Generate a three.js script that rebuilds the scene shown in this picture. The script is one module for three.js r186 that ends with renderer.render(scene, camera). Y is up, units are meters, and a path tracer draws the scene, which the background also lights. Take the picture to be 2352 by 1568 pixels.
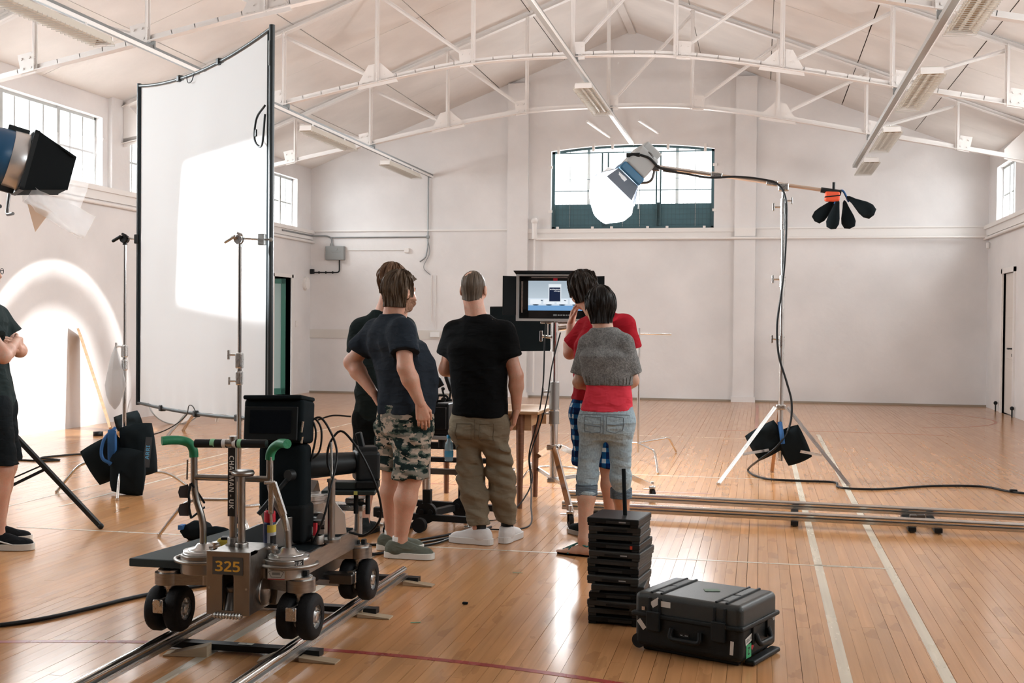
import * as THREE from 'three';
import { RoundedBoxGeometry } from 'three/addons/geometries/RoundedBoxGeometry.js';
import { mergeGeometries } from 'three/addons/utils/BufferGeometryUtils.js';
import { RectAreaLightUniformsLib } from 'three/addons/lights/RectAreaLightUniformsLib.js';

// ---------------------------------------------------------------- camera, sky, lights, exposure
RectAreaLightUniformsLib.init();
const scene = new THREE.Scene();
const renderer = new THREE.WebGLRenderer({ antialias: true });
renderer.toneMapping = THREE.LinearToneMapping;
renderer.toneMappingExposure = 1.25;
renderer.shadowMap.enabled = true;
const camera = new THREE.PerspectiveCamera(31.825, 2352 / 1568, 0.1, 120);
camera.position.set(0, 1.5, 0);
camera.up.set(-0.01206, 0.99983, -0.01389);
camera.lookAt(-0.20244, 1.5 - 0.01604, -0.97916);
scene.background = new THREE.Color(0.93, 0.97, 1.0);   // even overcast sky
scene.backgroundIntensity = 2.2;
const WINDOW_NITS = 15;           // daylight through each frosted side window
const X0 = -9.2, X1 = 4.15, Z0 = -23.65, Z1 = 5.0, EAVE = 4.65, RIDGE = 7.25, XM = (X0 + X1) / 2;
const SILL = 3.37, HEAD = 4.36;

// ---------------------------------------------------------------- helpers
const V = (x, y, z) => new THREE.Vector3(x, y, z);
const C = (r, g, b) => new THREE.Color().setRGB(r, g, b);
function rng(seed) { let s = seed | 0; return () => { s = (s + 0x6d2b79f5) | 0; let t = Math.imul(s ^ (s >>> 15), 1 | s); t = (t + Math.imul(t ^ (t >>> 7), 61 | t)) ^ t; return ((t ^ (t >>> 14)) >>> 0) / 4294967296; }; }
const taken = {};
function numbered(n) { const k = taken[n] = (taken[n] ?? -1) + 1; return k ? `${n}_${String(k).padStart(3, '0')}` : n; }
const clean = (g) => { const a = g.index ? g.toNonIndexed() : g; for (const k of Object.keys(a.attributes)) if (!['position', 'normal', 'uv'].includes(k)) a.deleteAttribute(k); return a; };
const merged = (gs) => { const l = gs.flat(Infinity).filter(Boolean).map(clean); return l.length === 1 ? l[0] : mergeGeometries(l); };
function shadows(m) { m.castShadow = m.receiveShadow = true; return m; }
function part(parent, name, gs, mat, label) {
  const m = shadows(new THREE.Mesh(Array.isArray(gs) ? merged(gs) : gs, mat)); m.name = name; if (label) m.userData.label = label;
  parent.add(m); return m;
}
function tag(o, label, category, group) { o.userData.label = label; o.userData.category = category; if (group) o.userData.group = group; return o; }
function thing(name, label, category, pos = [0, 0, 0], ry = 0, group) {
  const o = new THREE.Group(); o.name = numbered(name); o.position.set(...pos); o.rotation.y = ry; tag(o, label, category, group); scene.add(o); return o;
}
function single(name, gs, mat, label, category, group) { const m = part(scene, numbered(name), gs, mat); return tag(m, label, category, group); }
function structure(name, gs, mat, label) { const m = part(scene, name, gs, mat); m.userData.kind = 'structure'; if (label) m.userData.label = label; m.userData.category = name.split('_')[0]; return m; }
// geometry
function at(g, p = [0, 0, 0], r = [0, 0, 0]) { if (r[0] || r[1] || r[2]) g.applyMatrix4(new THREE.Matrix4().makeRotationFromEuler(new THREE.Euler(...r))); g.translate(...p); return g; }
const box = (w, h, d, p, r) => at(new THREE.BoxGeometry(w, h, d), p, r);
const span = (x0, x1, y0, y1, z0, z1) => box(Math.abs(x1 - x0), Math.abs(y1 - y0), Math.abs(z1 - z0), [(x0 + x1) / 2, (y0 + y1) / 2, (z0 + z1) / 2]);
const rbox = (w, h, d, rad, p, r, seg = 2) => at(new RoundedBoxGeometry(w, h, d, seg, Math.min(rad, w / 2.01, h / 2.01, d / 2.01)), p, r);
const ball = (r, p, s = [1, 1, 1], n = 16) => { const g = new THREE.SphereGeometry(r, n, Math.max(6, n * 0.7 | 0)); g.scale(...s); g.translate(...p); return g; };
function aim(g, a, b) { const d = V(...b).sub(V(...a)), q = new THREE.Quaternion().setFromUnitVectors(V(0, 1, 0), d.clone().normalize()); g.applyMatrix4(new THREE.Matrix4().makeRotationFromQuaternion(q)); g.translate((a[0] + b[0]) / 2, (a[1] + b[1]) / 2, (a[2] + b[2]) / 2); return g; }
const dist = (a, b) => Math.hypot(a[0] - b[0], a[1] - b[1], a[2] - b[2]);
const bar = (a, b, r, r2 = r, n = 12) => aim(new THREE.CylinderGeometry(r2, r, dist(a, b), n), a, b);
const disc = (r, h, p, rot, n = 24) => at(new THREE.CylinderGeometry(r, r, h, n), p, rot);
// box beam from a to b; w along `side`, h across
function beam(a, b, w, h, side = [0, 0, 1]) {
  const y = V(...b).sub(V(...a)).normalize(), s = V(...side), z = s.clone().sub(y.clone().multiplyScalar(s.dot(y))).normalize(), x = y.clone().cross(z);
  const g = new THREE.BoxGeometry(h, dist(a, b), w); g.applyMatrix4(new THREE.Matrix4().makeBasis(x, y, z)); g.translate((a[0] + b[0]) / 2, (a[1] + b[1]) / 2, (a[2] + b[2]) / 2); return g;
}
const tube = (pts, r, seg = pts.length * 8, n = 8, closed = false) => new THREE.TubeGeometry(new THREE.CatmullRomCurve3(pts.map((p) => V(...p)), closed, 'centripetal'), seg, r, n, closed);
// bent pipe: straight runs with rounded corners
function pipe(pts, r, fillet = 0.06, n = 10) {
  const path = new THREE.CurvePath(), P = pts.map((p) => V(...p)); let from = P[0];
  for (let i = 1; i < P.length; i++) {
    if (i === P.length - 1) { path.add(new THREE.LineCurve3(from, P[i])); break; }
    const u = P[i].clone().sub(P[i - 1]), v = P[i + 1].clone().sub(P[i]), f = Math.min(fillet, u.length() * 0.45, v.length() * 0.45);
    const a = P[i].clone().sub(u.normalize().multiplyScalar(f)), b = P[i].clone().add(v.normalize().multiplyScalar(f));
    path.add(new THREE.LineCurve3(from, a)); path.add(new THREE.QuadraticBezierCurve3(a, P[i], b)); from = b;
  }
  const L = [], N = pts.length * 14; for (let i = 0; i <= N; i++) L.push(path.getPointAt(i / N));
  return capped(L, r, n);
}
function capped(L, r, n = 10) {
  const g = new THREE.TubeGeometry(new THREE.CatmullRomCurve3(L, false, 'centripetal'), L.length - 1, r, n, false);
  const cap = (a, b) => { const e = a.clone().add(a.clone().sub(b).setLength(0.001)); return bar(a.toArray(), e.toArray(), r, r, n); };
  return merged([g, cap(L[0], L[1]), cap(L.at(-1), L.at(-2))]);
}
const lathe = (pts, p = [0, 0, 0], r = [0, 0, 0], n = 32) => at(new THREE.LatheGeometry(pts.map(([x, y]) => new THREE.Vector2(x, y)), n), p, r);
function shape2(pts) { const s = new THREE.Shape(); pts.forEach(([x, y], i) => (i ? s.lineTo(x, y) : s.moveTo(x, y))); s.closePath(); return s; }
function ext(pts, depth, bevel = 0, p, r) { const s = Array.isArray(pts) ? shape2(pts) : pts; const g = new THREE.ExtrudeGeometry(s, { depth: depth - 2 * bevel, bevelEnabled: bevel > 0, bevelThickness: bevel, bevelSize: bevel, bevelOffset: -bevel, bevelSegments: 2, curveSegments: 20 }); g.translate(0, 0, -depth / 2 + bevel); return at(g, p, r); }
// uv in metres from the position, by the main direction of the normal
function metreUV(g, k = 1) {
  const a = clean(g), p = a.attributes.position, n = a.attributes.normal, uv = new Float32Array(p.count * 2);
  for (let i = 0; i < p.count; i++) { const x = Math.abs(n.getX(i)), y = Math.abs(n.getY(i)), z = Math.abs(n.getZ(i));
    if (y >= x && y >= z) { uv[2 * i] = p.getX(i) * k; uv[2 * i + 1] = p.getZ(i) * k; } else if (x >= z) { uv[2 * i] = p.getZ(i) * k; uv[2 * i + 1] = p.getY(i) * k; } else { uv[2 * i] = p.getX(i) * k; uv[2 * i + 1] = p.getY(i) * k; } }
  a.setAttribute('uv', new THREE.BufferAttribute(uv, 2)); return a;
}
// ---------------------------------------------------------------- noise and textures
const hash = (x, y, s = 0) => { let h = Math.imul(x | 0, 374761393) + Math.imul(y | 0, 668265263) + Math.imul(s | 0, 2147483647 % 982451653); h = Math.imul(h ^ (h >>> 13), 1274126177); return ((h ^ (h >>> 16)) >>> 0) / 4294967296; };
function vnoise(x, y, px, py, s) { const xi = Math.floor(x), yi = Math.floor(y), fx = x - xi, fy = y - yi, u = fx * fx * (3 - 2 * fx), v = fy * fy * (3 - 2 * fy), w = (a, m) => ((a % m) + m) % m;
  const a = hash(w(xi, px), w(yi, py), s), b = hash(w(xi + 1, px), w(yi, py), s), c = hash(w(xi, px), w(yi + 1, py), s), d = hash(w(xi + 1, px), w(yi + 1, py), s); return a + (b - a) * u + (c - a) * v + (a - b - c + d) * u * v; }
const fbm = (u, v, fx, fy, oct, s) => { let t = 0, a = 0.5, n = 0; for (let i = 0; i < oct; i++) { t += a * vnoise(u * fx, v * fy, fx, fy, s + i); n += a; a *= 0.5; fx *= 2; fy *= 2; } return t / n; };
function n3(x, y, z) { const xi = Math.floor(x), yi = Math.floor(y), zi = Math.floor(z), f = (t) => t * t * (3 - 2 * t), u = f(x - xi), v = f(y - yi), w = f(z - zi), h = (a, b, c) => hash(xi + a, yi + b, (zi + c) * 57 + 11), L = (a, b, t) => a + (b - a) * t;
  return L(L(L(h(0, 0, 0), h(1, 0, 0), u), L(h(0, 1, 0), h(1, 1, 0), u), v), L(L(h(0, 0, 1), h(1, 0, 1), u), L(h(0, 1, 1), h(1, 1, 1), u), v), w); }
function dataTex(w, h, fn, srgb = false) {
  const d = new Uint8Array(w * h * 4);
  for (let y = 0; y < h; y++) for (let x = 0; x < w; x++) { const c = fn(x / w, y / h, x, y), i = (y * w + x) * 4; const a = typeof c === 'number' ? [c, c, c] : c; for (let k = 0; k < 3; k++) d[i + k] = Math.max(0, Math.min(255, Math.round(a[k] * 255))); d[i + 3] = 255; }
  const t = new THREE.DataTexture(d, w, h); t.wrapS = t.wrapT = THREE.RepeatWrapping; t.magFilter = THREE.LinearFilter; t.minFilter = THREE.LinearMipmapLinearFilter; t.generateMipmaps = true; if (srgb) t.colorSpace = THREE.SRGBColorSpace; t.needsUpdate = true; return t;
}
function repeated(t, x, y = x) { const c = t.clone(); c.repeat.set(x, y); c.needsUpdate = true; return c; }
function canvasTex(w, h, draw) { const c = document.createElement('canvas'); c.width = w; c.height = h; draw(c.getContext('2d'), w, h); const t = new THREE.CanvasTexture(c); t.colorSpace = THREE.SRGBColorSpace; t.magFilter = THREE.LinearFilter; return t; }
const std = (color, roughness = 0.6, metalness = 0, extra = {}) => new THREE.MeshStandardMaterial({ color: Array.isArray(color) ? C(...color) : color, roughness, metalness, ...extra });
const phys = (color, extra) => new THREE.MeshPhysicalMaterial({ color: Array.isArray(color) ? C(...color) : color, ...extra });

const T = {};
T.paint = dataTex(512, 512, (u, v) => 0.9 + 0.1 * fbm(u, v, 6, 6, 5, 3), true);
T.fine = dataTex(512, 512, (u, v) => fbm(u, v, 48, 48, 4, 7));
T.coarse = dataTex(512, 512, (u, v) => fbm(u, v, 5, 5, 5, 41));
T.brush = dataTex(256, 256, (u, v) => 0.55 + 0.45 * fbm(u, v, 4, 64, 3, 15));
T.scuff = dataTex(512, 512, (u, v) => { const a = fbm(u, v, 7, 7, 5, 5); return a > 0.62 ? 1 : 0.75 + 0.3 * a; });
T.cloth = dataTex(256, 256, (u, v) => 0.5 + 0.25 * Math.sin(u * 2 * Math.PI * 64) * Math.sin(v * 2 * Math.PI * 64) + 0.4 * (fbm(u, v, 16, 16, 3, 9) - 0.5));
T.metal = dataTex(256, 256, (u, v) => 0.7 + 0.3 * fbm(u, v, 12, 12, 4, 77));

const M = {
  wall: std([0.815, 0.785, 0.775], 0.75, 0, { map: repeated(T.paint, 0.22), bumpMap: repeated(T.coarse, 0.9), bumpScale: 0.006 }),
  roof: std([0.79, 0.735, 0.695], 0.8, 0, { map: repeated(T.paint, 0.3), bumpMap: repeated(T.coarse, 1.2), bumpScale: 0.005 }),
  steelWhite: std([0.76, 0.72, 0.695], 0.5, 0, { bumpMap: T.coarse, bumpScale: 0.001 }),
  trim: std([0.78, 0.745, 0.72], 0.6),
  shadowGap: std([0.12, 0.09, 0.07], 0.9),
  frameGrey: std([0.42, 0.43, 0.42], 0.6),
  tealFrame: std([0.045, 0.10, 0.115], 0.55),
  tealBoard: std([0.075, 0.165, 0.195], 0.6, 0, { map: T.paint }),
  frosted: phys([0.97, 0.985, 0.985], { roughness: 0.22, transmission: 1, thickness: 0, ior: 1.3 }),
  clear: phys([1, 1, 1], { roughness: 0.02, transmission: 1, thickness: 0, ior: 1.45 }),
  galv: std([0.30, 0.31, 0.31], 0.45, 0.7, { map: T.metal }),
  chrome: std([0.75, 0.75, 0.74], 0.16, 1, { roughnessMap: T.brush }),
  alu: std([0.62, 0.62, 0.61], 0.32, 1, { roughnessMap: T.scuff }),
  steel: std([0.40, 0.38, 0.355], 0.36, 1, { roughnessMap: T.scuff, map: T.metal }),
  darkSteel: std([0.16, 0.155, 0.15], 0.4, 1, { roughnessMap: T.scuff }),
  rail: std([0.66, 0.65, 0.63], 0.2, 1, { roughnessMap: T.brush }),
  black: phys([0.010, 0.012, 0.013], { roughness: 0.45, specularIntensity: 0.5 }),
  blackGloss: std([0.01, 0.011, 0.012], 0.25),
  blackMatte: phys([0.009, 0.011, 0.012], { roughness: 0.85, specularIntensity: 0.25 }),
  rubber: phys([0.009, 0.009, 0.010], { roughness: 0.6, specularIntensity: 0.4, bumpMap: repeated(T.fine, 4), bumpScale: 0.0008 }),
  cable: phys([0.007, 0.008, 0.009], { roughness: 0.45, specularIntensity: 0.6 }),
  blackCloth: phys([0.008, 0.012, 0.014], { roughness: 0.95, specularIntensity: 0.2, bumpMap: repeated(T.cloth, 6), bumpScale: 0.001 }),
  green: std([0.012, 0.20, 0.085], 0.5, 0, { bumpMap: T.coarse, bumpScale: 0.002 }),
  whitePlastic: std([0.78, 0.78, 0.77], 0.5),
  cream: std([0.62, 0.58, 0.50], 0.5),
  greyBox: std([0.27, 0.28, 0.275], 0.55),
  blueStrap: std([0.012, 0.09, 0.26], 0.7),
  red: std([0.50, 0.012, 0.03], 0.4),
};
// ================================================================ floor: narrow maple boards along the hall
const floorBed = structure('floor', metreUV(span(X0 - 0.4, X1 + 0.4, -0.3, -0.022, Z0 - 0.4, Z1 + 0.4)), std([0.05, 0.03, 0.018], 0.9), 'narrow varnished hardwood strip floor of a sports hall');
{
  const wood = dataTex(512, 1024, (u, v) => { const g = fbm(u, v, 24, 3, 4, 21), l = fbm(u, v, 60, 4, 3, 90), p = fbm(u, v, 3, 4, 4, 33); const k = 0.88 + 0.10 * g + 0.06 * (l - 0.5) + 0.08 * (p - 0.5); const gr = fbm(u, v, 5, 5, 5, 62) > 0.68 ? 0.93 : 1; return [k * gr, k * gr * 0.985, k * gr * 0.96]; }, true);
  const gloss = dataTex(512, 512, (u, v) => { const a = fbm(u, v, 6, 6, 5, 51), b = fbm(u, v, 40, 10, 3, 17); return Math.min(1, 0.74 + 0.26 * (a - 0.35) + 0.1 * b); });
  const wav = dataTex(512, 512, (u, v) => fbm(u, v, 8, 3, 4, 87));
  const mat = std([1, 1, 1], 0.22, 0, { vertexColors: true, map: repeated(wood, 1.6, 0.55), roughnessMap: repeated(gloss, 0.6, 0.35), bumpMap: repeated(wav, 1.3, 0.5), bumpScale: 0.0005 });
  const R = rng(5), W = 0.0635, boards = [], v = V(0, 0, 0); camera.updateMatrixWorld(); camera.aspect = 1.5; camera.updateProjectionMatrix();
  for (let x = X0, col = 0; x < X1 - 0.01; x += W, col++) {
    let z = Z1 - R() * 2;
    const lean = R();
    while (z > Z0) {
      const len = 0.9 + R() * 2.1, z1 = Math.max(Z0, z - len), w = Math.min(W, X1 - x) - 0.0007 - (lean > 0.55 ? 0.0018 : 0) * R() - (R() > 0.8 ? 0.0012 : 0);
      const tone = 0.94 + 0.12 * R(), warm = (R() - 0.5) * 0.06;
      let score = 0;
      for (const t of [0.1, 0.5, 0.9]) { v.set(x + W / 2, 0, z + (z1 - z) * t).project(camera); const d = -(z + (z1 - z) * t); if (d > 3 && Math.abs(v.x) < 1.02 && Math.abs(v.y) < 1.03) score += len / (d * d * d); }
      boards.push({ x: x + w / 2, w, z0: z, z1: z1 + 0.0012 + (R() > 0.8 ? 0.0015 : 0), h: (R() - 0.5) * 0.0003, c: [0.575 * tone * (1 + warm), 0.298 * tone, 0.135 * tone * (1 - warm)], u: R() * 9, score });
      z = z1;
    }
  }
  const make = (b) => {
    const L = b.z0 - b.z1, g = new THREE.BoxGeometry(b.w, 0.02, L); g.translate(b.x, -0.01 + b.h, (b.z0 + b.z1) / 2);
    const a = metreUV(g), uv = a.attributes.uv, col = new Float32Array(uv.count * 3);
    for (let i = 0; i < uv.count; i++) { uv.setXY(i, uv.getX(i) + b.u, uv.getY(i) + b.u * 3.7); col.set(b.c, i * 3); }
    a.setAttribute('color', new THREE.BufferAttribute(col, 3)); return a;
  };
  boards.sort((a, b) => b.score - a.score);
  boards.slice(0, 300).forEach((b) => part(floorBed, 'floorboard', make(b), mat));
  const rest = shadows(new THREE.Mesh(mergeGeometries(boards.slice(300).map(make)), mat)); rest.name = 'floorboards'; rest.userData.kind = 'stuff'; floorBed.add(rest);
  // court lines, painted in a thin film on the boards
  const white = std([0.66, 0.60, 0.50], 0.33, 0, { map: repeated(wood, 1.6, 0.55), roughnessMap: repeated(gloss, 0.6, 0.35) }), redp = std([0.36, 0.055, 0.05], 0.33, 0, { map: repeated(wood, 1.6, 0.55), roughnessMap: repeated(gloss, 0.6, 0.35) }), pinkp = std([0.44, 0.19, 0.13], 0.35, 0, { map: repeated(wood, 1.6, 0.55) });
  const line = (x0, x1, z0, z1, m = white) => part(floorBed, 'court_line', metreUV(span(x0, x1, 0.0003, 0.0012, z0, z1)), m);
  line(0.352, 0.402, Z1, -17.4); line(0.776, 0.828, Z1, -16.9); line(-2.435, -2.385, Z1, -7.4);
  line(-5.2, 0.776, -7.69, -7.665); line(-1.9, 0.35, -11.87, -11.84); line(-3.0, 0.352, -16.02, -15.985);
  line(-5.86, -5.83, -8.5, -17); line(-5.46, -5.43, -8.6, -12); line(0.352, 0.776, -7.705, -7.68);
  const arc = (cx, cz, r, a0, a1, w, m) => { const s = new THREE.Shape(), n = 60; for (let i = 0; i <= n; i++) { const a = a0 + (a1 - a0) * i / n; s[i ? 'lineTo' : 'moveTo'](cx + Math.cos(a) * (r + w), cz + Math.sin(a) * (r + w)); } for (let i = n; i >= 0; i--) { const a = a0 + (a1 - a0) * i / n; s.lineTo(cx + Math.cos(a) * r, cz + Math.sin(a) * r); }
    const g = new THREE.ExtrudeGeometry(s, { depth: 0.0009, bevelEnabled: false }); g.rotateX(Math.PI / 2); g.translate(0, 0.0012, 0); part(floorBed, 'court_line', metreUV(g), m); };
  arc(-1.95, -0.2, 4.93, Math.PI * 1.5 - 0.34, Math.PI * 1.5 + 0.42, 0.042, redp);
  arc(1.9, -20.2, 1.75, -1.0, 1.3, 0.04, pinkp); arc(1.2, -12.2, 5.2, Math.PI * 1.5 - 0.34, Math.PI * 1.5 + 0.25, 0.04, pinkp);
  line(-0.05, 0.0, -17.2, -22.8, pinkp); line(-0.62, -0.42, -9.5, -9.46, redp); line(-4.6, -0.4, -10.72, -10.68, pinkp);
}
// ================================================================ walls
const BAY = 3.85, TRUSS_Z = []; for (let z = -19.85; z < Z1; z += BAY) TRUSS_Z.push(z);
const sideWindows = [];                                  // [z far, z near]
sideWindows.push([-22.9, -21.3]);
for (let k = 0; k < 5; k++) { const f = -19.85 + BAY * k; sideWindows.push([f + 0.44, f + BAY - 0.28]); }
const doorL = { z0: -22.58, z1: -21.70, h: 2.35 }, doorR = { z0: -22.15, z1: -21.2, h: 2.42 };
function sideWall(x, out, door, withDoor) {                   // out: direction away from the room
  const a = x, b = x + out * 0.35, g = [], put = (y0, y1, z0, z1) => g.push(span(a, b, y0, y1, z0, z1));
  if (withDoor) { put(0, SILL, Z0, door.z0); put(door.h, SILL, door.z0, door.z1); put(0, SILL, door.z1, Z1); } else put(0, SILL, Z0, Z1);
  put(HEAD, EAVE + 0.14, Z0, Z1);
  let z = Z0; for (const [f, n] of sideWindows) { put(SILL, HEAD, z, f); z = n; } put(SILL, HEAD, z, Z1);
  return metreUV(merged(g));
}
const wallLeft = structure('wall_left', sideWall(X0, -1, doorL, true), M.wall, 'white painted long wall with a row of high windows');
const wallRight = structure('wall_right', sideWall(X1, 1, doorR, true), M.wall, 'white painted long wall with high windows and a narrow door');
{
  const s = shape2([[X0 - 0.35, 0], [X1 + 0.35, 0], [X1 + 0.35, EAVE - 0.1], [XM, RIDGE + 0.05], [X0 - 0.35, EAVE - 0.1]].map(([x, y]) => [x, y]));
  const h = new THREE.Path(); h.moveTo(-4.12, 3.37); h.lineTo(-0.90, 3.37); h.lineTo(-0.90, 4.92); h.quadraticCurveTo(-2.51, 5.14, -4.12, 4.92); h.closePath(); s.holes.push(h);
  const g = new THREE.ExtrudeGeometry(s, { depth: 0.35, bevelEnabled: false, curveSegments: 24 }); g.translate(0, 0, Z0 - 0.35);
  const wallBack = structure('wall_back', metreUV(merged([g])), M.wall, 'white painted gable wall with an arched window and two pilasters');
  part(wallBack, 'pilaster', metreUV(merged([span(-4.99, -4.57, 0, 6.28, Z0, Z0 + 0.11), span(-5.02, -4.54, 0, 0.1, Z0, Z0 + 0.14)])), M.wall);
  part(wallBack, 'pilaster', metreUV(merged([span(-0.5, -0.1, 0, 6.28, Z0, Z0 + 0.11), span(-0.53, -0.07, 0, 0.1, Z0, Z0 + 0.14)])), M.wall);
  const f = shape2([[X0 - 0.35, 0], [X1 + 0.35, 0], [X1 + 0.35, EAVE - 0.1], [XM, RIDGE + 0.05], [X0 - 0.35, EAVE - 0.1]]);
  const gf = new THREE.ExtrudeGeometry(f, { depth: 0.35, bevelEnabled: false }); gf.translate(0, 0, Z1);
  structure('wall_front', metreUV(merged([gf])), M.wall, 'end wall behind the viewpoint');
  const cu = thing('stage_curtain', 'dark stage curtain across the end wall behind the viewpoint', 'curtain', [0, 0, Z1 - 0.25]); for (let k = 0; k < 12; k++) { const w = (X1 - X0 - 0.3) / 12, g = new THREE.PlaneGeometry(w, 5.2, 24, 1), a = g.attributes.position; for (let i = 0; i < a.count; i++) a.setZ(i, 0.09 * Math.sin(a.getX(i) / w * Math.PI * 8)); g.computeVertexNormals(); g.translate(X0 + 0.15 + w * (k + 0.5), 2.6, 0); part(cu, 'curtain_width', [g], phys([0.035, 0.03, 0.03], { roughness: 1, side: THREE.DoubleSide })); }
}
// truss piers and ledges of the long walls
for (const [w, x, d] of [[wallLeft, X0, 1], [wallRight, X1, -1]]) {
  for (const z of TRUSS_Z) part(w, 'pier', metreUV(merged([span(x, x + d * 0.07, SILL, EAVE + 0.05, z - 0.2, z + 0.3)])), M.wall);
  part(w, 'ledge', metreUV(merged([span(x, x + d * 0.09, 3.30, 3.37, Z0, Z1), span(x, x + d * 0.045, 3.18, 3.30, Z0, Z1)])), M.trim);
  part(w, 'pipe', [bar([x + d * 0.07, 3.13, Z0], [x + d * 0.07, 3.13, Z1], 0.026)], M.trim);
}
// ledge and pipes on the gable wall
structure('trim_1', metreUV(merged([span(X0, -4.99, 3.345, 3.375, Z0, Z0 + 0.04), span(-4.57, -0.5, 3.29, 3.37, Z0, Z0 + 0.07), span(-4.57, -0.5, 3.17, 3.29, Z0, Z0 + 0.04), span(-0.1, X1, 3.345, 3.375, Z0, Z0 + 0.05), span(-0.5, -0.1, 3.2, 3.36, Z0, Z0 + 0.135), span(-0.1, X1, 3.18, 3.345, Z0, Z0 + 0.025)])), M.trim, 'thin white ledge along the gable wall');
structure('trim_2', [bar([-4.4, 3.16, Z0 + 0.16], [X1 - 0.05, 3.16, Z0 + 0.16], 0.024), bar([-4.42, 3.16, Z0 + 0.16], [-4.42, 3.5, Z0 + 0.16], 0.05), ball(0.07, [-4.42, 3.52, Z0 + 0.16]), bar([-4.42, 0.1, Z0 + 0.13], [-4.42, 3.16, Z0 + 0.13], 0.02)], M.trim, 'white painted heating pipe along the gable wall');
structure('trim_3', metreUV(merged([span(X0, -5.02, 1.14, 1.32, Z0, Z0 + 0.022)])), std([0.66, 0.625, 0.585], 0.7), 'pale grey wall band on the gable wall');
structure('baseboard_back', metreUV(merged([span(X0, X1, 0, 0.035, Z0, Z0 + 0.03)])), std([0.30, 0.25, 0.2], 0.7));
// ================================================================ roof: white lining panels with open joints
{
  const slopeL = Math.hypot(XM - X0, RIDGE - EAVE), ang = Math.atan2(RIDGE - EAVE, XM - X0);
  const roof = structure('ceiling', merged([-1, 1].map((s) => { const g = box(slopeL + 0.9, 0.1, Z1 - Z0 + 1.2, [0, 0.09, 0]); g.rotateZ(s < 0 ? ang : -ang); g.translate(XM + s * (XM - X0) / 2, (RIDGE + EAVE) / 2 + 0.02, (Z0 + Z1) / 2); return g; })), M.shadowGap, 'white boarded gable roof lining');
  const R = rng(31), panel = [];
  for (const s of [-1, 1]) { const N = 5; for (let i = 0; i < N; i++) for (let k = -1; k < 7; k++) for (let q = 0; q < 2; q++) {
    const z0 = Math.max(Z0, -19.85 + BAY * k + q * BAY / 2), z1 = Math.min(Z1, z0 + BAY / 2); if (z1 - z0 < 0.3) continue;
    const w = slopeL / N, c = (i + 0.5) * w - slopeL / 2, gap = 0.008 + R() * 0.012, g = box(w - gap, 0.022, z1 - z0 - (q ? 0.012 : 0.006), [s < 0 ? c : -c, 0.012 + (R() - 0.5) * 0.006, (z0 + z1) / 2]);
    g.rotateZ(s < 0 ? ang : -ang); g.translate(XM + s * (XM - X0) / 2, (RIDGE + EAVE) / 2, 0); part(roof, 'panel', metreUV(g), M.roof);
  } }
  part(roof, 'ridge_board', metreUV(span(XM - 0.07, XM + 0.07, RIDGE - 0.06, RIDGE - 0.02, Z0, Z1)), M.roof);
}
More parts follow.
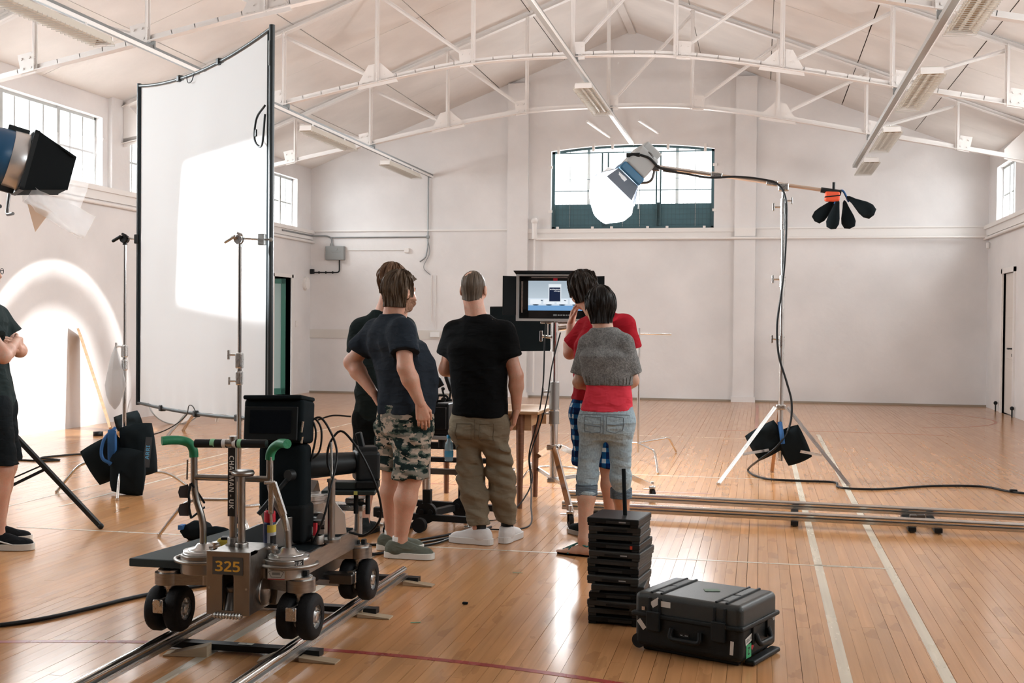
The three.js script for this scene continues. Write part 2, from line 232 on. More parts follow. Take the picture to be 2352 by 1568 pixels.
// ================================================================ roof trusses with arched bottom chord
{
  const xs = [-6.62, -5.5, -4.12, -2.75, -1.375, 0, 1.375, 2.75, 4.12, 5.5, 6.62], low = [4.05, 4.28, 4.55, 4.82, 5.03, 5.075, 5.03, 4.82, 4.55, 4.28, 4.05], up = (x) => RIDGE - 0.06 - Math.abs(x) * (RIDGE - EAVE) / (XM - X0) - 0.03;
  const proto = thing('roof_truss', '', 'truss');
  const P = (x, y, z = 0) => [x, y, z], lowAt = (i) => low[i];
  const chord = []; const curve = new THREE.CatmullRomCurve3(xs.map((x, i) => V(x, low[i], 0)), false, 'centripetal'); const L = curve.getPoints(50);
  for (let i = 0; i < 50; i++) { const a = L[i], b = L[i + 1], e = b.clone().sub(a).setLength(0.004); chord.push(beam([a.x - e.x, a.y - e.y - 0.0, 0], [b.x + e.x, b.y + e.y, 0], 0.11, 0.012)); chord.push(beam([a.x - e.x, a.y - e.y + 0.035, 0], [b.x + e.x, b.y + e.y + 0.035, 0], 0.012, 0.07)); }
  part(proto, 'bottom_chord', chord, M.steelWhite);
  for (const s of [-1, 1]) part(proto, 'rafter', [beam(P(s * 6.62, up(6.62)), P(0, up(0)), 0.11, 0.012), beam(P(s * 6.62, up(6.62) + 0.03), P(0, up(0) + 0.03), 0.012, 0.07)], M.steelWhite);
  const angleBar = (a, b, w = 0.062) => [beam(a, b, w, 0.009), beam(a, b, 0.009, w)];
  const nuts = [];
  for (let i = 1; i < 10; i++) { const a = P(xs[i], low[i] - 0.01), b = P(xs[i], up(xs[i]) + 0.02); part(proto, 'post', angleBar([a[0], a[1], 0.03], [b[0], b[1], 0.03]), M.steelWhite);
    for (const y of [low[i] + 0.06, low[i] + 0.14, up(xs[i]) - 0.06, up(xs[i]) - 0.14]) nuts.push(disc(0.014, 0.016, [xs[i], y, 0.045], [Math.PI / 2, 0, 0], 6)); }
  const diag = (i, j) => { const a = P(xs[i], low[i] + 0.04), b = P(xs[j], up(xs[j]) - 0.05); part(proto, 'brace', angleBar([a[0], a[1], -0.02], [b[0], b[1], -0.02], 0.055), M.steelWhite); };
  diag(4, 3); diag(3, 2); diag(2, 1); diag(6, 7); diag(7, 8); diag(8, 9); diag(5, 6);
  for (const i of [1, 2, 3, 4, 5, 6, 7, 8, 9]) { const big = i === 3 || i === 7, w = big ? 0.30 : 0.13, h = big ? 0.26 : 0.2, dx = big ? 0 : (i === 5 ? 0.07 : xs[i] < 0 ? -0.1 : 0.1);
    const sh = big ? [[-w, -0.05], [w, -0.05], [w * 0.85, 0.06], [w * 0.3, h], [-w * 0.3, h], [-w * 0.85, 0.06]] : [[-w * 0.7, -0.04], [w * 0.7, -0.04], [w * 0.7, h], [-w * 0.7, h]];
    const tilt = Math.atan2(low[Math.min(10, i + 1)] - low[i - 1], xs[Math.min(10, i + 1)] - xs[i - 1]);
    part(proto, 'gusset_plate', [ext(sh, 0.012, 0, [xs[i] + dx, low[i] + 0.0, 0.008], [0, 0, tilt])], M.steelWhite);
    const bolts = big ? [-0.22, -0.13, -0.04, 0.05, 0.14, 0.23].map((t) => [t, 0.02]).concat([[-0.12, 0.1], [0.12, 0.1], [0, 0.16]]) : [[-0.05, 0.03], [0.05, 0.03], [-0.05, 0.14], [0.05, 0.14]];
    for (const [bx, by] of bolts) nuts.push(disc(0.014, 0.02, [xs[i] + dx + bx * Math.cos(tilt) - by * Math.sin(tilt), low[i] + by * Math.cos(tilt) + bx * Math.sin(tilt), 0.02], [Math.PI / 2, 0, 0], 6)); }
  for (const s of [-1, 1]) part(proto, 'heel_plate', [ext([[0, -0.06], [s * -0.42, 0.05], [s * -0.42, 0.2], [0, 0.62]].map(([x, y]) => [x, y]), 0.012, 0, [s * 6.62, 4.06, 0.0])], M.steelWhite);
  part(proto, 'bolts', nuts, M.steelWhite);
  const names = ['farthest white steel roof truss, nearest the gable wall', 'second white steel roof truss from the gable wall, bowed bottom chord complete in view', 'third white steel roof truss from the gable wall, cut by the top of the picture'];
  TRUSS_Z.slice(0, 3).forEach((z, k) => { const t = k ? proto.clone() : proto; if (k) { t.name = numbered('roof_truss'); scene.add(t); t.userData = {}; } t.position.set(XM + 0.02, 0, z); tag(t, names[k] ?? 'white steel roof truss overhead behind the viewpoint', 'truss', 'white steel roof trusses'); });
}
// ================================================================ side windows: frosted panes in steel bars
{
  let n = 1;
  for (const [x, d] of [[X0, 1], [X1, -1]]) for (const [f, e] of sideWindows) {
    const xw = x - d * 0.17, w = new THREE.Group(); w.name = `window_${n++}`; w.userData = { kind: 'structure', category: 'window', label: `high steel window in the ${d > 0 ? 'long wall beside the diffusion frame' : 'opposite long wall with the narrow door'}, ${['nearest', 'second from', 'third from', 'fourth from', 'fifth from', 'sixth from'][sideWindows.findIndex((q) => q[0] === f)]} the gable wall` }; scene.add(w);
    const zs = [], len = e - f, cols = Math.round(len / 0.327); for (let i = 0; i <= cols; i++) zs.push(f + len * i / cols);
    const bars = (y0, y1, z0, z1, t = 0.02, dp = 0.05) => span(xw + d * 0.012, xw + d * (0.012 + dp), y0, y1, z0, z1);
    part(w, 'frame', [bars(SILL, SILL + 0.04, f, e), bars(HEAD - 0.04, HEAD, f, e), bars(SILL, HEAD, f, f + 0.035), bars(SILL, HEAD, e - 0.035, e)], M.frameGrey);
    const mid = SILL + 0.47;
    part(w, 'glazing_bar', [bars(mid, mid + 0.03, f, e, 0, 0.03)], M.frameGrey);
    zs.slice(1, -1).forEach((z, i) => { const wide = i === 2 || i === cols - 4; part(w, 'glazing_bar', [bars(SILL, HEAD, z - (wide ? 0.035 : 0.015), z + (wide ? 0.035 : 0.015), 0, wide ? 0.06 : 0.035)], M.frameGrey); });
    for (let i = 0; i < cols; i++) for (const [y0, y1] of [[SILL + 0.02, mid + 0.01], [mid + 0.01, HEAD - 0.02]]) part(w, 'pane', [span(xw - 0.002, xw + 0.002, y0 + 0.002, y1 - 0.002, zs[i] + 0.002, zs[i + 1] - 0.002)], M.frosted);
    part(w, 'sill', metreUV(span(xw, x + d * 0.02, SILL - 0.0, SILL + 0.02, f, e)), M.trim);
    for (const y of [SILL + 0.26, SILL + 0.78]) { // sky light comes down through the panes
      const l = new THREE.RectAreaLight(C(0.94, 0.975, 1), WINDOW_NITS, len - 0.02, 0.6); l.name = 'window_daylight'; l.position.set(xw - d * 0.2, y + 0.06, (f + e) / 2); l.lookAt(xw - d * 0.2 + d * 0.84, y + 0.06 - 0.54, (f + e) / 2); w.add(l); }
  }
  // arched gable window
  const g = new THREE.Group(); g.name = `window_${n}`; g.userData = { kind: 'structure', category: 'window', label: 'wide arched gable window with a dark lower band, behind the boom lamp' }; scene.add(g);
  const zf = Z0 - 0.16, B = (x0, x1, y0, y1, dz = 0.05, z = zf) => span(x0, x1, y0, y1, z - dz / 2, z + dz / 2);
  part(g, 'frame', [B(-4.12, -4.06, 3.37, 4.94, 0.07), B(-0.96, -0.90, 3.37, 4.94, 0.07), B(-4.12, -0.90, 3.37, 3.42, 0.07), B(-4.1, -0.92, 4.885, 4.905, 0.05)], M.tealFrame);
  const topArc = []; for (let i = 0; i < 24; i++) { const y = (t) => { const u = t / 24; return (1 - u) * (1 - u) * 4.90 + 2 * u * (1 - u) * 5.12 + u * u * 4.90; }; topArc.push(beam([-4.12 + 3.22 * i / 24, y(i), zf], [-4.12 + 3.22 * (i + 1) / 24 + 0.005, y(i + 1), zf], 0.07, 0.045)); }
  part(g, 'arched_head', topArc, M.tealFrame);
  for (const x of [-3.11, -2.99, -2.03, -1.95]) part(g, 'mullion', [B(x - 0.014, x + 0.014, 3.4, 4.9, 0.06)], M.tealFrame);
  for (const x of [-3.39, -1.63]) part(g, 'post', [B(x - 0.03, x + 0.03, 3.4, 5.0, 0.05, zf - 0.06)], M.frameGrey);
  for (const x of [-3.76, -2.70, -2.36, -1.27]) part(g, 'glazing_bar', [B(x - 0.005, x + 0.005, 3.4, 4.98, 0.02)], M.frameGrey);
  for (const [y, t] of [[4.14, 0.016], [4.37, 0.006]]) part(g, 'glazing_bar', [B(-4.1, -0.92, y - t / 2, y + t / 2, 0.03)], M.tealFrame);
  for (const [a, b] of [[-4.08, -3.11], [-2.99, -2.03], [-1.95, -0.94]]) { part(g, 'pane', [B(a, b, 3.88, 4.9, 0.004, zf - 0.012)], M.clear); part(g, 'lower_board', metreUV(B(a, b, 3.42, 3.87, 0.02, zf - 0.02)), M.tealBoard, 'dark teal lower band'); }
  for (const [a, b] of [[-3.11, -2.99], [-2.03, -1.95]]) part(g, 'lower_board', metreUV(B(a, b, 3.42, 3.9, 0.02, zf - 0.03)), M.tealFrame); const grid = []; for (let x = -4.05; x < -0.93; x += 0.075) grid.push(B(x - 0.003, x + 0.003, 3.42, 3.88, 0.006, zf + 0.05)); for (let y = 3.46; y < 3.88; y += 0.1) grid.push(B(-4.06, -0.96, y - 0.003, y + 0.003, 0.006, zf + 0.055));
  part(g, 'wire_guard', grid, M.tealFrame).userData.kind = 'stuff';
  for (const x of [-3.97, -3.27, -2.89, -2.18, -1.8, -1.08]) { const y = 4.9 + 0.2 * (1 - Math.abs(x + 2.51) / 1.61) * 0.6; part(g, 'guard_bracket', [B(x - 0.025, x + 0.025, y - 0.06, y + 0.1, 0.03, Z0 + 0.015)], M.trim); part(g, 'guard_bracket', [B(x - 0.025, x + 0.025, 3.34, 3.41, 0.05, Z0 + 0.06)], M.trim); }
  for (const [x, y] of [[-4.13, 3.72], [-4.13, 4.6], [-0.89, 3.72], [-0.89, 4.6]]) part(g, 'guard_bracket', [B(x - 0.04, x + 0.04, y - 0.025, y + 0.025, 0.03, Z0 + 0.015)], M.trim);
  const l = new THREE.RectAreaLight(C(0.95, 0.98, 1), 14, 3.1, 1.1); l.name = 'window_daylight'; l.position.set(-2.51, 4.42, zf - 0.25); l.lookAt(-2.51, 4.42, 0); g.add(l);
}
// ================================================================ doors
{
  const dl = new THREE.Group(); dl.name = 'door_1'; dl.userData = { kind: 'structure', category: 'door', label: 'green glazed door standing ajar in the far corner' }; scene.add(dl);
  const gr = std([0.012, 0.13, 0.085], 0.45), { z0, z1, h } = doorL;
  part(dl, 'door_frame', metreUV(merged([span(X0 - 0.36, X0 + 0.03, 0, h + 0.06, z0 - 0.07, z0), span(X0 - 0.36, X0 + 0.03, h, h + 0.07, z0 - 0.07, z1 + 0.07), span(X0 - 0.36, X0 + 0.03, 0, h + 0.06, z1, z1 + 0.07)])), M.trim);
  const leaf = new THREE.Group(); leaf.name = 'leaf'; leaf.position.set(X0 - 0.1, 0, z0 + 0.03); leaf.rotation.y = Math.PI + 0.72; dl.add(leaf);
  part(leaf, 'leaf_frame', [span(0, 0.09, 0.02, h - 0.02, -0.02, 0.02), span(0.7, 0.79, 0.02, h - 0.02, -0.02, 0.02), span(0, 0.79, 0.02, 0.14, -0.02, 0.02), span(0, 0.79, h - 0.12, h - 0.02, -0.02, 0.02)], gr);
  part(leaf, 'leaf_glass', [span(0.09, 0.7, 0.14, h - 0.12, -0.004, 0.004)], phys([0.50, 0.60, 0.57], { roughness: 0.6, transmission: 0.45 }));
  const bw = thing('brick_wall', 'pale brick wall outside the open green door', 'wall'); bw.userData.kind = 'structure';
  part(bw, 'mortar_bed', [span(-12.4, -9.7, 0, 2.9, -24.6, -24.5)], std([0.35, 0.32, 0.29], 0.9));
  const bm = [std([0.42, 0.33, 0.26], 0.85), std([0.48, 0.38, 0.30], 0.85), std([0.36, 0.27, 0.21], 0.85)], bg = new THREE.BoxGeometry(0.215, 0.065, 0.03), R = rng(8);
  for (let r = 0; r < 32; r++) for (let c = 0; c < 9; c++) { const b = part(bw, 'brick', bg, bm[R() * 3 | 0]); b.position.set(-11.7 + c * 0.225 + (r % 2) * 0.11, 0.05 + r * 0.075, -24.5); }
  const yard = structure('ground_outside', span(-30, 30, -0.32, -0.02, -60, Z0 - 0.36), std([0.3, 0.3, 0.28], 0.9)); part(yard, 'paving', [span(-30, X0 - 0.36, -0.32, -0.02, Z0 - 0.36, Z1 + 5), span(X1 + 0.36, 30, -0.32, -0.02, Z0 - 0.36, Z1 + 5)], std([0.3, 0.3, 0.28], 0.9));
  const dr = new THREE.Group(); dr.name = 'door_2'; dr.userData = { kind: 'structure', category: 'door', label: 'narrow white panelled door in the far wall, right edge of the picture' }; scene.add(dr);
  const q = doorR;
  part(dr, 'door_frame', metreUV(merged([span(X1 - 0.03, X1 + 0.1, 0, q.h + 0.08, q.z0 - 0.09, q.z0), span(X1 - 0.03, X1 + 0.1, 0, q.h + 0.08, q.z1, q.z1 + 0.09), span(X1 - 0.03, X1 + 0.1, q.h, q.h + 0.09, q.z0 - 0.09, q.z1 + 0.09)])), M.trim);
  part(dr, 'leaf', metreUV(merged([span(X1 + 0.035, X1 + 0.07, 0.01, q.h, q.z0 + 0.003, q.z1 - 0.003), ...[[0.15, 0.75], [0.95, 1.5], [1.65, 2.3]].map(([a, b]) => rbox(0.014, b - a, 0.6, 0.005, [X1 + 0.03, (a + b) / 2, (q.z0 + q.z1) / 2]))])), std([0.70, 0.64, 0.59], 0.5));
  part(dr, 'handle', [bar([X1 + 0.04, 1.13, q.z1 - 0.22], [X1 - 0.04, 1.13, q.z1 - 0.22], 0.012), rbox(0.02, 0.03, 0.13, 0.008, [X1 - 0.045, 1.13, q.z1 - 0.27]), rbox(0.012, 0.1, 0.05, 0.004, [X1 + 0.03, 1.12, q.z1 - 0.22]), rbox(0.03, 0.05, 0.05, 0.004, [X1 + 0.02, 1.02, q.z1 - 0.22])], M.black);
  for (const z of [q.z0 - 0.3, q.z1 + 0.16]) single('radiator_valve', [bar([X1 - 0.05, 0, z], [X1 - 0.05, 0.12, z], 0.012), ball(0.035, [X1 - 0.05, 0.15, z])], M.black, z < -22 ? 'black pipe valve on the floor beyond the narrow white door' : 'black pipe valve on the floor on the near side of the narrow white door', 'valve');
}
// ================================================================ lighting tracks with fluorescent fittings
function track(x, y, zFar, zNear, label, mat) { const t = thing('lighting_track', label, 'track', [0, 0, 0], 0, 'ceiling lighting tracks');
  part(t, 'channel', [span(x - 0.035, x + 0.035, y - 0.03, y + 0.03, zFar, zNear)], mat);
  part(t, 'white_underside', [span(x + 0.036, x + 0.044, y - 0.045, y - 0.005, zFar, zNear)], M.trim);
  const hang = []; for (const z of TRUSS_Z) if (z > zFar && z < zNear) hang.push(rbox(0.1, 0.1, 0.03, 0.006, [x, y + 0.06, z]), bar([x, y + 0.03, z], [x, y + 0.14, z], 0.008)); part(t, 'hangers', hang, M.galv); return t; }
track(-6.6, 4.47, Z0, 3, 'dark steel lighting track passing behind the white diffusion frame', M.galv);
track(-2.48, 5.0, -23.3, 3, 'grey lighting track down the middle of the roof towards the gable window', std([0.42, 0.41, 0.39], 0.5, 0.5));
track(1.68, 4.44, -23.0, 3, 'pale grey lighting track with caged fittings, upper right', std([0.42, 0.41, 0.39], 0.5, 0.5));
{
  const cage = std([0.50, 0.47, 0.42], 0.5), tubeM = std([0.72, 0.68, 0.60], 0.35), refl = std([0.60, 0.555, 0.485], 0.5);
  const fit = (x, y, z, len, w, tubes, label) => {
    const t = thing('fluorescent_fitting', label, 'light fitting', [x, y, z], 0, 'fluorescent ceiling fittings');
    part(t, 'reflector', [ext([[-w / 2, 0], [-w / 2 + 0.02, 0], [-w / 4, 0.075], [w / 4, 0.075], [w / 2 - 0.02, 0], [w / 2, 0], [w / 4 + 0.01, 0.09], [-w / 4 - 0.01, 0.09]], len)], refl);
    for (let i = 0; i < tubes; i++) { const xx = (i - (tubes - 1) / 2) * 0.09; part(t, 'lamp_tube', [bar([xx, 0.045, -len / 2 + 0.03], [xx, 0.045, len / 2 - 0.03], 0.016)], tubeM); }
    for (const e of [-1, 1]) part(t, 'end_cap', [box(w * 0.8, 0.07, 0.02, [0, 0.045, e * len / 2])], M.trim);
    const c = []; for (let k = 0; k <= 8; k++) { const xx = -w / 2 + w * k / 8; c.push(beam([xx, -0.012, -len / 2], [xx, -0.012, len / 2], 0.004, 0.004)); } for (let k = 0; k <= 30; k++) { const zz = -len / 2 + len * k / 30; c.push(beam([-w / 2, -0.012, zz], [w / 2, -0.012, zz], 0.004, 0.004)); c.push(beam([-w / 2, -0.012, zz], [-w / 2, 0.01, zz], 0.004, 0.004), beam([w / 2, -0.012, zz], [w / 2, 0.01, zz], 0.004, 0.004)); }
    part(t, 'wire_cage', c, cage).userData.kind = 'stuff';
    for (const e of [-0.35, 0.35]) part(t, 'hanger', [bar([0, 0.08, len * e], [0, 0.155, len * e], 0.01)], M.trim);
  };
  fit(-6.55, 4.27, -21.4, 2.0, 0.22, 1, 'caged tube fitting on the dark track nearest the gable wall');
  fit(-6.55, 4.27, -17.6, 2.0, 0.22, 1, 'caged tube fitting on the dark track just past the diffusion frame');
  fit(-6.55, 4.27, -10.0, 2.2, 0.24, 1, 'large caged tube fitting overhead at the upper left corner');
  fit(-2.48, 4.80, -17.9, 2.2, 0.3, 2, 'caged tube fitting on the middle track above the gable window');
  fit(1.82, 4.26, -22.0, 1.7, 0.3, 3, 'farthest caged three-tube fitting on the pale track');
  fit(1.82, 4.26, -18.9, 2.0, 0.3, 3, 'second caged three-tube fitting from the far end of the pale track');
  fit(1.82, 4.26, -15.0, 2.3, 0.3, 3, 'third caged three-tube fitting from the far end of the pale track');
  fit(1.82, 4.26, -10.9, 2.2, 0.3, 3, 'caged three-tube fitting cut by the top edge at upper right');
}
// ================================================================ small wall fixtures
single('distribution_board', [rbox(0.40, 0.29, 0.11, 0.012, [-8.635, 2.9, Z0 + 0.055]), rbox(0.18, 0.02, 0.008, 0.002, [-8.6, 2.93, Z0 + 0.114]), disc(0.03, 0.01, [-8.6, 2.98, Z0 + 0.114], [Math.PI / 2, 0, 0]), bar([-8.72, 3.04, Z0 + 0.05], [-8.72, 3.1, Z0 + 0.05], 0.03)], M.greyBox, 'grey electrical distribution board on the gable wall', 'fuse box');
single('conduit', [pipe([[X0 + 0.05, 3.26, -22], [X0 + 0.05, 3.26, Z0 + 0.04], [-8.85, 3.26, Z0 + 0.04], [-8.72, 3.22, Z0 + 0.04], [-8.72, 3.1, Z0 + 0.04]], 0.016, 0.1)], M.galv, 'grey cable conduit running to the top of the distribution board', 'conduit');
single('conduit', [bar([-8.75, 3.225, Z0 + 0.03], [-6.66, 3.225, Z0 + 0.03], 0.013), pipe([[-6.655, 4.45, Z0 + 0.03], [-6.655, 3.05, Z0 + 0.03], [-6.7, 2.8, Z0 + 0.03], [-6.82, 2.72, Z0 + 0.04]], 0.014, 0.1), tube([[-6.66, 3.2, Z0 + 0.03], [-6.62, 2.9, Z0 + 0.03], [-6.74, 2.6, Z0 + 0.03], [-6.6, 2.45, Z0 + 0.03]], 0.007), rbox(0.06, 0.06, 0.05, 0.01, [-6.655, 3.225, Z0 + 0.03])], M.galv, 'grey conduit with loose cables hanging below the end of the dark track', 'conduit');
single('conduit', [pipe([[-8.55, 2.78, Z0 + 0.04], [-8.55, 2.5, Z0 + 0.04], [-9.12, 2.5, Z0 + 0.04]], 0.014, 0.06), rbox(0.08, 0.1, 0.06, 0.008, [-9.15, 2.52, Z0 + 0.03]), ...[-8.7, -8.85, -9.0].map((x) => rbox(0.02, 0.05, 0.04, 0.004, [x, 2.5, Z0 + 0.03]))], M.black, 'black conduit from the bottom of the distribution board to a small switch', 'conduit');
single('junction_box', [rbox(0.1, 0.1, 0.05, 0.01, [-7.106, 2.954, Z0 + 0.025]), bar([-8.4, 2.96, Z0 + 0.012], [-7.1, 2.96, Z0 + 0.012], 0.01)], M.trim, 'small white junction box on the gable wall right of the distribution board', 'junction box');
single('wall_bell', [disc(0.14, 0.05, [X0 + 0.025, 2.26, -23.33], [0, 0, Math.PI / 2], 32), disc(0.12, 0.03, [X0 + 0.055, 2.26, -23.33], [0, 0, Math.PI / 2], 32)], M.trim, 'round white wall bell beside the green door', 'bell');
single('light_switch', [rbox(0.03, 0.12, 0.09, 0.006, [X0 + 0.015, 1.43, -22.86]), rbox(0.03, 0.05, 0.05, 0.006, [X0 + 0.025, 1.43, -22.86])], M.trim, 'white light switch beside the green door', 'switch');
single('wall_socket', [rbox(0.2, 0.1, 0.04, 0.006, [-6.49, 1.23, Z0 + 0.042])], M.whitePlastic, 'white double socket on the grey wall band', 'socket');
single('surface_cable', [bar([-6.49, 1.3, Z0 + 0.012], [-6.49, 2.45, Z0 + 0.012], 0.008), bar([-6.58, 1.5, Z0 + 0.012], [-6.58, 2.45, Z0 + 0.012], 0.008)], M.trim, 'pair of white surface cables rising from the white socket', 'cable');
single('alarm_sensor', [rbox(0.06, 0.12, 0.08, 0.02, [X1 - 0.03, 3.0, -23.5])], M.trim, 'small white alarm sensor high in the far corner', 'sensor');
for (const s of [[-3.13, 5.2, -2.95, 4.85], [-2.15, 5.35, -1.98, 4.9]]) single('roof_stay', [bar([s[0] - 0.15, 5.35, Z0 + 0.9], [s[2], s[3] + 0.32, Z0 + 0.05], 0.025)], M.trim, s[0] < -3 ? 'white slanting stay left of the middle track above the gable window' : 'white slanting stay to the right of the middle track above the gable window', 'stay');
// ================================================================ equipment helpers
function aimed(dir) { const z = dir.clone().normalize(), x = V(0, 1, 0).cross(z).normalize(), y = z.clone().cross(x); return new THREE.Quaternion().setFromRotationMatrix(new THREE.Matrix4().makeBasis(x, y, z)); }
function rebase(t) { for (const c of t.children) c.position.sub(t.position); return t; }      // parts were laid out in the hall's axes
function pillow(w, h, d, p, r = [0, 0, 0], seed = 1, lump = 0.25) {
  const g = new THREE.BoxGeometry(w, h, d, 12, 14, 2), a = g.attributes.position;
  for (let i = 0; i < a.count; i++) { const x = a.getX(i) / (w / 2), y = a.getY(i) / (h / 2), z = a.getZ(i) / (d / 2), k = Math.pow(Math.max(0, (1 - x ** 4) * (1 - y ** 4)), 0.5), n = 1 + lump * (n3(x * 2 + seed, y * 2, seed * 3.1) - 0.5) * 2; a.setXYZ(i, a.getX(i) * (1 - 0.07 * y * y), a.getY(i) * (1 - 0.07 * x * x), z * d / 2 * (0.06 + 0.94 * k * n)); }
  g.computeVertexNormals(); return at(g, p, r);
}
// label plate: thin box whose front carries a drawn face
function plate(parent, name, w, h, tex, p, r = [0, 0, 0], d = 0.002, rough = 0.5) { const g = new THREE.PlaneGeometry(w, h); g.translate(0, 0, d / 2); const m = part(parent, name, [at(g, p, r)], new THREE.MeshStandardMaterial({ map: tex, roughness: rough })); return m; }
const words = (txt, o = {}) => canvasTex(o.w ?? 512, o.h ?? 128, (c, w, h) => { c.fillStyle = o.bg ?? '#0b0d0e'; c.fillRect(0, 0, w, h); if (o.border) { c.strokeStyle = o.border; c.lineWidth = h * 0.05; c.strokeRect(h * 0.06, h * 0.06, w - h * 0.12, h - h * 0.12); } c.fillStyle = o.fg ?? '#d9d6cf'; c.font = `bold ${o.size ?? h * 0.62}px ${o.font ?? 'sans-serif'}`; c.textAlign = 'center'; c.textBaseline = 'middle'; c.save(); c.translate(w / 2, h / 2); if (o.turn) c.rotate(o.turn); c.scale(o.sx ?? 1, 1); c.fillText(txt, 0, 0); c.restore(); });
const wingNut = (p, dir = [1, 0, 0], s = 1) => { const q = [p[0] + dir[0] * 0.05 * s, p[1] + dir[1] * 0.05 * s, p[2] + dir[2] * 0.05 * s]; return [bar(p, q, 0.007 * s), rbox(0.014 * s, 0.055 * s, 0.014 * s, 0.004, q)]; };
// ================================================================ curved white diffusion frame
{
  const A = [-5.27, -9.5], B = [-3.31, -7.76], t = thing('diffusion_frame', 'tall white diffusion cloth stretched in a thin black frame', 'diffusion frame', [-4.3, 0.78, -8.63]);
  const n = V(-(B[1] - A[1]), 0, B[0] - A[0]).normalize(); // towards the lit side and the viewpoint
  if (n.z < 0) n.negate();
  const at2 = (u, y, o = 0) => [A[0] + (B[0] - A[0]) * u + n.x * o, y, A[1] + (B[1] - A[1]) * u + n.z * o];
  const top = (u) => 3.51 - 0.17 * 4 * u * (1 - u) * 0.55, bot = (u) => 0.775 + 0.04 * u - 0.03 * 4 * u * (1 - u);
  const g = new THREE.PlaneGeometry(1, 1, 40, 48), a = g.attributes.position;
  for (let i = 0; i < a.count; i++) { const u = a.getX(i) + 0.5, v = a.getY(i) + 0.5, uu = 0.012 + 0.976 * u, y0 = bot(uu) + 0.015, y1 = top(uu) - 0.02; const e = Math.min(u, 1 - u, v, 1 - v), rip = 0.02 * (n3(u * 7, v * 5, 2) - 0.5) * Math.min(1, e * 9) + 0.012 * Math.sin(u * 60 + v * 6) * Math.exp(-v * 14) + (Math.abs(v - 0.215) < 0.012 || Math.abs(v - 0.52 - u * 0.1) < 0.01 ? 0.004 : 0) + 0.014 * (n3(u * 26 + 5, v * 10, 9) - 0.5) * Math.exp(-((v - 0.66) * (v - 0.66)) * 90) * u; a.setXYZ(i, ...at2(uu, y0 + (y1 - y0) * v, rip)); }
  g.computeVertexNormals();
  part(t, 'diffusion_cloth', g, phys([0.70, 0.71, 0.715], { roughness: 1, transmission: 0.34, side: THREE.DoubleSide }));
  const rod = (f, m) => { const pts = []; for (let i = 0; i <= 16; i++) pts.push(f(i / 16)); return tube(pts, 0.014, 32, 8); };
  const fr = std([0.025, 0.033, 0.036], 0.4), gr = std([0.11, 0.125, 0.13], 0.4, 0.5);
  part(t, 'top_tube', [rod((u) => at2(u, top(u)))], gr); part(t, 'bottom_tube', [rod((u) => at2(u, bot(u)))], gr);
  for (const u of [0, 1]) part(t, 'side_tube', [bar(at2(u, bot(u) - 0.02), at2(u, top(u) + 0.02), 0.02, 0.02, 10)], fr);
  part(t, 'black_border', [beam(at2(0.014, bot(0), 0.006), at2(0.014, top(0) - 0.02, 0.006), 0.05, 0.004, [n.z, 0, -n.x]), beam(at2(0.987, bot(1), 0.006), at2(0.987, top(1), 0.006), 0.045, 0.004, [n.z, 0, -n.x])], M.blackCloth);
  for (const [u, e] of [[0.36, 1], [0.66, 1], [0.22, 0], [0.5, 0], [0.8, 0]]) part(t, 'tube_clip', [rbox(0.05, 0.05, 0.05, 0.008, at2(u, e ? top(u) : bot(u)), [0, -0.73, 0])], fr);
  part(t, 'tie_loop', [tube([at2(0.42, top(0.42), 0.01), at2(0.44, top(0.42) - 0.06, 0.02), at2(0.47, top(0.42) - 0.06, 0.02), at2(0.48, top(0.48), 0.01)], 0.004)], fr);
  part(t, 'tie_loop', [tube([at2(0.45, bot(0.45), 0.02), at2(0.47, bot(0.45) + 0.06, 0.03), at2(0.5, bot(0.45) + 0.06, 0.03), at2(0.52, bot(0.5), 0.02)], 0.004)], fr);
  part(t, 'strap', [tube([at2(0.985, 2.98, 0.03), at2(0.95, 2.9, 0.05), at2(0.94, 2.75, 0.05), at2(0.97, 2.7, 0.04), at2(0.985, 2.92, 0.03)], 0.008), rbox(0.03, 0.05, 0.012, 0.004, at2(0.945, 2.8, 0.05), [0, -0.73, 0])], fr);
  part(t, 'maker_label', [beam(at2(1, 3.25, 0.022), at2(1, 3.42, 0.022), 0.016, 0.002, [n.z, 0, -n.x])], M.greyBox);
  rebase(t);
}
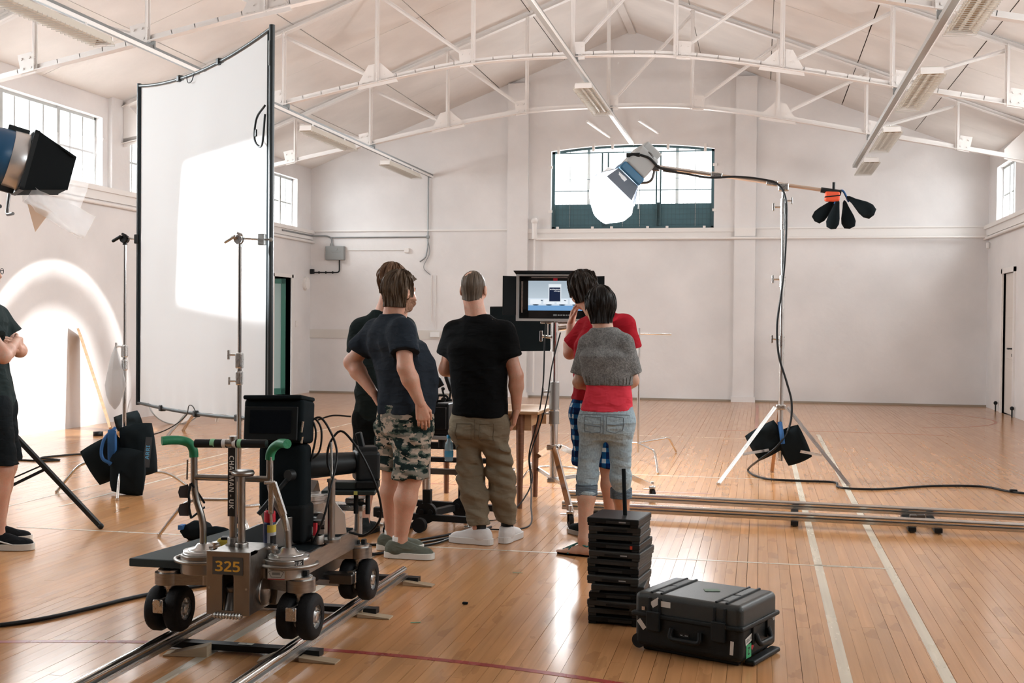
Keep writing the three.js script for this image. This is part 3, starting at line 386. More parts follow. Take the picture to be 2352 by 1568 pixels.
// ================================================================ light stands
// C-stand with bent sliding legs
function cStand(x, z, h, turn, label, opt = {}) {
  const t = thing('light_stand', label, 'stand', [x, 0, z], 0, 'chrome turtle-base stands');
  part(t, 'pole', [bar([0, 0.12, 0], [0, 1.2, 0], 0.017), bar([0, 1.2, 0], [0, h, 0], 0.0135)], M.chrome);
  part(t, 'collar', [rbox(0.05, 0.11, 0.05, 0.012, [0, 1.22, 0]), ...wingNut([-0.02, 1.26, 0], [-1, 0, 0], 1.2)], M.alu);
  part(t, 'collar', [rbox(0.045, 0.1, 0.045, 0.012, [0, 1.1, 0]), ...wingNut([-0.02, 1.08, 0.01], [-1, 0, 0])], M.alu);
  turn.forEach((a, i) => { const y = 0.26 - i * 0.05, c = Math.cos(a), s = Math.sin(a); part(t, 'leg', [pipe([[0, y, 0], [c * 0.36, y, s * 0.36], [c * 0.55, 0.012, s * 0.55]], 0.0125, 0.1), disc(0.016, 0.02, [c * 0.55, 0.012, s * 0.55])], M.chrome); });
  part(t, 'leg_collar', [bar([0, 0.1, 0], [0, 0.3, 0], 0.024)], M.chrome);
  const hy = h + 0.03, arm = new THREE.Group(); arm.name = 'grip_head'; arm.position.set(0, hy, 0); arm.rotation.y = opt.armTurn ?? 0; t.add(arm);
  const dk = opt.pale ? M.alu : M.black;
  part(arm, 'knuckle', [disc(0.036, 0.035, [0, 0, 0], [Math.PI / 2, 0, 0]), disc(0.03, 0.06, [0, 0, 0.01], [Math.PI / 2, 0, 0]), bar([0, -0.05, 0], [0, 0.02, 0], 0.02)], dk);
  part(arm, 'tee_handle', [rbox(0.1, 0.026, 0.03, 0.012, [-0.05, 0.0, 0.05], [0, 0, 0.5]), rbox(0.05, 0.02, 0.02, 0.008, [0.02, 0.035, 0.05], [0, 0, -0.4])], dk);
  part(arm, 'arm', [bar([0, 0.01, 0], [opt.arm ?? 0.12, 0, 0], 0.008)], M.alu);
  part(arm, 'frame_clamp', [rbox(0.045, 0.08, 0.05, 0.006, [(opt.arm ?? 0.12), 0, 0]), bar([opt.arm ?? 0.12, 0, 0], [(opt.arm ?? 0.12) + 0.06, 0, 0], 0.006), ball(0.014, [(opt.arm ?? 0.12) + 0.065, 0, 0])], opt.pale ? M.greyBox : M.black);
  return t;
}
cStand(-5.40, -9.5, 2.16, [2.7, 1.15, -0.55], 'chrome turtle-base stand with sandbag holding the far side of the diffusion frame', { arm: 0.12 });
cStand(-3.50, -7.68, 2.02, [2.95, -0.9, 1.0], 'chrome turtle-base stand behind the dolly holding the near side of the diffusion frame', { arm: 0.16, pale: true });
// sandbags
function sandbag(name, parts, label, strap, pos) { const t = thing(name, label, 'sandbag', pos, 0, 'black saddle sandbags'); parts.forEach((g) => part(t, 'lobe', [g], M.blackCloth)); if (strap) part(t, 'carry_strap', strap, M.blueStrap, 'blue webbing strap'); return t; }
{
  const t = sandbag('sandbag', [pillow(0.40, 0.36, 0.15, [-0.10, -0.13, 0.05], [0.2, 0.1, 0.45], 2), pillow(0.34, 0.40, 0.15, [0.12, -0.22, 0.11], [0.05, -0.15, -0.06], 5), pillow(0.30, 0.46, 0.14, [0.15, -0.05, -0.02], [0, 0.8, 0.12], 9)], 'black sandbag with blue strap on the chrome stand left of the diffusion frame', [pillow(0.08, 0.34, 0.05, [0.0, -0.02, 0.15], [0.25, 0.1, -0.12], 3), tube([[0.0, 0.15, 0.1], [-0.05, 0.05, 0.2], [-0.05, -0.1, 0.22], [0.01, -0.15, 0.18]], 0.014)], [-5.38, 0.42, -9.42]);
  const tex = words('ARRI', { w: 256, h: 64, bg: '#0c1216', fg: '#3f86a8', size: 52 });
  plate(t, 'brand_print', 0.26, 0.06, tex, [0.262, -0.06, 0.03], [0, 0.95, Math.PI / 2 - 0.1]);
}
sandbag('sandbag', [pillow(0.34, 0.30, 0.10, [-0.12, -0.06, 0.07], [0.1, 0, 0.55], 4), pillow(0.26, 0.36, 0.10, [0.13, -0.10, 0.07], [0.1, 0, 0.42], 6)], 'black sandbag with blue strap hanging on the legs of the boom stand', [tube([[0.0, 0.12, 0.09], [0.02, 0.0, 0.145], [0.03, -0.08, 0.14]], 0.022)], [0.2, 0.44, -11.9]);
sandbag('sandbag', [pillow(0.2, 0.14, 0.12, [0, 0.07, 0], [1.3, 0.2, 0], 8), pillow(0.16, 0.12, 0.1, [0.16, 0.06, 0.03], [1.3, 0, 0], 3)], 'black bag lying on a stand leg behind the dolly', [box(0.03, 0.03, 0.06, [-0.08, 0.1, 0.06])], [-3.72, 0.0, -7.5]);
// clear plastic bag hanging on the stand
{ const g = lathe([[0.002, 0.28], [0.02, 0.24], [0.05, 0.16], [0.075, 0.05], [0.085, -0.06], [0.075, -0.15], [0.045, -0.22], [0.012, -0.265], [0.001, -0.27]], [0, 0, 0], [0, 0, 0], 22), a = g.attributes.position; for (let i = 0; i < a.count; i++) { const k = 0.8 + 0.4 * n3(a.getX(i) * 30, a.getY(i) * 16, a.getZ(i) * 30); a.setX(i, a.getX(i) * k); a.setZ(i, a.getZ(i) * k * 0.6); } g.computeVertexNormals();
  const b = single('plastic_bag', [g], phys([0.8, 0.8, 0.8], { roughness: 0.35, transmission: 0.55, side: THREE.DoubleSide }), 'clear plastic bag hanging from the chrome stand left of the diffusion frame', 'bag'); b.position.set(-5.455, 0.985, -9.44); }
// ================================================================ film lamp at the left edge, aimed at the diffusion frame
{
  const pos = [-4.955, 2.56, -7.42], dir = V(0.74, -0.25, -0.66).normalize();
  const t = thing('film_lamp', 'blue film lamp with black barn doors and plastic wrap at the left edge', 'film lamp', pos);
  const q = aimed(dir), body = (g) => { g.applyMatrix4(new THREE.Matrix4().makeRotationFromQuaternion(q)); return g; };
  const blue = std([0.012, 0.085, 0.19], 0.35), silver = std([0.75, 0.76, 0.77], 0.3, 0.6);
  part(t, 'housing', [body(lathe([[0.001, -0.46], [0.09, -0.46], [0.13, -0.40], [0.165, -0.32], [0.19, -0.20], [0.192, -0.13], [0.175, -0.13]], [0, 0, 0], [Math.PI / 2, 0, 0], 36))], blue);
  part(t, 'rear_box', [body(rbox(0.2, 0.24, 0.16, 0.02, [0, 0, -0.5]))], M.greyBox);
  part(t, 'lens_ring', [body(lathe([[0.17, -0.13], [0.196, -0.13], [0.2, -0.03], [0.182, -0.03], [0.17, -0.13]], [0, 0, 0], [Math.PI / 2, 0, 0], 36))], silver);
  part(t, 'lens', [body(lathe([[0.001, -0.07], [0.09, -0.075], [0.17, -0.1]], [0, 0, 0], [Math.PI / 2, 0, 0], 32))], std([0.9, 0.9, 0.9], 0.4, 0, { emissive: C(1, 1, 1), emissiveIntensity: 3 }));
  part(t, 'door_frame', [0, 1, 2, 3].map((k) => body(at(box(0.42, 0.02, 0.03, [0, 0.2, -0.015]), [0, 0, 0], [0, 0, k * Math.PI / 2]))), M.black);
  part(t, 'clip', [body(rbox(0.06, 0.05, 0.14, 0.006, [0.2, 0.0, -0.11])), body(rbox(0.05, 0.06, 0.14, 0.006, [0, -0.2, -0.11])), body(rbox(0.05, 0.05, 0.14, 0.006, [0, 0.2, -0.11]))], M.black);
  const door = (k, w0, w1, len, open) => { const g = ext([[-w0 / 2, 0], [w0 / 2, 0], [w0 / 2 - 0.01, 0.03], [w1 / 2, len], [-w1 / 2, len], [-w0 / 2 + 0.01, 0.03]], 0.004, 0.001); g.rotateX(Math.PI / 2 - open); g.translate(0, 0.205, 0); g.rotateZ(k); part(t, 'barn_door', [body(g)], M.blackMatte); };
  // doors: towards the viewpoint, above, below, beyond
  door(-Math.PI / 2, 0.41, 0.24, 0.27, -0.08); door(Math.PI / 2, 0.41, 0.24, 0.27, -0.08); door(0, 0.41, 0.42, 0.27, -0.37); door(Math.PI, 0.41, 0.42, 0.28, -0.33);
  // crumpled clear wrap round the doors
  const wrap = new THREE.PlaneGeometry(1, 1, 44, 26), a = wrap.attributes.position, ring = (th, v) => { const r = 0.265 + 0.13 * v + 0.05 * (n3(Math.cos(th) * 3 + 4, Math.sin(th) * 3, v * 3) - 0.5) + 0.02 * (n3(Math.cos(th) * 11 + 4, Math.sin(th) * 11, v * 9) - 0.5), z = 0.05 + 0.42 * v + 0.04 * (n3(Math.cos(th) * 2, Math.sin(th) * 2, 7.3) - 0.5); return [Math.cos(th) * r, Math.sin(th) * r, z]; };
  for (let i = 0; i < a.count; i++) { const u = a.getX(i) + 0.5, v = a.getY(i) + 0.5; a.setXYZ(i, ...ring(-2.45 + u * 3.7, v)); } wrap.computeVertexNormals();
  part(t, 'plastic_wrap', [body(wrap)], phys([0.97, 0.97, 0.97], { roughness: 0.5, transmission: 0.93, side: THREE.DoubleSide }), 'crumpled clear plastic wrap');
  const spike = body(ext([[0, 0], [0.16, 0.02], [0.06, -0.16]], 0.006, 0.002, [-0.02, -0.28, 0.22], [0, 1.2, 0])); part(t, 'plastic_wrap', [spike], phys([0.9, 0.75, 0.62], { roughness: 0.4, transmission: 0.5 }));
  part(t, 'yoke', [pipe([[-0.05, 0.0, -0.27], [-0.3, 0.0, -0.27], [-0.3, -0.33, -0.2], [-0.18, -0.33, -0.1]].map((p) => p), 0.012, 0.05)], M.darkSteel);
  const l = new THREE.SpotLight(C(0.95, 0.98, 1), 60, 0, 1.0, 0.15); l.name = 'film_lamp_beam'; l.shadow.radius = 1.2; l.castShadow = true; const o = dir.clone().multiplyScalar(-0.045); l.position.copy(o); l.target.position.copy(dir.clone().multiplyScalar(2)); t.add(l, l.target);
  const s = thing('light_stand', 'black tripod stand of the film lamp behind the person at the left edge', 'stand', [-5.42, 0, -7.6]);
  part(s, 'pole', [bar([0, 0.25, 0], [0, 2.2, 0], 0.018), pipe([[0, 2.1, 0], [0, 2.28, 0.05], [0.2, 2.28, 0.1]], 0.014, 0.05)], M.black);
  for (const [lx, lz] of [[0.84, -0.14], [-0.55, -0.65], [-0.3, 0.78]]) { part(s, 'leg', [beam([lx * 0.04, 0.86, lz * 0.04], [lx, 0.02, lz], 0.03, 0.03), ball(0.022, [lx, 0.022, lz])], M.black); part(s, 'brace', [beam([lx * 0.52, 0.42, lz * 0.52], [0, 0.2, 0], 0.014, 0.02), beam([lx * 0.50, 0.45, lz * 0.52], [0, 0.26, 0], 0.008, 0.01)], M.black); }
  part(s, 'leg_hub', [bar([0, 0.15, 0], [0, 0.3, 0], 0.035), bar([0, 0.82, 0], [0, 0.95, 0], 0.04)], M.black);
}
// ================================================================ second film lamp hidden behind the diffusion frame, lighting the left wall
{
  const p = [-6.62, 1.42, -14.05], dir = V(-2.55, -0.72, -0.30).normalize(), t = thing('film_lamp', 'film lamp behind the diffusion frame lighting the long wall', 'film lamp', p);
  const q = aimed(dir), body = (g) => { g.applyMatrix4(new THREE.Matrix4().makeRotationFromQuaternion(q)); return g; };
  part(t, 'housing', [body(lathe([[0.001, -0.4], [0.1, -0.4], [0.14, -0.33], [0.16, -0.2], [0.16, -0.0], [0.15, 0]], [0, 0, 0], [Math.PI / 2, 0, 0], 32))], std([0.012, 0.085, 0.19], 0.35));
  part(t, 'lens', [body(lathe([[0.001, -0.03], [0.15, -0.05]], [0, 0, 0], [Math.PI / 2, 0, 0], 32))], std([0.9, 0.9, 0.9], 0.4, 0, { emissive: C(1, 1, 1), emissiveIntensity: 4 }));
  const rg = new THREE.Shape(); for (let i = 0; i < 14; i++) rg[i ? 'lineTo' : 'moveTo'](Math.cos(i * 0.4488 + 0.3) * 0.137, Math.sin(i * 0.4488 + 0.3) * 0.137); rg.closePath(); const rh = new THREE.Path(); rh.absellipse(0, -0.012, 0.088, 0.086, 0, Math.PI * 2); rg.holes.push(rh);
  part(t, 'barn_door_frame', [body(ext(rg, 0.004, 0, [0, 0, 0.2])), ...[0.6, 1.5, 2.3, 3.6, 4.9, 5.7].map((k) => body(beam([Math.cos(k) * 0.11, Math.sin(k) * 0.11, 0.2], [Math.cos(k) * 0.165, Math.sin(k) * 0.165, 0.0], 0.025, 0.004, [0, 0, 1])))], M.blackMatte);
  const l = new THREE.SpotLight(C(1, 0.99, 0.97), 40, 0, 0.60, 0.06); l.name = 'film_lamp_beam'; l.castShadow = true; l.shadow.radius = 1; l.position.copy(dir.clone().multiplyScalar(-0.02)); l.target.position.copy(dir); t.add(l, l.target);
  const s = thing('light_stand', 'low stand whose pale legs show under the diffusion frame', 'stand', [-6.75, 0, -14.15]);
  part(s, 'pole', [bar([0, 0.2, 0], [0.05, 1.2, 0], 0.02)], M.alu);
  for (const [lx, lz] of [[-0.62, 0.15], [-0.85, -0.75], [0.72, 0.3]]) part(s, 'leg', [beam([lx * 0.05, 0.72, lz * 0.05], [lx, 0.0, lz], 0.03, 0.03)], M.alu);
  part(s, 'leg_brace', [beam([-0.55, 0.35, 0.12], [0, 0.25, 0], 0.02, 0.02), beam([0.36, 0.36, 0.15], [0, 0.25, 0], 0.02, 0.02)], M.alu);
  const rd = thing('reflector_disc', 'round white reflector leaning on the long wall behind the diffusion frame', 'reflector', [-8.2, 0.0, -15.9]);
  part(rd, 'disc', [at(new THREE.CylinderGeometry(0.42, 0.42, 0.012, 40), [0, 0.40, 0], [Math.PI / 2 - 0.3, 0.35, 0])], M.whitePlastic); part(rd, 'rim', [at(new THREE.TorusGeometry(0.42, 0.008, 6, 48), [0, 0.40, 0], [-0.3, 0.35, 0])], M.greyBox);
}
// ================================================================ things by the left wall
{ const t = thing('wooden_plank', 'wide wooden plank leaning against the long wall, seen edge-on', 'plank', [-8.5, 0, -14.62]);
  part(t, 'plank', [metreUV(beam([0, 0.0, 0], [-0.6, 1.31, -0.2], 0.36, 0.03, [0.5, 0, 0.86]))], std([0.50, 0.33, 0.20], 0.6, 0, { map: T.brush }));
  const b = single('black_bag', [pillow(0.36, 0.26, 0.22, [0, 0, 0], [0.2, 0.2, 0.25], 4)], M.blackCloth, 'black bag slumped at the foot of the leaning plank', 'bag'); b.position.set(-8.27, 0.115, -14.66);
  single('tape_roll', [lathe([[0.03, 0], [0.062, 0], [0.062, 0.05], [0.03, 0.05], [0.03, 0]], [-8.29, 0.001, -13.94], [0, 0, 0], 28)], M.black, 'roll of black tape on the floor near the leaning plank', 'tape roll'); }
// ================================================================ boom stand with lamp
{
  const c = [0.21, 0, -11.9], t = thing('boom_stand', 'tall silver stand carrying the boom arm', 'stand', c);
  part(t, 'lower_pole', [bar([0, 0.2, 0], [0, 1.32, 0], 0.0245)], M.alu); part(t, 'middle_pole', [bar([0, 1.3, 0], [0, 1.9, 0], 0.021)], M.alu); part(t, 'upper_pole', [bar([0, 1.88, 0], [0, 2.78, 0], 0.017)], M.chrome);
  for (const y of [1.34, 1.92, 2.62]) part(t, 'collar', [bar([0, y - 0.055, 0], [0, y + 0.055, 0], 0.031), ...wingNut([-0.02, y + 0.02, 0], [-1, 0, 0], 1.4), ...(y > 2 ? [bar([0, 2.42, 0], [0, 2.72, 0], 0.027), ...wingNut([0.02, 2.7, 0], [1, 0, 0], 1.2)] : [])], M.alu);
  const feet = [[-0.57, 0.58], [0.62, 0.37], [-0.07, -0.52]];
  feet.forEach(([fx, fz], i) => { part(t, 'leg', [beam([fx * 0.1, 0.70, fz * 0.1], [fx, 0.012, fz], 0.022, 0.034), disc(0.02, 0.02, [fx, 0.01, fz])], i === 2 ? std([0.45, 0.30, 0.2], 0.35, 0.8) : M.alu); part(t, 'leg_brace', [beam([fx * 0.62, 0.27, fz * 0.62], [fx * 0.06, 0.30, fz * 0.06], 0.008, 0.026)], M.alu); });
  part(t, 'leg_hub', [rbox(0.09, 0.05, 0.09, 0.012, [0, 0.70, 0]), rbox(0.08, 0.05, 0.08, 0.012, [0, 0.29, 0]), bar([0, 0.18, 0], [0, 0.3, 0], 0.028)], M.alu);
  const b = thing('boom_pole', 'long wooden-toned boom pole balanced on the tall silver stand', 'boom pole', [0.21, 2.83, -11.9]);
  const tan = std([0.55, 0.42, 0.33], 0.35, 0.5), yAt = (x) => 2.855 - (x - 0.21) * 0.158, p = (x) => [x - 0.21, yAt(x) - 2.83, 0];
  part(b, 'pole', [bar(p(-1.0), p(0.62), 0.017)], tan); part(b, 'thin_pole', [bar(p(-1.08), p(-0.4), 0.02)], M.alu);
  for (const x of [-0.43, 0.1]) part(b, 'joint', [rbox(0.11, 0.055, 0.055, 0.01, p(x), [0, 0, -0.157])], M.alu);
  part(b, 'pivot', [rbox(0.1, 0.075, 0.07, 0.012, [0, 0.0, 0])], M.alu); part(b, 'weight_grip', [bar(p(0.56), p(0.75), 0.026), bar(p(0.68), [p(0.68)[0], p(0.68)[1] + 0.09, 0], 0.014)], M.black);
  part(b, 'orange_weight', [rbox(0.14, 0.09, 0.12, 0.02, [0.455, -0.10, 0.02], [0, 0, -0.05])], std([0.75, 0.09, 0.03], 0.6)); part(b, 'weight_strap', [rbox(0.145, 0.012, 0.125, 0.003, [0.455, -0.10, 0.02], [0, 0, 0.1])], M.black);
  const w = thing('counterweight_bags', 'four black shot bags hanging from the boom end', 'sandbag', [0.74, 2.76, -11.9]); w.name = 'counterweight_bag'; w.userData.label = 'cluster of black shot bags hanging from the boom end';
  [[-0.03, -0.04, 0.75, 0.066, 0.30], [-0.02, -0.06, 0.22, 0.062, 0.29], [0.04, -0.06, -0.2, 0.068, 0.28], [0.06, -0.03, -0.95, 0.075, 0.31]].forEach(([x, y, r, ww, hh], i) => { const g = lathe([[0.004, 0], [0.018, -0.02], [0.03, -hh * 0.25], [ww * 0.9, -hh * 0.6], [ww, -hh * 0.78], [ww * 0.75, -hh * 0.95], [0.002, -hh]], [0, 0, 0], [0, 0, 0], 20); g.scale(1, 1, 0.6); part(w, 'bag', [at(g, [x, y, (i % 2) * 0.06 - 0.02], [0, 0, -r])], M.blackCloth); });
  part(w, 'carry_strap', [tube([[-0.05, -0.1, 0.02], [-0.01, 0.02, 0], [0.02, 0.03, 0], [0.08, -0.08, 0.02]], 0.01)], M.blueStrap, 'blue webbing strap');
  // lamp head
  const L = [-1.22, 3.05, -11.9], dir = V(-0.62, -0.72, 0.22).normalize(), h = thing('boom_lamp', 'grey and blue film lamp with a glowing white plastic hood on the boom', 'film lamp', L);
  const q = aimed(dir), body = (g) => { g.applyMatrix4(new THREE.Matrix4().makeRotationFromQuaternion(q)); return g; };
  part(h, 'housing', [body(rbox(0.30, 0.25, 0.24, 0.03, [0, 0, -0.05])), body(rbox(0.2, 0.2, 0.1, 0.02, [0, 0.0, -0.2]))], std([0.36, 0.365, 0.36], 0.5)); part(h, 'front_ring', [body(rbox(0.31, 0.27, 0.09, 0.02, [0, 0, 0.11]))], std([0.03, 0.13, 0.24], 0.4));
  part(h, 'lens', [body(disc(0.11, 0.01, [0, 0, 0.16], [Math.PI / 2, 0, 0]))], std([0.9, 0.9, 0.9], 0.4, 0, { emissive: C(1, 1, 1), emissiveIntensity: 8 }));
  for (let k = 0; k < 4; k++) { const g = ext([[-0.13, 0], [0.13, 0], [0.17, 0.2], [-0.17, 0.2]], 0.004, 0.001); g.rotateX(Math.PI / 2 - 0.55); g.translate(0, 0.13, 0.16); g.rotateZ(k * Math.PI / 2); part(h, 'barn_door', [body(g)], std([0.10, 0.12, 0.15], 0.5)); }
  part(h, 'yoke', [pipe([[0.02, 0.16, 0.1], [0.16, 0.12, 0.1], [0.2, 0.0, 0.06], [0.16, -0.16, 0.06], [0.0, -0.17, 0.06]], 0.012, 0.06), rbox(0.07, 0.06, 0.06, 0.01, [0.2, -0.02, 0.05])], M.darkSteel); part(h, 'plug', [bar([-0.08, 0.1, 0.14], [0.05, 0.1, 0.14], 0.022), tube([[0.05, 0.1, 0.14], [0.14, 0.07, 0.12], [0.24, -0.02, 0.08], [0.4, -0.06, 0.03]], 0.012)], M.black); part(h, 'badge', [body(disc(0.02, 0.006, [0.09, -0.05, -0.0], [0, 0, Math.PI / 2]))], std([0.7, 0.12, 0.04], 0.5));
  part(h, 'pull_chain', [bar([0.03, -0.2, 0.05], [0.03, -0.42, 0.05], 0.003)], M.alu);
  const g = new THREE.PlaneGeometry(1, 1, 40, 30), a = g.attributes.position; for (let i = 0; i < a.count; i++) { const th = (a.getX(i) + 0.5) * Math.PI * 2, v = a.getY(i) + 0.5, r = (0.16 + 0.16 * v - 0.27 * Math.pow(v, 2.4)) * (0.86 + 0.3 * n3(Math.cos(th) * 2 + 3, Math.sin(th) * 2, v * 2.5)) + 0.015 * (n3(Math.cos(th) * 9, Math.sin(th) * 9, v * 9) - 0.5); a.setXYZ(i, Math.cos(th) * r, Math.sin(th) * r, 0.2 + 0.46 * v); }
  g.rotateX(0.0); const hood = body(g); const ha = hood.attributes.position; for (let i = 0; i < ha.count; i++) { const k = Math.max(0, -ha.getY(i) - 0.2); ha.setY(i, ha.getY(i) - k * 0.22 + 0.03); ha.setX(i, ha.getX(i) + k * 0.34 - 0.02); } hood.computeVertexNormals();
  part(h, 'plastic_hood', [hood], phys([0.95, 0.95, 0.95], { roughness: 0.9, transmission: 0.55, side: THREE.DoubleSide, emissive: C(1, 1, 1), emissiveIntensity: 0.35 }), 'crumpled white plastic diffusion hood');
  const l = new THREE.SpotLight(C(0.97, 0.985, 1), 30, 0, 1.0, 0.5); l.name = 'film_lamp_beam'; l.castShadow = true; l.shadow.radius = 4; const gl = new THREE.PointLight(C(0.95, 0.98, 1), 27); gl.name = 'glowing_hood'; gl.castShadow = true; gl.shadow.radius = 11; gl.position.copy(dir.clone().multiplyScalar(0.95)); h.add(gl); l.position.copy(dir.clone().multiplyScalar(0.19)); l.target.position.copy(dir.clone().multiplyScalar(3)); h.add(l, l.target);
  // lamp cable
  single('lamp_cable', [tube([[-0.95, 3.005, -11.86], [-0.75, 2.975, -11.87], [-0.5, 2.93, -11.87], [-0.25, 2.935, -11.87], [0.0, 2.905, -11.86], [0.15, 2.86, -11.86], [0.225, 2.74, -11.86], [0.24, 2.5, -11.87], [0.228, 2.1, -11.87], [0.2, 1.8, -11.86], [0.165, 1.5, -11.86], [0.185, 1.2, -11.86], [0.26, 0.95, -11.85], [0.31, 0.75, -11.84], [0.29, 0.52, -11.8], [0.18, 0.34, -11.72], [0.02, 0.2, -11.8], [-0.08, 0.06, -12.3], [-0.1, 0.011, -12.45], [-0.02, 0.011, -12.0], [0.12, 0.011, -11.78], [0.44, 0.011, -11.74], [0.71, 0.011, -11.72], [0.74, 0.011, -11.36], [1.0, 0.011, -11.31], [1.63, 0.011, -11.72], [2.06, 0.011, -11.78], [2.25, 0.011, -11.48], [2.6, 0.011, -11.3], [3.2, 0.011, -11.25]], 0.0105, 300, 8), rbox(0.07, 0.03, 0.03, 0.01, [2.26, 0.02, -11.48])], M.cable, 'thick black lamp cable running down the boom stand and across the floor', 'cable');
}
// ================================================================ dolly track under the dolly
function railGeo(a, b, y) { return [bar([a[0], y, a[1]], [b[0], y, b[1]], 0.021, 0.021, 14)]; }
function track2(name, label, A0, A1, B0, B1, y, sleepers, mats) {
  const t = thing('dolly_track', label, 'track');
  for (const [a, b] of [[A0, A1], [B0, B1]]) { part(t, 'rail', railGeo(a, b, y), M.rail); part(t, 'rail_base', [beam([a[0], y - 0.032, a[1]], [b[0], y - 0.032, b[1]], 0.05, 0.022, [b[1] - a[1], 0, a[0] - b[0]]), beam([a[0], y - 0.018, a[1]], [b[0], y - 0.018, b[1]], 0.012, 0.03, [b[1] - a[1], 0, a[0] - b[0]])], M.alu); }
  for (const [p, q] of sleepers) part(t, 'sleeper', [beam([p[0], y - 0.058, p[1]], [q[0], y - 0.058, q[1]], 0.055, 0.028, [q[1] - p[1], 0, p[0] - q[0]])], M.black);
  return t;
}
{
  const t = track2('dolly_track', 'steel dolly track running under the film dolly', [-2.572, -3.0], [-2.572, -6.5], [-1.974, -3.0], [-1.974, -6.55], 0.083, [-4.2, -5.02, -5.82, -6.58].map((z) => [[-2.66, z], [-1.89, z]]));
  plate(t, 'sleeper_label', 0.07, 0.03, words('0', { w: 64, h: 32, bg: '#b8b4a8', fg: '#333' }), [-2.25, 0.0405, -5.02], [-Math.PI / 2, 0, 0]);
  const wood = [std([0.42, 0.31, 0.20], 0.75, 0, { map: T.brush }), std([0.50, 0.38, 0.25], 0.75, 0, { map: T.brush })];
  const wedge = (x, z, len, h, turn, label) => { const g = ext([[0, 0], [len, 0], [len, h], [0, 0.006]], 0.07, 0.002); g.translate(-len / 2, 0, 0); const m = single('wooden_wedge', [metreUV(g)], wood[Math.abs(x * 100 | 0) % 2], label, 'wedge', 'wooden levelling wedges'); m.position.set(x, 0.001, z); m.rotation.y = turn; };
  wedge(-2.49, -4.93, 0.2, 0.05, 0.15, 'wooden wedge at the near rail end of the sleeper behind the left front wheel');
  wedge(-2.08, -4.93, 0.13, 0.055, 0.2, 'wooden wedge between the rails beside the right front wheel');
  wedge(-1.88, -4.97, 0.17, 0.02, Math.PI, 'flat wooden wedge outside the right-hand rail, nearest the camera');
  wedge(-1.89, -5.78, 0.17, 0.02, Math.PI, 'flat wooden wedge outside the right-hand rail, at the middle sleeper');
  wedge(-1.88, -6.54, 0.17, 0.025, Math.PI, 'flat wooden wedge outside the right-hand rail, at its far end');
  wedge(-2.02, -5.8, 0.12, 0.05, 0.1, 'wooden wedge between the rails below the middle of the dolly');
  track2('dolly_track', 'long steel dolly track lying across the hall behind the stacked blocks', [-1.55, -9.86], [3.2, -9.52], [-1.5, -9.27], [3.0, -9.0], 0.083, [[0.29, 0], [1.12, 0], [1.30, 0], [-1.2, 0], [2.4, 0]].map(([x]) => [[x, -9.82 + x * 0.07], [x - 0.02, -9.12 + x * 0.055]]));
  const j = scene.children.at(-1); part(j, 'rail_joint', [rbox(0.1, 0.03, 0.03, 0.006, [1.2, 0.05, -9.55]), rbox(0.05, 0.04, 0.05, 0.006, [1.16, 0.045, -9.52])], M.darkSteel);
}
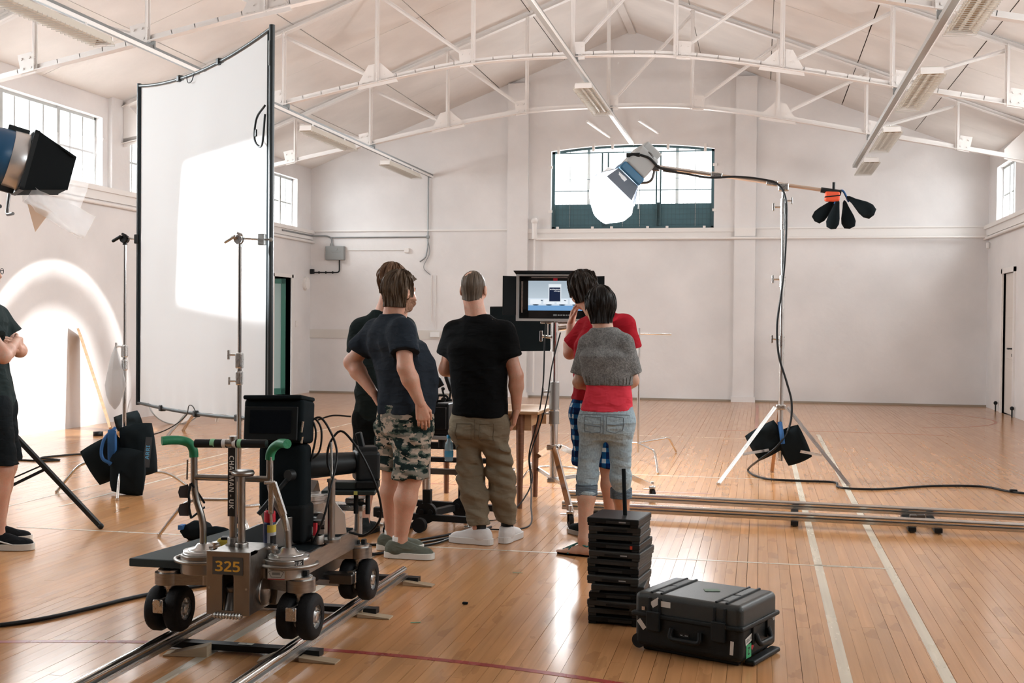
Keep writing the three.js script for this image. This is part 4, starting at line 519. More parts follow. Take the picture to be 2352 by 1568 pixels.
// ================================================================ wheeled film dolly
{
  const ox = -2.265, oz = -5.31, t = thing('film_dolly', 'steel camera dolly with four pairs of black wheels and green handle grips', 'camera dolly', [ox, 0, oz]);
  const S = M.steel;
  // wheels
  const wheel = (x, z) => { const g = new THREE.Group(); g.name = 'wheel_pair'; g.position.set(x, 0.2075, z); t.add(g);
    for (const s of [-1, 1]) { const prof = [[0.052, -0.034], [0.075, -0.036], [0.094, -0.030], [0.1025, -0.016], [0.1025, 0.016], [0.094, 0.030], [0.075, 0.036], [0.052, 0.034], [0.052, -0.034]]; part(g, 'tyre', [lathe(prof, [s * 0.046, 0, 0], [0, 0, Math.PI / 2], 40)], M.rubber); part(g, 'hub', [lathe([[0.001, 0.03], [0.02, 0.032], [0.022, 0.02], [0.045, 0.018], [0.053, 0.033], [0.053, -0.033], [0.001, -0.03]], [s * 0.046, 0, 0], [0, 0, -s * Math.PI / 2], 28), ...[0, 1, 2, 3, 4].map((k) => disc(0.006, 0.01, [s * 0.07, Math.cos(k * 1.257) * 0.034, Math.sin(k * 1.257) * 0.034], [0, 0, Math.PI / 2], 8))], M.alu); }
    part(g, 'fork', [rbox(0.024, 0.13, 0.05, 0.006, [0, 0.035, 0]), bar([0, 0.09, 0], [0, 0.13, 0], 0.03)], M.alu); part(g, 'brake_lever', [rbox(0.05, 0.06, 0.012, 0.01, [0, 0.03, 0.108]), disc(0.018, 0.02, [0, 0.045, 0.116], [Math.PI / 2, 0, 0]), bar([0, 0.05, 0.02], [0, 0.05, 0.11], 0.008)], M.alu); };
  const kx = 0.31; for (const [x, z] of [[-kx, 0.38], [kx, 0.38], [kx, -0.40], [-kx, -0.40]]) wheel(x, z);
  // steering arms: flat bar with a round cap over each wheel pair
  for (const [x, z, ix, iz] of [[-kx, 0.38, -0.13, 0.33], [kx, 0.38, 0.15, 0.32], [kx, -0.40, 0.12, -0.33], [-kx, -0.40, -0.12, -0.33]]) {
    const g = new THREE.Group(); g.name = 'steering_arm'; t.add(g);
    part(g, 'arm', [beam([x, 0.345, z], [ix, 0.345, iz], 0.05, 0.115, [0, 1, 0]), disc(0.066, 0.052, [x, 0.345, z], [0, 0, 0], 32), disc(0.066, 0.052, [ix, 0.345, iz], [0, 0, 0], 32)], S);
    part(g, 'cap', [disc(0.052, 0.014, [x, 0.376, z], [0, 0, 0], 28)], M.alu); part(g, 'latch', [rbox(0.03, 0.022, 0.024, 0.004, [x - 0.012, 0.392, z]), rbox(0.022, 0.026, 0.03, 0.004, [x + 0.022, 0.393, z - 0.01])], M.black);
  }
  // chassis
  const front = shape2([[-0.098, 0], [0.098, 0], [0.098, 0.27], [-0.098, 0.27]]); const slot = new THREE.Path(); slot.absarc(0, 0.16, 0.026, 0, Math.PI); slot.lineTo(-0.026, 0.02); slot.lineTo(0.026, 0.02); slot.closePath(); front.holes.push(slot);
  part(t, 'front_plate', [ext(front, 0.014, 0.002, [0.066, 0.245, 0.583])], S); part(t, 'front_box', [span(-0.03, 0.162, 0.247, 0.51, 0.33, 0.5), span(-0.03, -0.018, 0.247, 0.51, 0.5, 0.577), span(0.15, 0.162, 0.247, 0.51, 0.5, 0.577), span(-0.03, 0.162, 0.498, 0.51, 0.5, 0.577)], S);
  part(t, 'spring_socket', [bar([0.066, 0.26, 0.57], [0.066, 0.35, 0.54], 0.024), lathe([[0.018, 0], [0.026, 0], [0.026, 0.02], [0.018, 0.02]], [0.066, 0.345, 0.545], [0.35, 0, 0], 20)], M.darkSteel);
  const coil = []; for (let i = 0; i < 9; i++) coil.push(at(new THREE.TorusGeometry(0.011, 0.0035, 6, 14), [0.066 + (i - 4) * 0.014, 0.243, 0.592], [0, Math.PI / 2, 0])); part(t, 'spring_rod', [bar([0.0, 0.243, 0.592], [0.132, 0.243, 0.592], 0.008), ...coil], M.alu);
  part(t, 'rivets', [[-0.018, 0.36], [0.15, 0.36]].map(([x, y]) => disc(0.005, 0.004, [x, y, 0.591], [Math.PI / 2, 0, 0], 10)), M.alu);
  const lower = ext([[-0.14, 0], [0.16, 0], [0.18, 0.14], [-0.16, 0.14]], 0.98, 0.006, [0.02, 0.24, -0.14]); part(t, 'chassis_box', [lower], M.darkSteel);
  const top = new THREE.Shape(); top.moveTo(-0.23, -0.40); top.lineTo(0.30, -0.40); top.lineTo(0.30, 0.36); top.absarc(0.235, 0.38, 0.085, -0.2, Math.PI * 0.75); top.lineTo(0.10, 0.44); top.lineTo(-0.1, 0.44); top.absarc(-0.16, 0.38, 0.085, Math.PI * 0.25, Math.PI); top.lineTo(-0.23, 0.36); top.closePath();
  const tg = new THREE.ExtrudeGeometry(top, { depth: 0.075, bevelEnabled: true, bevelSize: 0.004, bevelThickness: 0.004, bevelSegments: 2, curveSegments: 24 }); tg.rotateX(Math.PI / 2); tg.scale(1, 1, 1); tg.translate(0, 0.455, 0); const tp = tg.attributes.position; part(t, 'deck_frame', [tg], S);
  part(t, 'deck_mat', [span(-0.20, 0.285, 0.459, 0.4655, -0.38, 0.30)], M.blackCloth, 'black non-slip deck covering');
  part(t, 'side_plate', [span(0.298, 0.306, 0.37, 0.458, -0.40, 0.36)], S);
  // handle bases, badges, bumper rings
  const badge = words('SUPER PEEWEE III PLUS', { w: 768, h: 96, size: 62, border: '#cfcac0' });
  for (const [x, sgn] of [[-0.155, -1], [0.245, 1]]) { const g = new THREE.Group(); g.name = 'handle_base'; g.position.set(x, 0, 0.36); t.add(g);
    part(g, 'flange', [lathe([[0.001, 0.03], [0.03, 0.03], [0.045, 0.012], [0.07, 0.008], [0.07, 0]], [0, 0.47, 0]), lathe([[0.092, 0], [0.092, 0.022], [0.001, 0.022]], [0, 0.45, 0])], M.alu);
    part(g, 'lock_lever', [disc(0.018, 0.035, [sgn < 0 ? 0.065 : -0.06, 0.495, 0.02]), bar([sgn < 0 ? 0.04 : -0.035, 0.49, 0.03], [sgn < 0 ? 0.09 : -0.09, 0.5, 0.03], 0.008)], M.alu);
    const cy = new THREE.CylinderGeometry(0.096, 0.096, 0.034, 32, 1, true, -1.15, 2.3); const m = part(g, 'badge', [at(cy, [0, 0.445, 0])], new THREE.MeshStandardMaterial({ map: badge, roughness: 0.4 })); m.material.side = THREE.DoubleSide;
    const ringPts = []; for (let i = 0; i <= 18; i++) { const a = -1.7 + 3.4 * i / 18 + (sgn > 0 ? 0.25 : -0.25); ringPts.push([Math.sin(a) * 0.128, 0.432, Math.cos(a) * 0.115]); } part(g, 'bumper_ring', [tube(ringPts, 0.0095, 40, 8)], S); }
  plate(t, 'maker_plate', 0.075, 0.048, canvasTex(192, 128, (c, w, h) => { c.fillStyle = '#a7a49c'; c.fillRect(0, 0, w, h); c.strokeStyle = '#4a4a48'; c.lineWidth = 5; c.beginPath(); c.moveTo(10, 40); c.lineTo(60, 18); c.lineTo(130, 18); c.lineTo(182, 40); c.lineTo(150, 100); c.lineTo(42, 100); c.closePath(); c.stroke(); c.fillStyle = '#6b6a66'; c.fillRect(50, 45, 90, 30); c.fillStyle = '#8e2b2b'; c.fillRect(0, 118, w, 10); }), [0.235, 0.405, 0.472], [0, 0.12, 0]);
  plate(t, 'fleet_number', 0.14, 0.075, canvasTex(512, 256, (c, w, h) => { c.fillStyle = '#4b4843'; c.fillRect(0, 0, w, h); c.fillStyle = '#d9a23a'; c.font = 'bold 210px sans-serif'; c.textAlign = 'center'; c.textBaseline = 'middle'; c.save(); c.translate(w / 2, h / 2); c.scale(1.25, 1); c.fillText('325', 0, 8); c.restore(); }), [0.066, 0.455, 0.5915], [0, 0, 0], 0.001, 0.45);
  part(t, 'side_cover', [lathe([[0.001, 0.008], [0.06, 0.008], [0.062, 0]], [0.163, 0.32, 0.43], [0, 0, -Math.PI / 2], 28)], S);
  // left platform
  part(t, 'side_platform', [(() => { const s = shape2([[-0.48, 0.41], [-0.19, 0.41], [-0.19, -0.42], [-0.36, -0.42]]); const g = new THREE.ExtrudeGeometry(s, { depth: 0.03, bevelEnabled: true, bevelSize: 0.008, bevelThickness: 0.004, bevelSegments: 2 }); g.rotateX(Math.PI / 2); g.translate(0, 0.425, 0); return g; })()], std([0.02, 0.032, 0.034], 0.75), 'black carpeted side platform');
  part(t, 'platform_bracket', [span(-0.42, -0.2, 0.385, 0.395, 0.1, 0.3)], std([0.4, 0.26, 0.16], 0.5, 0.6));
  // push bar with green grips
  const P = (x, y, z = 0.36) => [x - ox, y, z];
  part(t, 'push_bar', [pipe([P(-2.425, 0.49), P(-2.425, 0.6), P(-2.47, 0.72), P(-2.472, 0.93), P(-2.5, 0.955)], 0.0155, 0.06)], S); part(t, 'push_bar', [pipe([P(-2.021, 0.49), P(-2.03, 0.62), P(-2.108, 0.74), P(-2.11, 0.92), P(-2.085, 0.945)], 0.0155, 0.06)], S);
  part(t, 'green_grip', [capped(new THREE.CatmullRomCurve3([P(-2.472, 0.885), P(-2.475, 0.915), P(-2.49, 0.942), P(-2.52, 0.957, 0.37), P(-2.555, 0.962, 0.40), P(-2.59, 0.96, 0.43)].map((p) => V(...p))).getPoints(24), 0.0205, 14)], M.green, 'green rubber grip'); part(t, 'green_grip', [capped(new THREE.CatmullRomCurve3([P(-2.11, 0.885), P(-2.107, 0.912), P(-2.092, 0.938), P(-2.065, 0.955, 0.37), P(-2.035, 0.963, 0.40), P(-2.0, 0.964, 0.43)].map((p) => V(...p))).getPoints(24), 0.0205, 14)], M.green, 'green rubber grip');
  part(t, 'cross_bar', [bar(P(-2.47, 0.795), P(-2.11, 0.798), 0.0145)], S);
  // steering column with T bar, second column
  const Q = (x, y, z = 0.42) => [x - ox, y, z];
  part(t, 'steering_column', [bar(Q(-2.253, 0.5), Q(-2.256, 0.99), 0.0165), lathe([[0.03, 0], [0.034, 0.03], [0.026, 0.034], [0.026, 0.06], [0.018, 0.062]], Q(-2.253, 0.485))], S); plate(t, 'maker_strip', 0.034, 0.30, canvasTex(96, 768, (c, w, h) => { c.fillStyle = '#0a0c0d'; c.fillRect(0, 0, w, h); c.fillStyle = '#d8d6d0'; c.font = 'bold 84px sans-serif'; c.textBaseline = 'middle'; c.textAlign = 'center'; c.save(); c.translate(w / 2, h / 2); c.rotate(Math.PI / 2); c.fillText('CHAPMAN - UK', 0, 0); c.restore(); }), Q(-2.255, 0.79, 0.4375), [0, 0, 0]);
  part(t, 'tee_bar', [bar(Q(-2.434, 0.953), Q(-2.10, 0.961), 0.019, 0.019, 16)], M.black); part(t, 'tape_band', [bar(Q(-2.305, 0.956), Q(-2.288, 0.957), 0.0195, 0.0195, 16), bar(Q(-2.255, 0.957), Q(-2.24, 0.958), 0.0195, 0.0195, 16)], M.whitePlastic); part(t, 'tape_band', [bar(Q(-2.232, 0.958), Q(-2.214, 0.958), 0.0195, 0.0195, 16), bar(Q(-2.36, 0.956), Q(-2.34, 0.956), 0.0195, 0.0195, 16)], std([0.25, 0.55, 0.32], 0.6)); part(t, 'tape_band', [bar(Q(-2.288, 0.957), Q(-2.255, 0.957), 0.0192, 0.0192, 16)], M.steel);
  part(t, 'lift_column', [bar(Q(-2.205, 0.5, 0.44), Q(-2.207, 0.82, 0.44), 0.0165), lathe([[0.028, 0], [0.03, 0.04], [0.018, 0.045]], Q(-2.205, 0.485, 0.44))], M.steel); part(t, 'lift_wheel', [lathe([[0.001, 0], [0.045, 0], [0.05, 0.012], [0.045, 0.024], [0.001, 0.024]], Q(-2.2, 0.82, 0.44))], M.steel);
  // turnbuckles
  part(t, 'turnbuckle', [rbox(0.022, 0.14, 0.02, 0.006, P(-2.09, 0.72, 0.39)), bar(P(-2.086, 0.79, 0.39), P(-2.092, 0.9, 0.39), 0.004), bar(P(-2.09, 0.65, 0.39), P(-2.088, 0.6, 0.39), 0.006)], M.alu); part(t, 'turnbuckle', [beam(P(-2.075, 0.79, 0.4), P(-2.025, 0.65, 0.4), 0.02, 0.022), beam(P(-2.025, 0.65, 0.4), P(-2.012, 0.58, 0.4), 0.01, 0.012), bar(P(-2.12, 0.785, 0.39), P(-2.07, 0.79, 0.4), 0.008)], M.alu);
  part(t, 'antenna_rod', [bar(P(-2.515, 0.78, 0.34), P(-2.513, 0.87, 0.34), 0.004)], M.steel);
  // seat post, lift arm and turntable at the back
  part(t, 'crane_cheek', [ext([[-0.16, 0], [0.10, 0], [0.12, 0.06], [0.06, 0.13], [-0.08, 0.13], [-0.17, 0.04]], 0.008, 0.002, [0.17, 0.466, 0.12], [0, Math.PI / 2 - 0.5, 0])], S); part(t, 'crane_cheek', [ext([[-0.12, 0], [0.14, 0], [0.13, 0.1], [0.05, 0.2], [-0.04, 0.2], [-0.12, 0.1]], 0.008, 0.002, [0.2, 0.468, -0.12], [0, 0.6, 0])], M.alu); part(t, 'crane_arm', [beam([0.08, 0.5, -0.05], [0.1, 0.68, -0.28], 0.1, 0.09), bar([0.22, 0.55, -0.1], [0.05, 0.55, -0.18], 0.03)], M.darkSteel);
  part(t, 'turntable', [disc(0.105, 0.022, [0.14, 0.655, -0.12]), disc(0.1, 0.012, [0.14, 0.635, -0.12]), disc(0.02, 0.06, [0.1, 0.69, -0.12])], M.alu); part(t, 'turntable_bracket', [rbox(0.22, 0.03, 0.1, 0.006, [0.27, 0.585, -0.3]), rbox(0.1, 0.028, 0.1, 0.006, [0.33, 0.615, -0.32]), bar([0.33, 0.44, -0.33], [0.33, 0.6, -0.33], 0.02)], M.alu); part(t, 'valve_block', [rbox(0.09, 0.06, 0.07, 0.01, [0.2, 0.5, -0.05]), bar([0.12, 0.52, 0], [0.27, 0.53, -0.02], 0.012), bar([0.15, 0.49, 0.02], [0.25, 0.49, 0.02], 0.014), disc(0.03, 0.02, [0.24, 0.55, -0.02])], M.darkSteel);
  part(t, 'seat_post', [bar([0.318, 0.47, 0.02], [0.318, 0.755, 0.02], 0.0175), disc(0.045, 0.014, [0.318, 0.476, 0.02]), disc(0.022, 0.014, [0.318, 0.755, 0.02]), lathe([[0.03, 0], [0.032, 0.04], [0.02, 0.04]], [0.27, 0.466, 0.07])], S); part(t, 'side_post', [bar([0.312, 0.75, 0.0], [0.30, 0.93, -0.02], 0.006)], M.alu);
  part(t, 'lever', [bar([0.05, 0.62, 0.24], [0.165, 0.79, 0.14], 0.011), disc(0.026, 0.03, [0.165, 0.79, 0.15], [Math.PI / 2, 0, 0.4]), rbox(0.035, 0.14, 0.03, 0.014, [0.115, 0.555, 0.16], [0, 0, 0.1]), disc(0.02, 0.04, [0.1, 0.635, 0.2], [1.2, 0, 0])], M.black); part(t, 'lower_struts', [bar([0.01, 0.52, -0.05], [0.20, 0.51, 0.1], 0.018), bar([-0.03, 0.62, 0.0], [0.03, 0.5, 0.05], 0.022)], std([0.10, 0.09, 0.06], 0.5, 0.4)); part(t, 'red_tag', [beam([0.26, 0.47, 0.08], [0.255, 0.56, 0.06], 0.02, 0.014)], M.red);
  part(t, 'rear_brace', [beam([0.1, 0.26, -0.1], [0.25, 0.2, -0.35], 0.05, 0.03), rbox(0.18, 0.05, 0.08, 0.008, [0.24, 0.235, -0.28])], M.darkSteel);
  // camera gear riding on the dolly
  const mon = thing('monitor_bag', 'black padded monitor case facing the camera on top of the dolly', 'monitor', [-2.183, 0.94, -5.22]);
  const bag = rbox(0.285, 0.2, 0.18, 0.02, [0, 0.09, -0.01], [-0.13, 0.05, 0.02], 3); part(mon, 'case', [bag, rbox(0.28, 0.02, 0.2, 0.008, [0, 0.196, -0.01], [-0.13, 0.05, 0.03])], M.blackCloth);
  part(mon, 'bezel', [rbox(0.255, 0.155, 0.012, 0.006, [0.0, 0.088, 0.088], [-0.13, 0.05, 0.02])], M.black); part(mon, 'screen', [box(0.195, 0.105, 0.004, [0, 0.096, 0.095], [-0.13, 0.05, 0.02])], std([0.006, 0.008, 0.011], 0.15)); plate(mon, 'name_print', 0.035, 0.011, words('SONY', { w: 128, h: 40, bg: '#0a0c0e' }), [0.02, 0.026, 0.0885], [-0.13, 0.05, 0.02], 0.006); part(mon, 'case_clip', [bar([0.14, 0.05, 0.07], [0.148, 0.1, 0.07], 0.006), bar([0.14, -0.0, 0.07], [0.145, 0.03, 0.07], 0.006)], M.alu);
  const seat = thing('padded_gear_bag', 'black gear bag strapped to the dolly below the monitor case', 'bag', [-2.14, 0.66, -5.3]); part(seat, 'bag', [rbox(0.22, 0.30, 0.14, 0.03, [-0.02, 0.115, 0.05], [0, 0.1, 0], 3)], M.blackCloth); part(seat, 'lower_pouch', [rbox(0.16, 0.18, 0.14, 0.02, [0.02, -0.1, 0.05])], M.blackMatte); part(seat, 'strip', [rbox(0.012, 0.16, 0.01, 0.003, [-0.075, -0.08, 0.13])], M.whitePlastic);
  const cam = thing('remote_camera_head', 'black camera with a fat barrel lying on the dolly deck arm', 'camera', [-1.98, 0.66, -5.5]);
  part(cam, 'barrel', [aim(new THREE.CylinderGeometry(0.052, 0.062, 0.26, 28), [-0.16, 0.14, 0.1], [0.05, 0.145, -0.1])], M.black); part(cam, 'body', [rbox(0.12, 0.15, 0.14, 0.02, [0.09, 0.13, -0.12], [0, 0.5, 0])], M.black); part(cam, 'hood', [rbox(0.03, 0.11, 0.03, 0.008, [0.07, 0.24, -0.1], [0, 0, 0.25]), rbox(0.1, 0.03, 0.1, 0.008, [0.09, 0.21, -0.12], [0, 0.5, 0])], M.black); part(cam, 'base_plate', [rbox(0.26, 0.022, 0.16, 0.006, [0.03, 0.01, -0.06], [0, 0.2, 0]), rbox(0.18, 0.035, 0.1, 0.006, [0.03, 0.04, -0.06], [0, 0.2, 0])], std([0.02, 0.03, 0.028], 0.5)); part(cam, 'battery', [rbox(0.11, 0.035, 0.08, 0.006, [0.12, 0.045, -0.06], [0, 0.2, 0])], M.black); part(cam, 'yellow_tag', [box(0.018, 0.018, 0.002, [0.085, 0.012, 0.02])], std([0.6, 0.6, 0.15], 0.6)); part(cam, 'foot', [bar([0.06, -0.1, -0.06], [0.06, 0, -0.06], 0.012), bar([0.12, -0.1, -0.06], [0.12, 0, -0.06], 0.012), bar([0.06, -0.05, -0.06], [0.12, -0.05, -0.06], 0.006)], M.black);
  const wire = (pts, r, label) => single('cable', [tube(pts, r, 90, 6)], M.cable, label, 'cable', 'black dolly cables');
  wire([[-2.08, 0.95, -5.3], [-2.06, 1.02, -5.3], [-2.02, 1.045, -5.32], [-1.97, 0.98, -5.33], [-1.94, 0.88, -5.34], [-1.935, 0.72, -5.24], [-1.95, 0.6, -5.2], [-2.0, 0.48, -5.2]], 0.0055, 'black cable arching from the monitor case down past the steel seat post');
  wire([[-1.96, 0.75, -5.35], [-1.99, 0.83, -5.35], [-1.98, 0.92, -5.35], [-1.93, 0.98, -5.36], [-1.86, 0.92, -5.36], [-1.79, 0.8, -5.37], [-1.75, 0.67, -5.4], [-1.76, 0.56, -5.45], [-1.85, 0.47, -5.5], [-1.95, 0.468, -5.55]], 0.006, 'black cable looping widest to the right of the dolly');
  wire([[-2.07, 0.93, -5.3], [-2.045, 1.04, -5.31], [-2.01, 1.0, -5.31], [-2.02, 0.88, -5.31], [-2.06, 0.85, -5.3], [-2.07, 0.95, -5.29], [-2.05, 1.03, -5.3], [-2.03, 0.98, -5.3], [-2.05, 0.84, -5.29]], 0.005, 'coiled black cable hanging at the side of the monitor case');
  wire([[-2.04, 1.03, -5.35], [-1.98, 1.05, -5.38], [-1.9, 1.045, -5.42]], 0.004, 'short black cable sticking out of the top of the monitor case');
  // loose things on the dolly
  const can = thing('spray_can', 'spray can with a red cap standing on the dolly deck', 'spray can', [-2.13, 0.4655, -5.0]);
  part(can, 'can', [lathe([[0.001, 0], [0.027, 0], [0.0285, 0.006], [0.0285, 0.125], [0.022, 0.138]], [0, 0, 0], [0, 0, 0], 28)], new THREE.MeshStandardMaterial({ map: canvasTex(256, 256, (c, w, h) => { c.fillStyle = '#b9bcc0'; c.fillRect(0, 0, w, h); c.fillStyle = '#16264a'; c.fillRect(0, 0, w, 60); c.fillStyle = '#10141a'; c.fillRect(20, 90, 60, 110); c.fillStyle = '#d8c14a'; c.fillRect(0, 64, w, 18); c.fillStyle = '#a8333a'; c.save(); c.translate(150, 160); c.rotate(0.2); c.fillRect(-6, -70, 8, 140); c.restore(); c.fillStyle = '#16264a'; c.fillRect(200, 60, 56, 196); }), roughness: 0.35, metalness: 0.2 })); part(can, 'cap', [lathe([[0.024, 0], [0.026, 0.004], [0.025, 0.045], [0.02, 0.05], [0.001, 0.05]], [0, 0.135, 0], [0, 0, 0], 24)], M.red, 'red cap');
  const tm = thing('tape_measure', 'yellow tape measure lying on the dolly deck', 'tape measure', [-2.325, 0.4655, -4.97]); part(tm, 'case', [rbox(0.075, 0.058, 0.045, 0.012, [0, 0.03, 0], [0, 0.3, 0])], std([0.62, 0.47, 0.06], 0.5)); part(tm, 'grip', [rbox(0.04, 0.012, 0.047, 0.004, [0.0, 0.06, 0], [0, 0.3, 0]), rbox(0.02, 0.03, 0.047, 0.004, [-0.02, 0.022, 0.0], [0, 0.3, 0])], M.black);
  const sg = thing('sunglasses', 'dark sunglasses hooked on the left push bar of the dolly', 'sunglasses', [-2.49, 0.7, -4.92]); for (const y of [0.035, -0.045]) part(sg, 'lens', [ext([[-0.03, -0.026], [0.01, -0.032], [0.018, 0], [0.012, 0.03], [-0.024, 0.024], [-0.034, 0]], 0.005, 0.001, [-0.005, y, 0.0], [0, 0.4, 0.1])], std([0.05, 0.05, 0.055], 0.12)); part(sg, 'frame', [tube([[0.018, 0.07, 0], [0.012, 0.02, 0.006], [0.016, -0.005, 0.008], [0.014, -0.04, 0.006], [0.022, -0.085, 0]], 0.006), tube([[0.02, 0.07, 0], [0.03, 0.02, -0.05], [0.035, -0.03, -0.1]], 0.005), tube([[0.022, -0.083, 0], [0.035, -0.06, -0.06], [0.035, -0.05, -0.1]], 0.005)], M.black);
}
// ================================================================ director's monitor on a rolling stand
{
  const c = [-1.655, 0, -9.75], st = thing('monitor_stand', 'rolling chrome stand under the large monitor', 'stand', c);
  part(st, 'column', [bar([0, 0.18, 0], [0, 0.97, 0], 0.034), bar([0, 0.95, 0], [0, 1.29, 0], 0.022)], M.chrome);
  for (const [y, r, l] of [[0.9, 0.042, 0.22], [0.72, 0.042, 0.1]]) part(st, 'sleeve', [bar([0, y - l / 2, 0], [0, y + l / 2, 0], r, r, 20), bar([0, y - l / 2 - 0.006, 0], [0, y - l / 2 + 0.006, 0], r + 0.003, r + 0.003, 20), ...wingNut([-0.03, y + 0.03, 0.02], [-1, 0, 0.3], 1.2)], std([0.33, 0.33, 0.32], 0.4, 0.8));
  part(st, 'head_tube', [bar([0, 1.27, 0], [0, 1.5, 0], 0.036, 0.036, 20), bar([0, 1.262, 0], [0, 1.278, 0], 0.04, 0.04, 20), rbox(0.012, 0.1, 0.012, 0.005, [-0.055, 1.44, 0.02]), ...wingNut([-0.03, 1.38, 0.03], [-1, 0.1, 0], 1.6), bar([0.03, 1.45, 0], [0.1, 1.46, 0], 0.02)], M.chrome);
  const legs = [[-0.55, -1.05], [0.31, 1.07], [0.78, -0.42]];
  for (const [x, z] of legs) { const k = 1 / Math.hypot(x, z); part(st, 'leg', [beam([x * k * 0.06, 0.47, z * k * 0.06], [x, 0.12, z], 0.03, 0.042)], M.chrome); part(st, 'leg_brace', [beam([x * 0.55, 0.255, z * 0.55], [x * k * 0.04, 0.21, z * k * 0.04], 0.02, 0.03)], M.alu);
    const w = new THREE.Group(); w.name = 'castor'; st.add(w); part(w, 'castor_wheel', [disc(0.05, 0.03, [x, 0.05, z], [0, 0.4, Math.PI / 2], 28)], M.rubber); part(w, 'castor_fork', [rbox(0.05, 0.02, 0.07, 0.006, [x, 0.11, z]), rbox(0.006, 0.07, 0.035, 0.002, [x + 0.02, 0.075, z]), rbox(0.006, 0.07, 0.035, 0.002, [x - 0.02, 0.075, z]), bar([x, 0.1, z], [x, 0.16, z], 0.014), rbox(0.05, 0.008, 0.03, 0.003, [x - 0.05, 0.095, z])], M.alu); }
  part(st, 'leg_hub', [rbox(0.11, 0.05, 0.11, 0.014, [0, 0.47, 0]), rbox(0.1, 0.05, 0.1, 0.014, [0, 0.2, 0])], M.chrome);
  const m = thing('large_monitor', 'large monitor with black side hood showing a pouch on a pale backdrop', 'monitor', [-1.655, 1.51, -9.75], 0.05);
  part(m, 'cabinet', [rbox(0.60, 0.34, 0.09, 0.01, [0.0, 0.195, -0.06])], M.black); part(m, 'metal_frame', [box(0.64, 0.02, 0.10, [0, 0.012, 0]), box(0.02, 0.37, 0.10, [-0.31, 0.19, 0]), box(0.02, 0.37, 0.10, [0.31, 0.19, 0]), box(0.64, 0.01, 0.10, [0, 0.378, 0])], std([0.5, 0.5, 0.49], 0.4, 0.4));
  part(m, 'bezel', [box(0.60, 0.075, 0.02, [0, 0.06, -0.01]), box(0.60, 0.05, 0.02, [0, 0.355, -0.01]), box(0.08, 0.34, 0.02, [-0.26, 0.2, -0.01]), box(0.08, 0.34, 0.02, [0.26, 0.2, -0.01])], M.blackGloss); part(m, 'handle', [box(0.012, 0.26, 0.012, [-0.275, 0.2, 0.006])], M.alu); part(m, 'bezel_strip', [box(0.44, 0.008, 0.004, [0.02, 0.362, 0.002])], M.alu); part(m, 'record_light', [box(0.035, 0.022, 0.004, [0, 0.345, 0.002])], M.red); part(m, 'buttons', [...[0, 1, 2, 3, 4, 5].map((k) => box(0.016, 0.01, 0.006, [0.03 + k * 0.022, 0.052, 0.002])), box(0.03, 0.014, 0.006, [0.0, 0.052, 0.002])], M.greyBox);
  const pic = canvasTex(512, 384, (x, w, h) => { x.fillStyle = '#a9b9c6'; x.fillRect(0, 0, w, h); const gr = x.createLinearGradient(0, 0, 0, h * 0.6); gr.addColorStop(0, '#9fadb8'); gr.addColorStop(1, '#b9c6d0'); x.fillStyle = gr; x.fillRect(0, 0, w, h * 0.6); x.fillStyle = '#c9d6e2'; x.fillRect(0, h * 0.58, w, h * 0.25); x.fillStyle = '#6f9dca'; x.fillRect(0, h * 0.83, w, h * 0.17); for (let i = 0; i < 4; i++) { x.fillStyle = '#e3ebf2'; x.fillRect(20 + i * 125, h * 0.62, 105, 60); x.fillStyle = '#26374a'; x.beginPath(); x.ellipse(72 + i * 125, h * 0.81, 30, 8, 0, 0, 7); x.fill(); x.beginPath(); x.ellipse(130 + i * 110, h * 0.66, 12, 5, 0.3, 0, 7); x.fill(); }
    x.fillStyle = '#dfe6ec'; x.fillRect(192, 42, 120, 235); x.fillStyle = '#16223c'; x.fillRect(200, 85, 104, 180); x.fillStyle = '#f2f2f4'; x.font = 'bold 25px sans-serif'; x.textAlign = 'center'; x.fillText('octopus', 252, 118); x.font = 'bold 18px sans-serif'; x.fillText('energy', 272, 138); });
  const sg = new THREE.PlaneGeometry(0.45, 0.245); part(m, 'screen', [at(sg, [0, 0.212, 0.0015])], new THREE.MeshStandardMaterial({ color: 0x000000, roughness: 0.3, emissive: 0xffffff, emissiveMap: pic, emissiveIntensity: 0.85 }));
  const sl = new THREE.RectAreaLight(C(0.7, 0.8, 0.9), 0.35, 0.44, 0.24); sl.name = 'screen_glow'; sl.position.set(0, 0.212, 0.004); sl.lookAt(0, 0.212, 1); m.add(sl);
  part(m, 'hood_side', [box(0.006, 0.32, 0.16, [-0.36, 0.21, 0.09], [0, -0.75, 0])], M.blackMatte); part(m, 'hood_side', [box(0.006, 0.32, 0.16, [0.36, 0.21, 0.09], [0, 0.75, 0])], M.blackMatte); part(m, 'hood_top', [box(0.66, 0.006, 0.14, [0, 0.40, 0.06], [-0.15, 0, 0])], M.blackMatte); part(m, 'mount', [rbox(0.24, 0.02, 0.1, 0.006, [0.0, -0.01, -0.03])], M.alu);
  const f = thing('black_flag', 'black cloth flag hanging behind the large monitor', 'flag', [-2.1, 1.25, -10.6]);
  part(f, 'cloth', [box(0.58, 0.40, 0.006, [0, 0.19, 0], [0, 0.1, 0.02])], M.blackCloth); part(f, 'frame_rod', [bar([-0.29, 0.385, 0.028], [0.29, 0.395, -0.03], 0.006)], M.black);
  const fs = thing('flag_stand', 'slim stand holding the black flag behind the monitor', 'stand', [-1.8, 0, -10.68]); part(fs, 'pole', [bar([0, 0.1, 0], [0, 1.65, 0], 0.013)], M.chrome); for (const a of [0.4, 2.5, 4.5]) part(fs, 'leg', [pipe([[0, 0.2, 0], [Math.cos(a) * 0.25, 0.2, Math.sin(a) * 0.25], [Math.cos(a) * 0.4, 0.012, Math.sin(a) * 0.4]], 0.011, 0.06)], M.chrome);
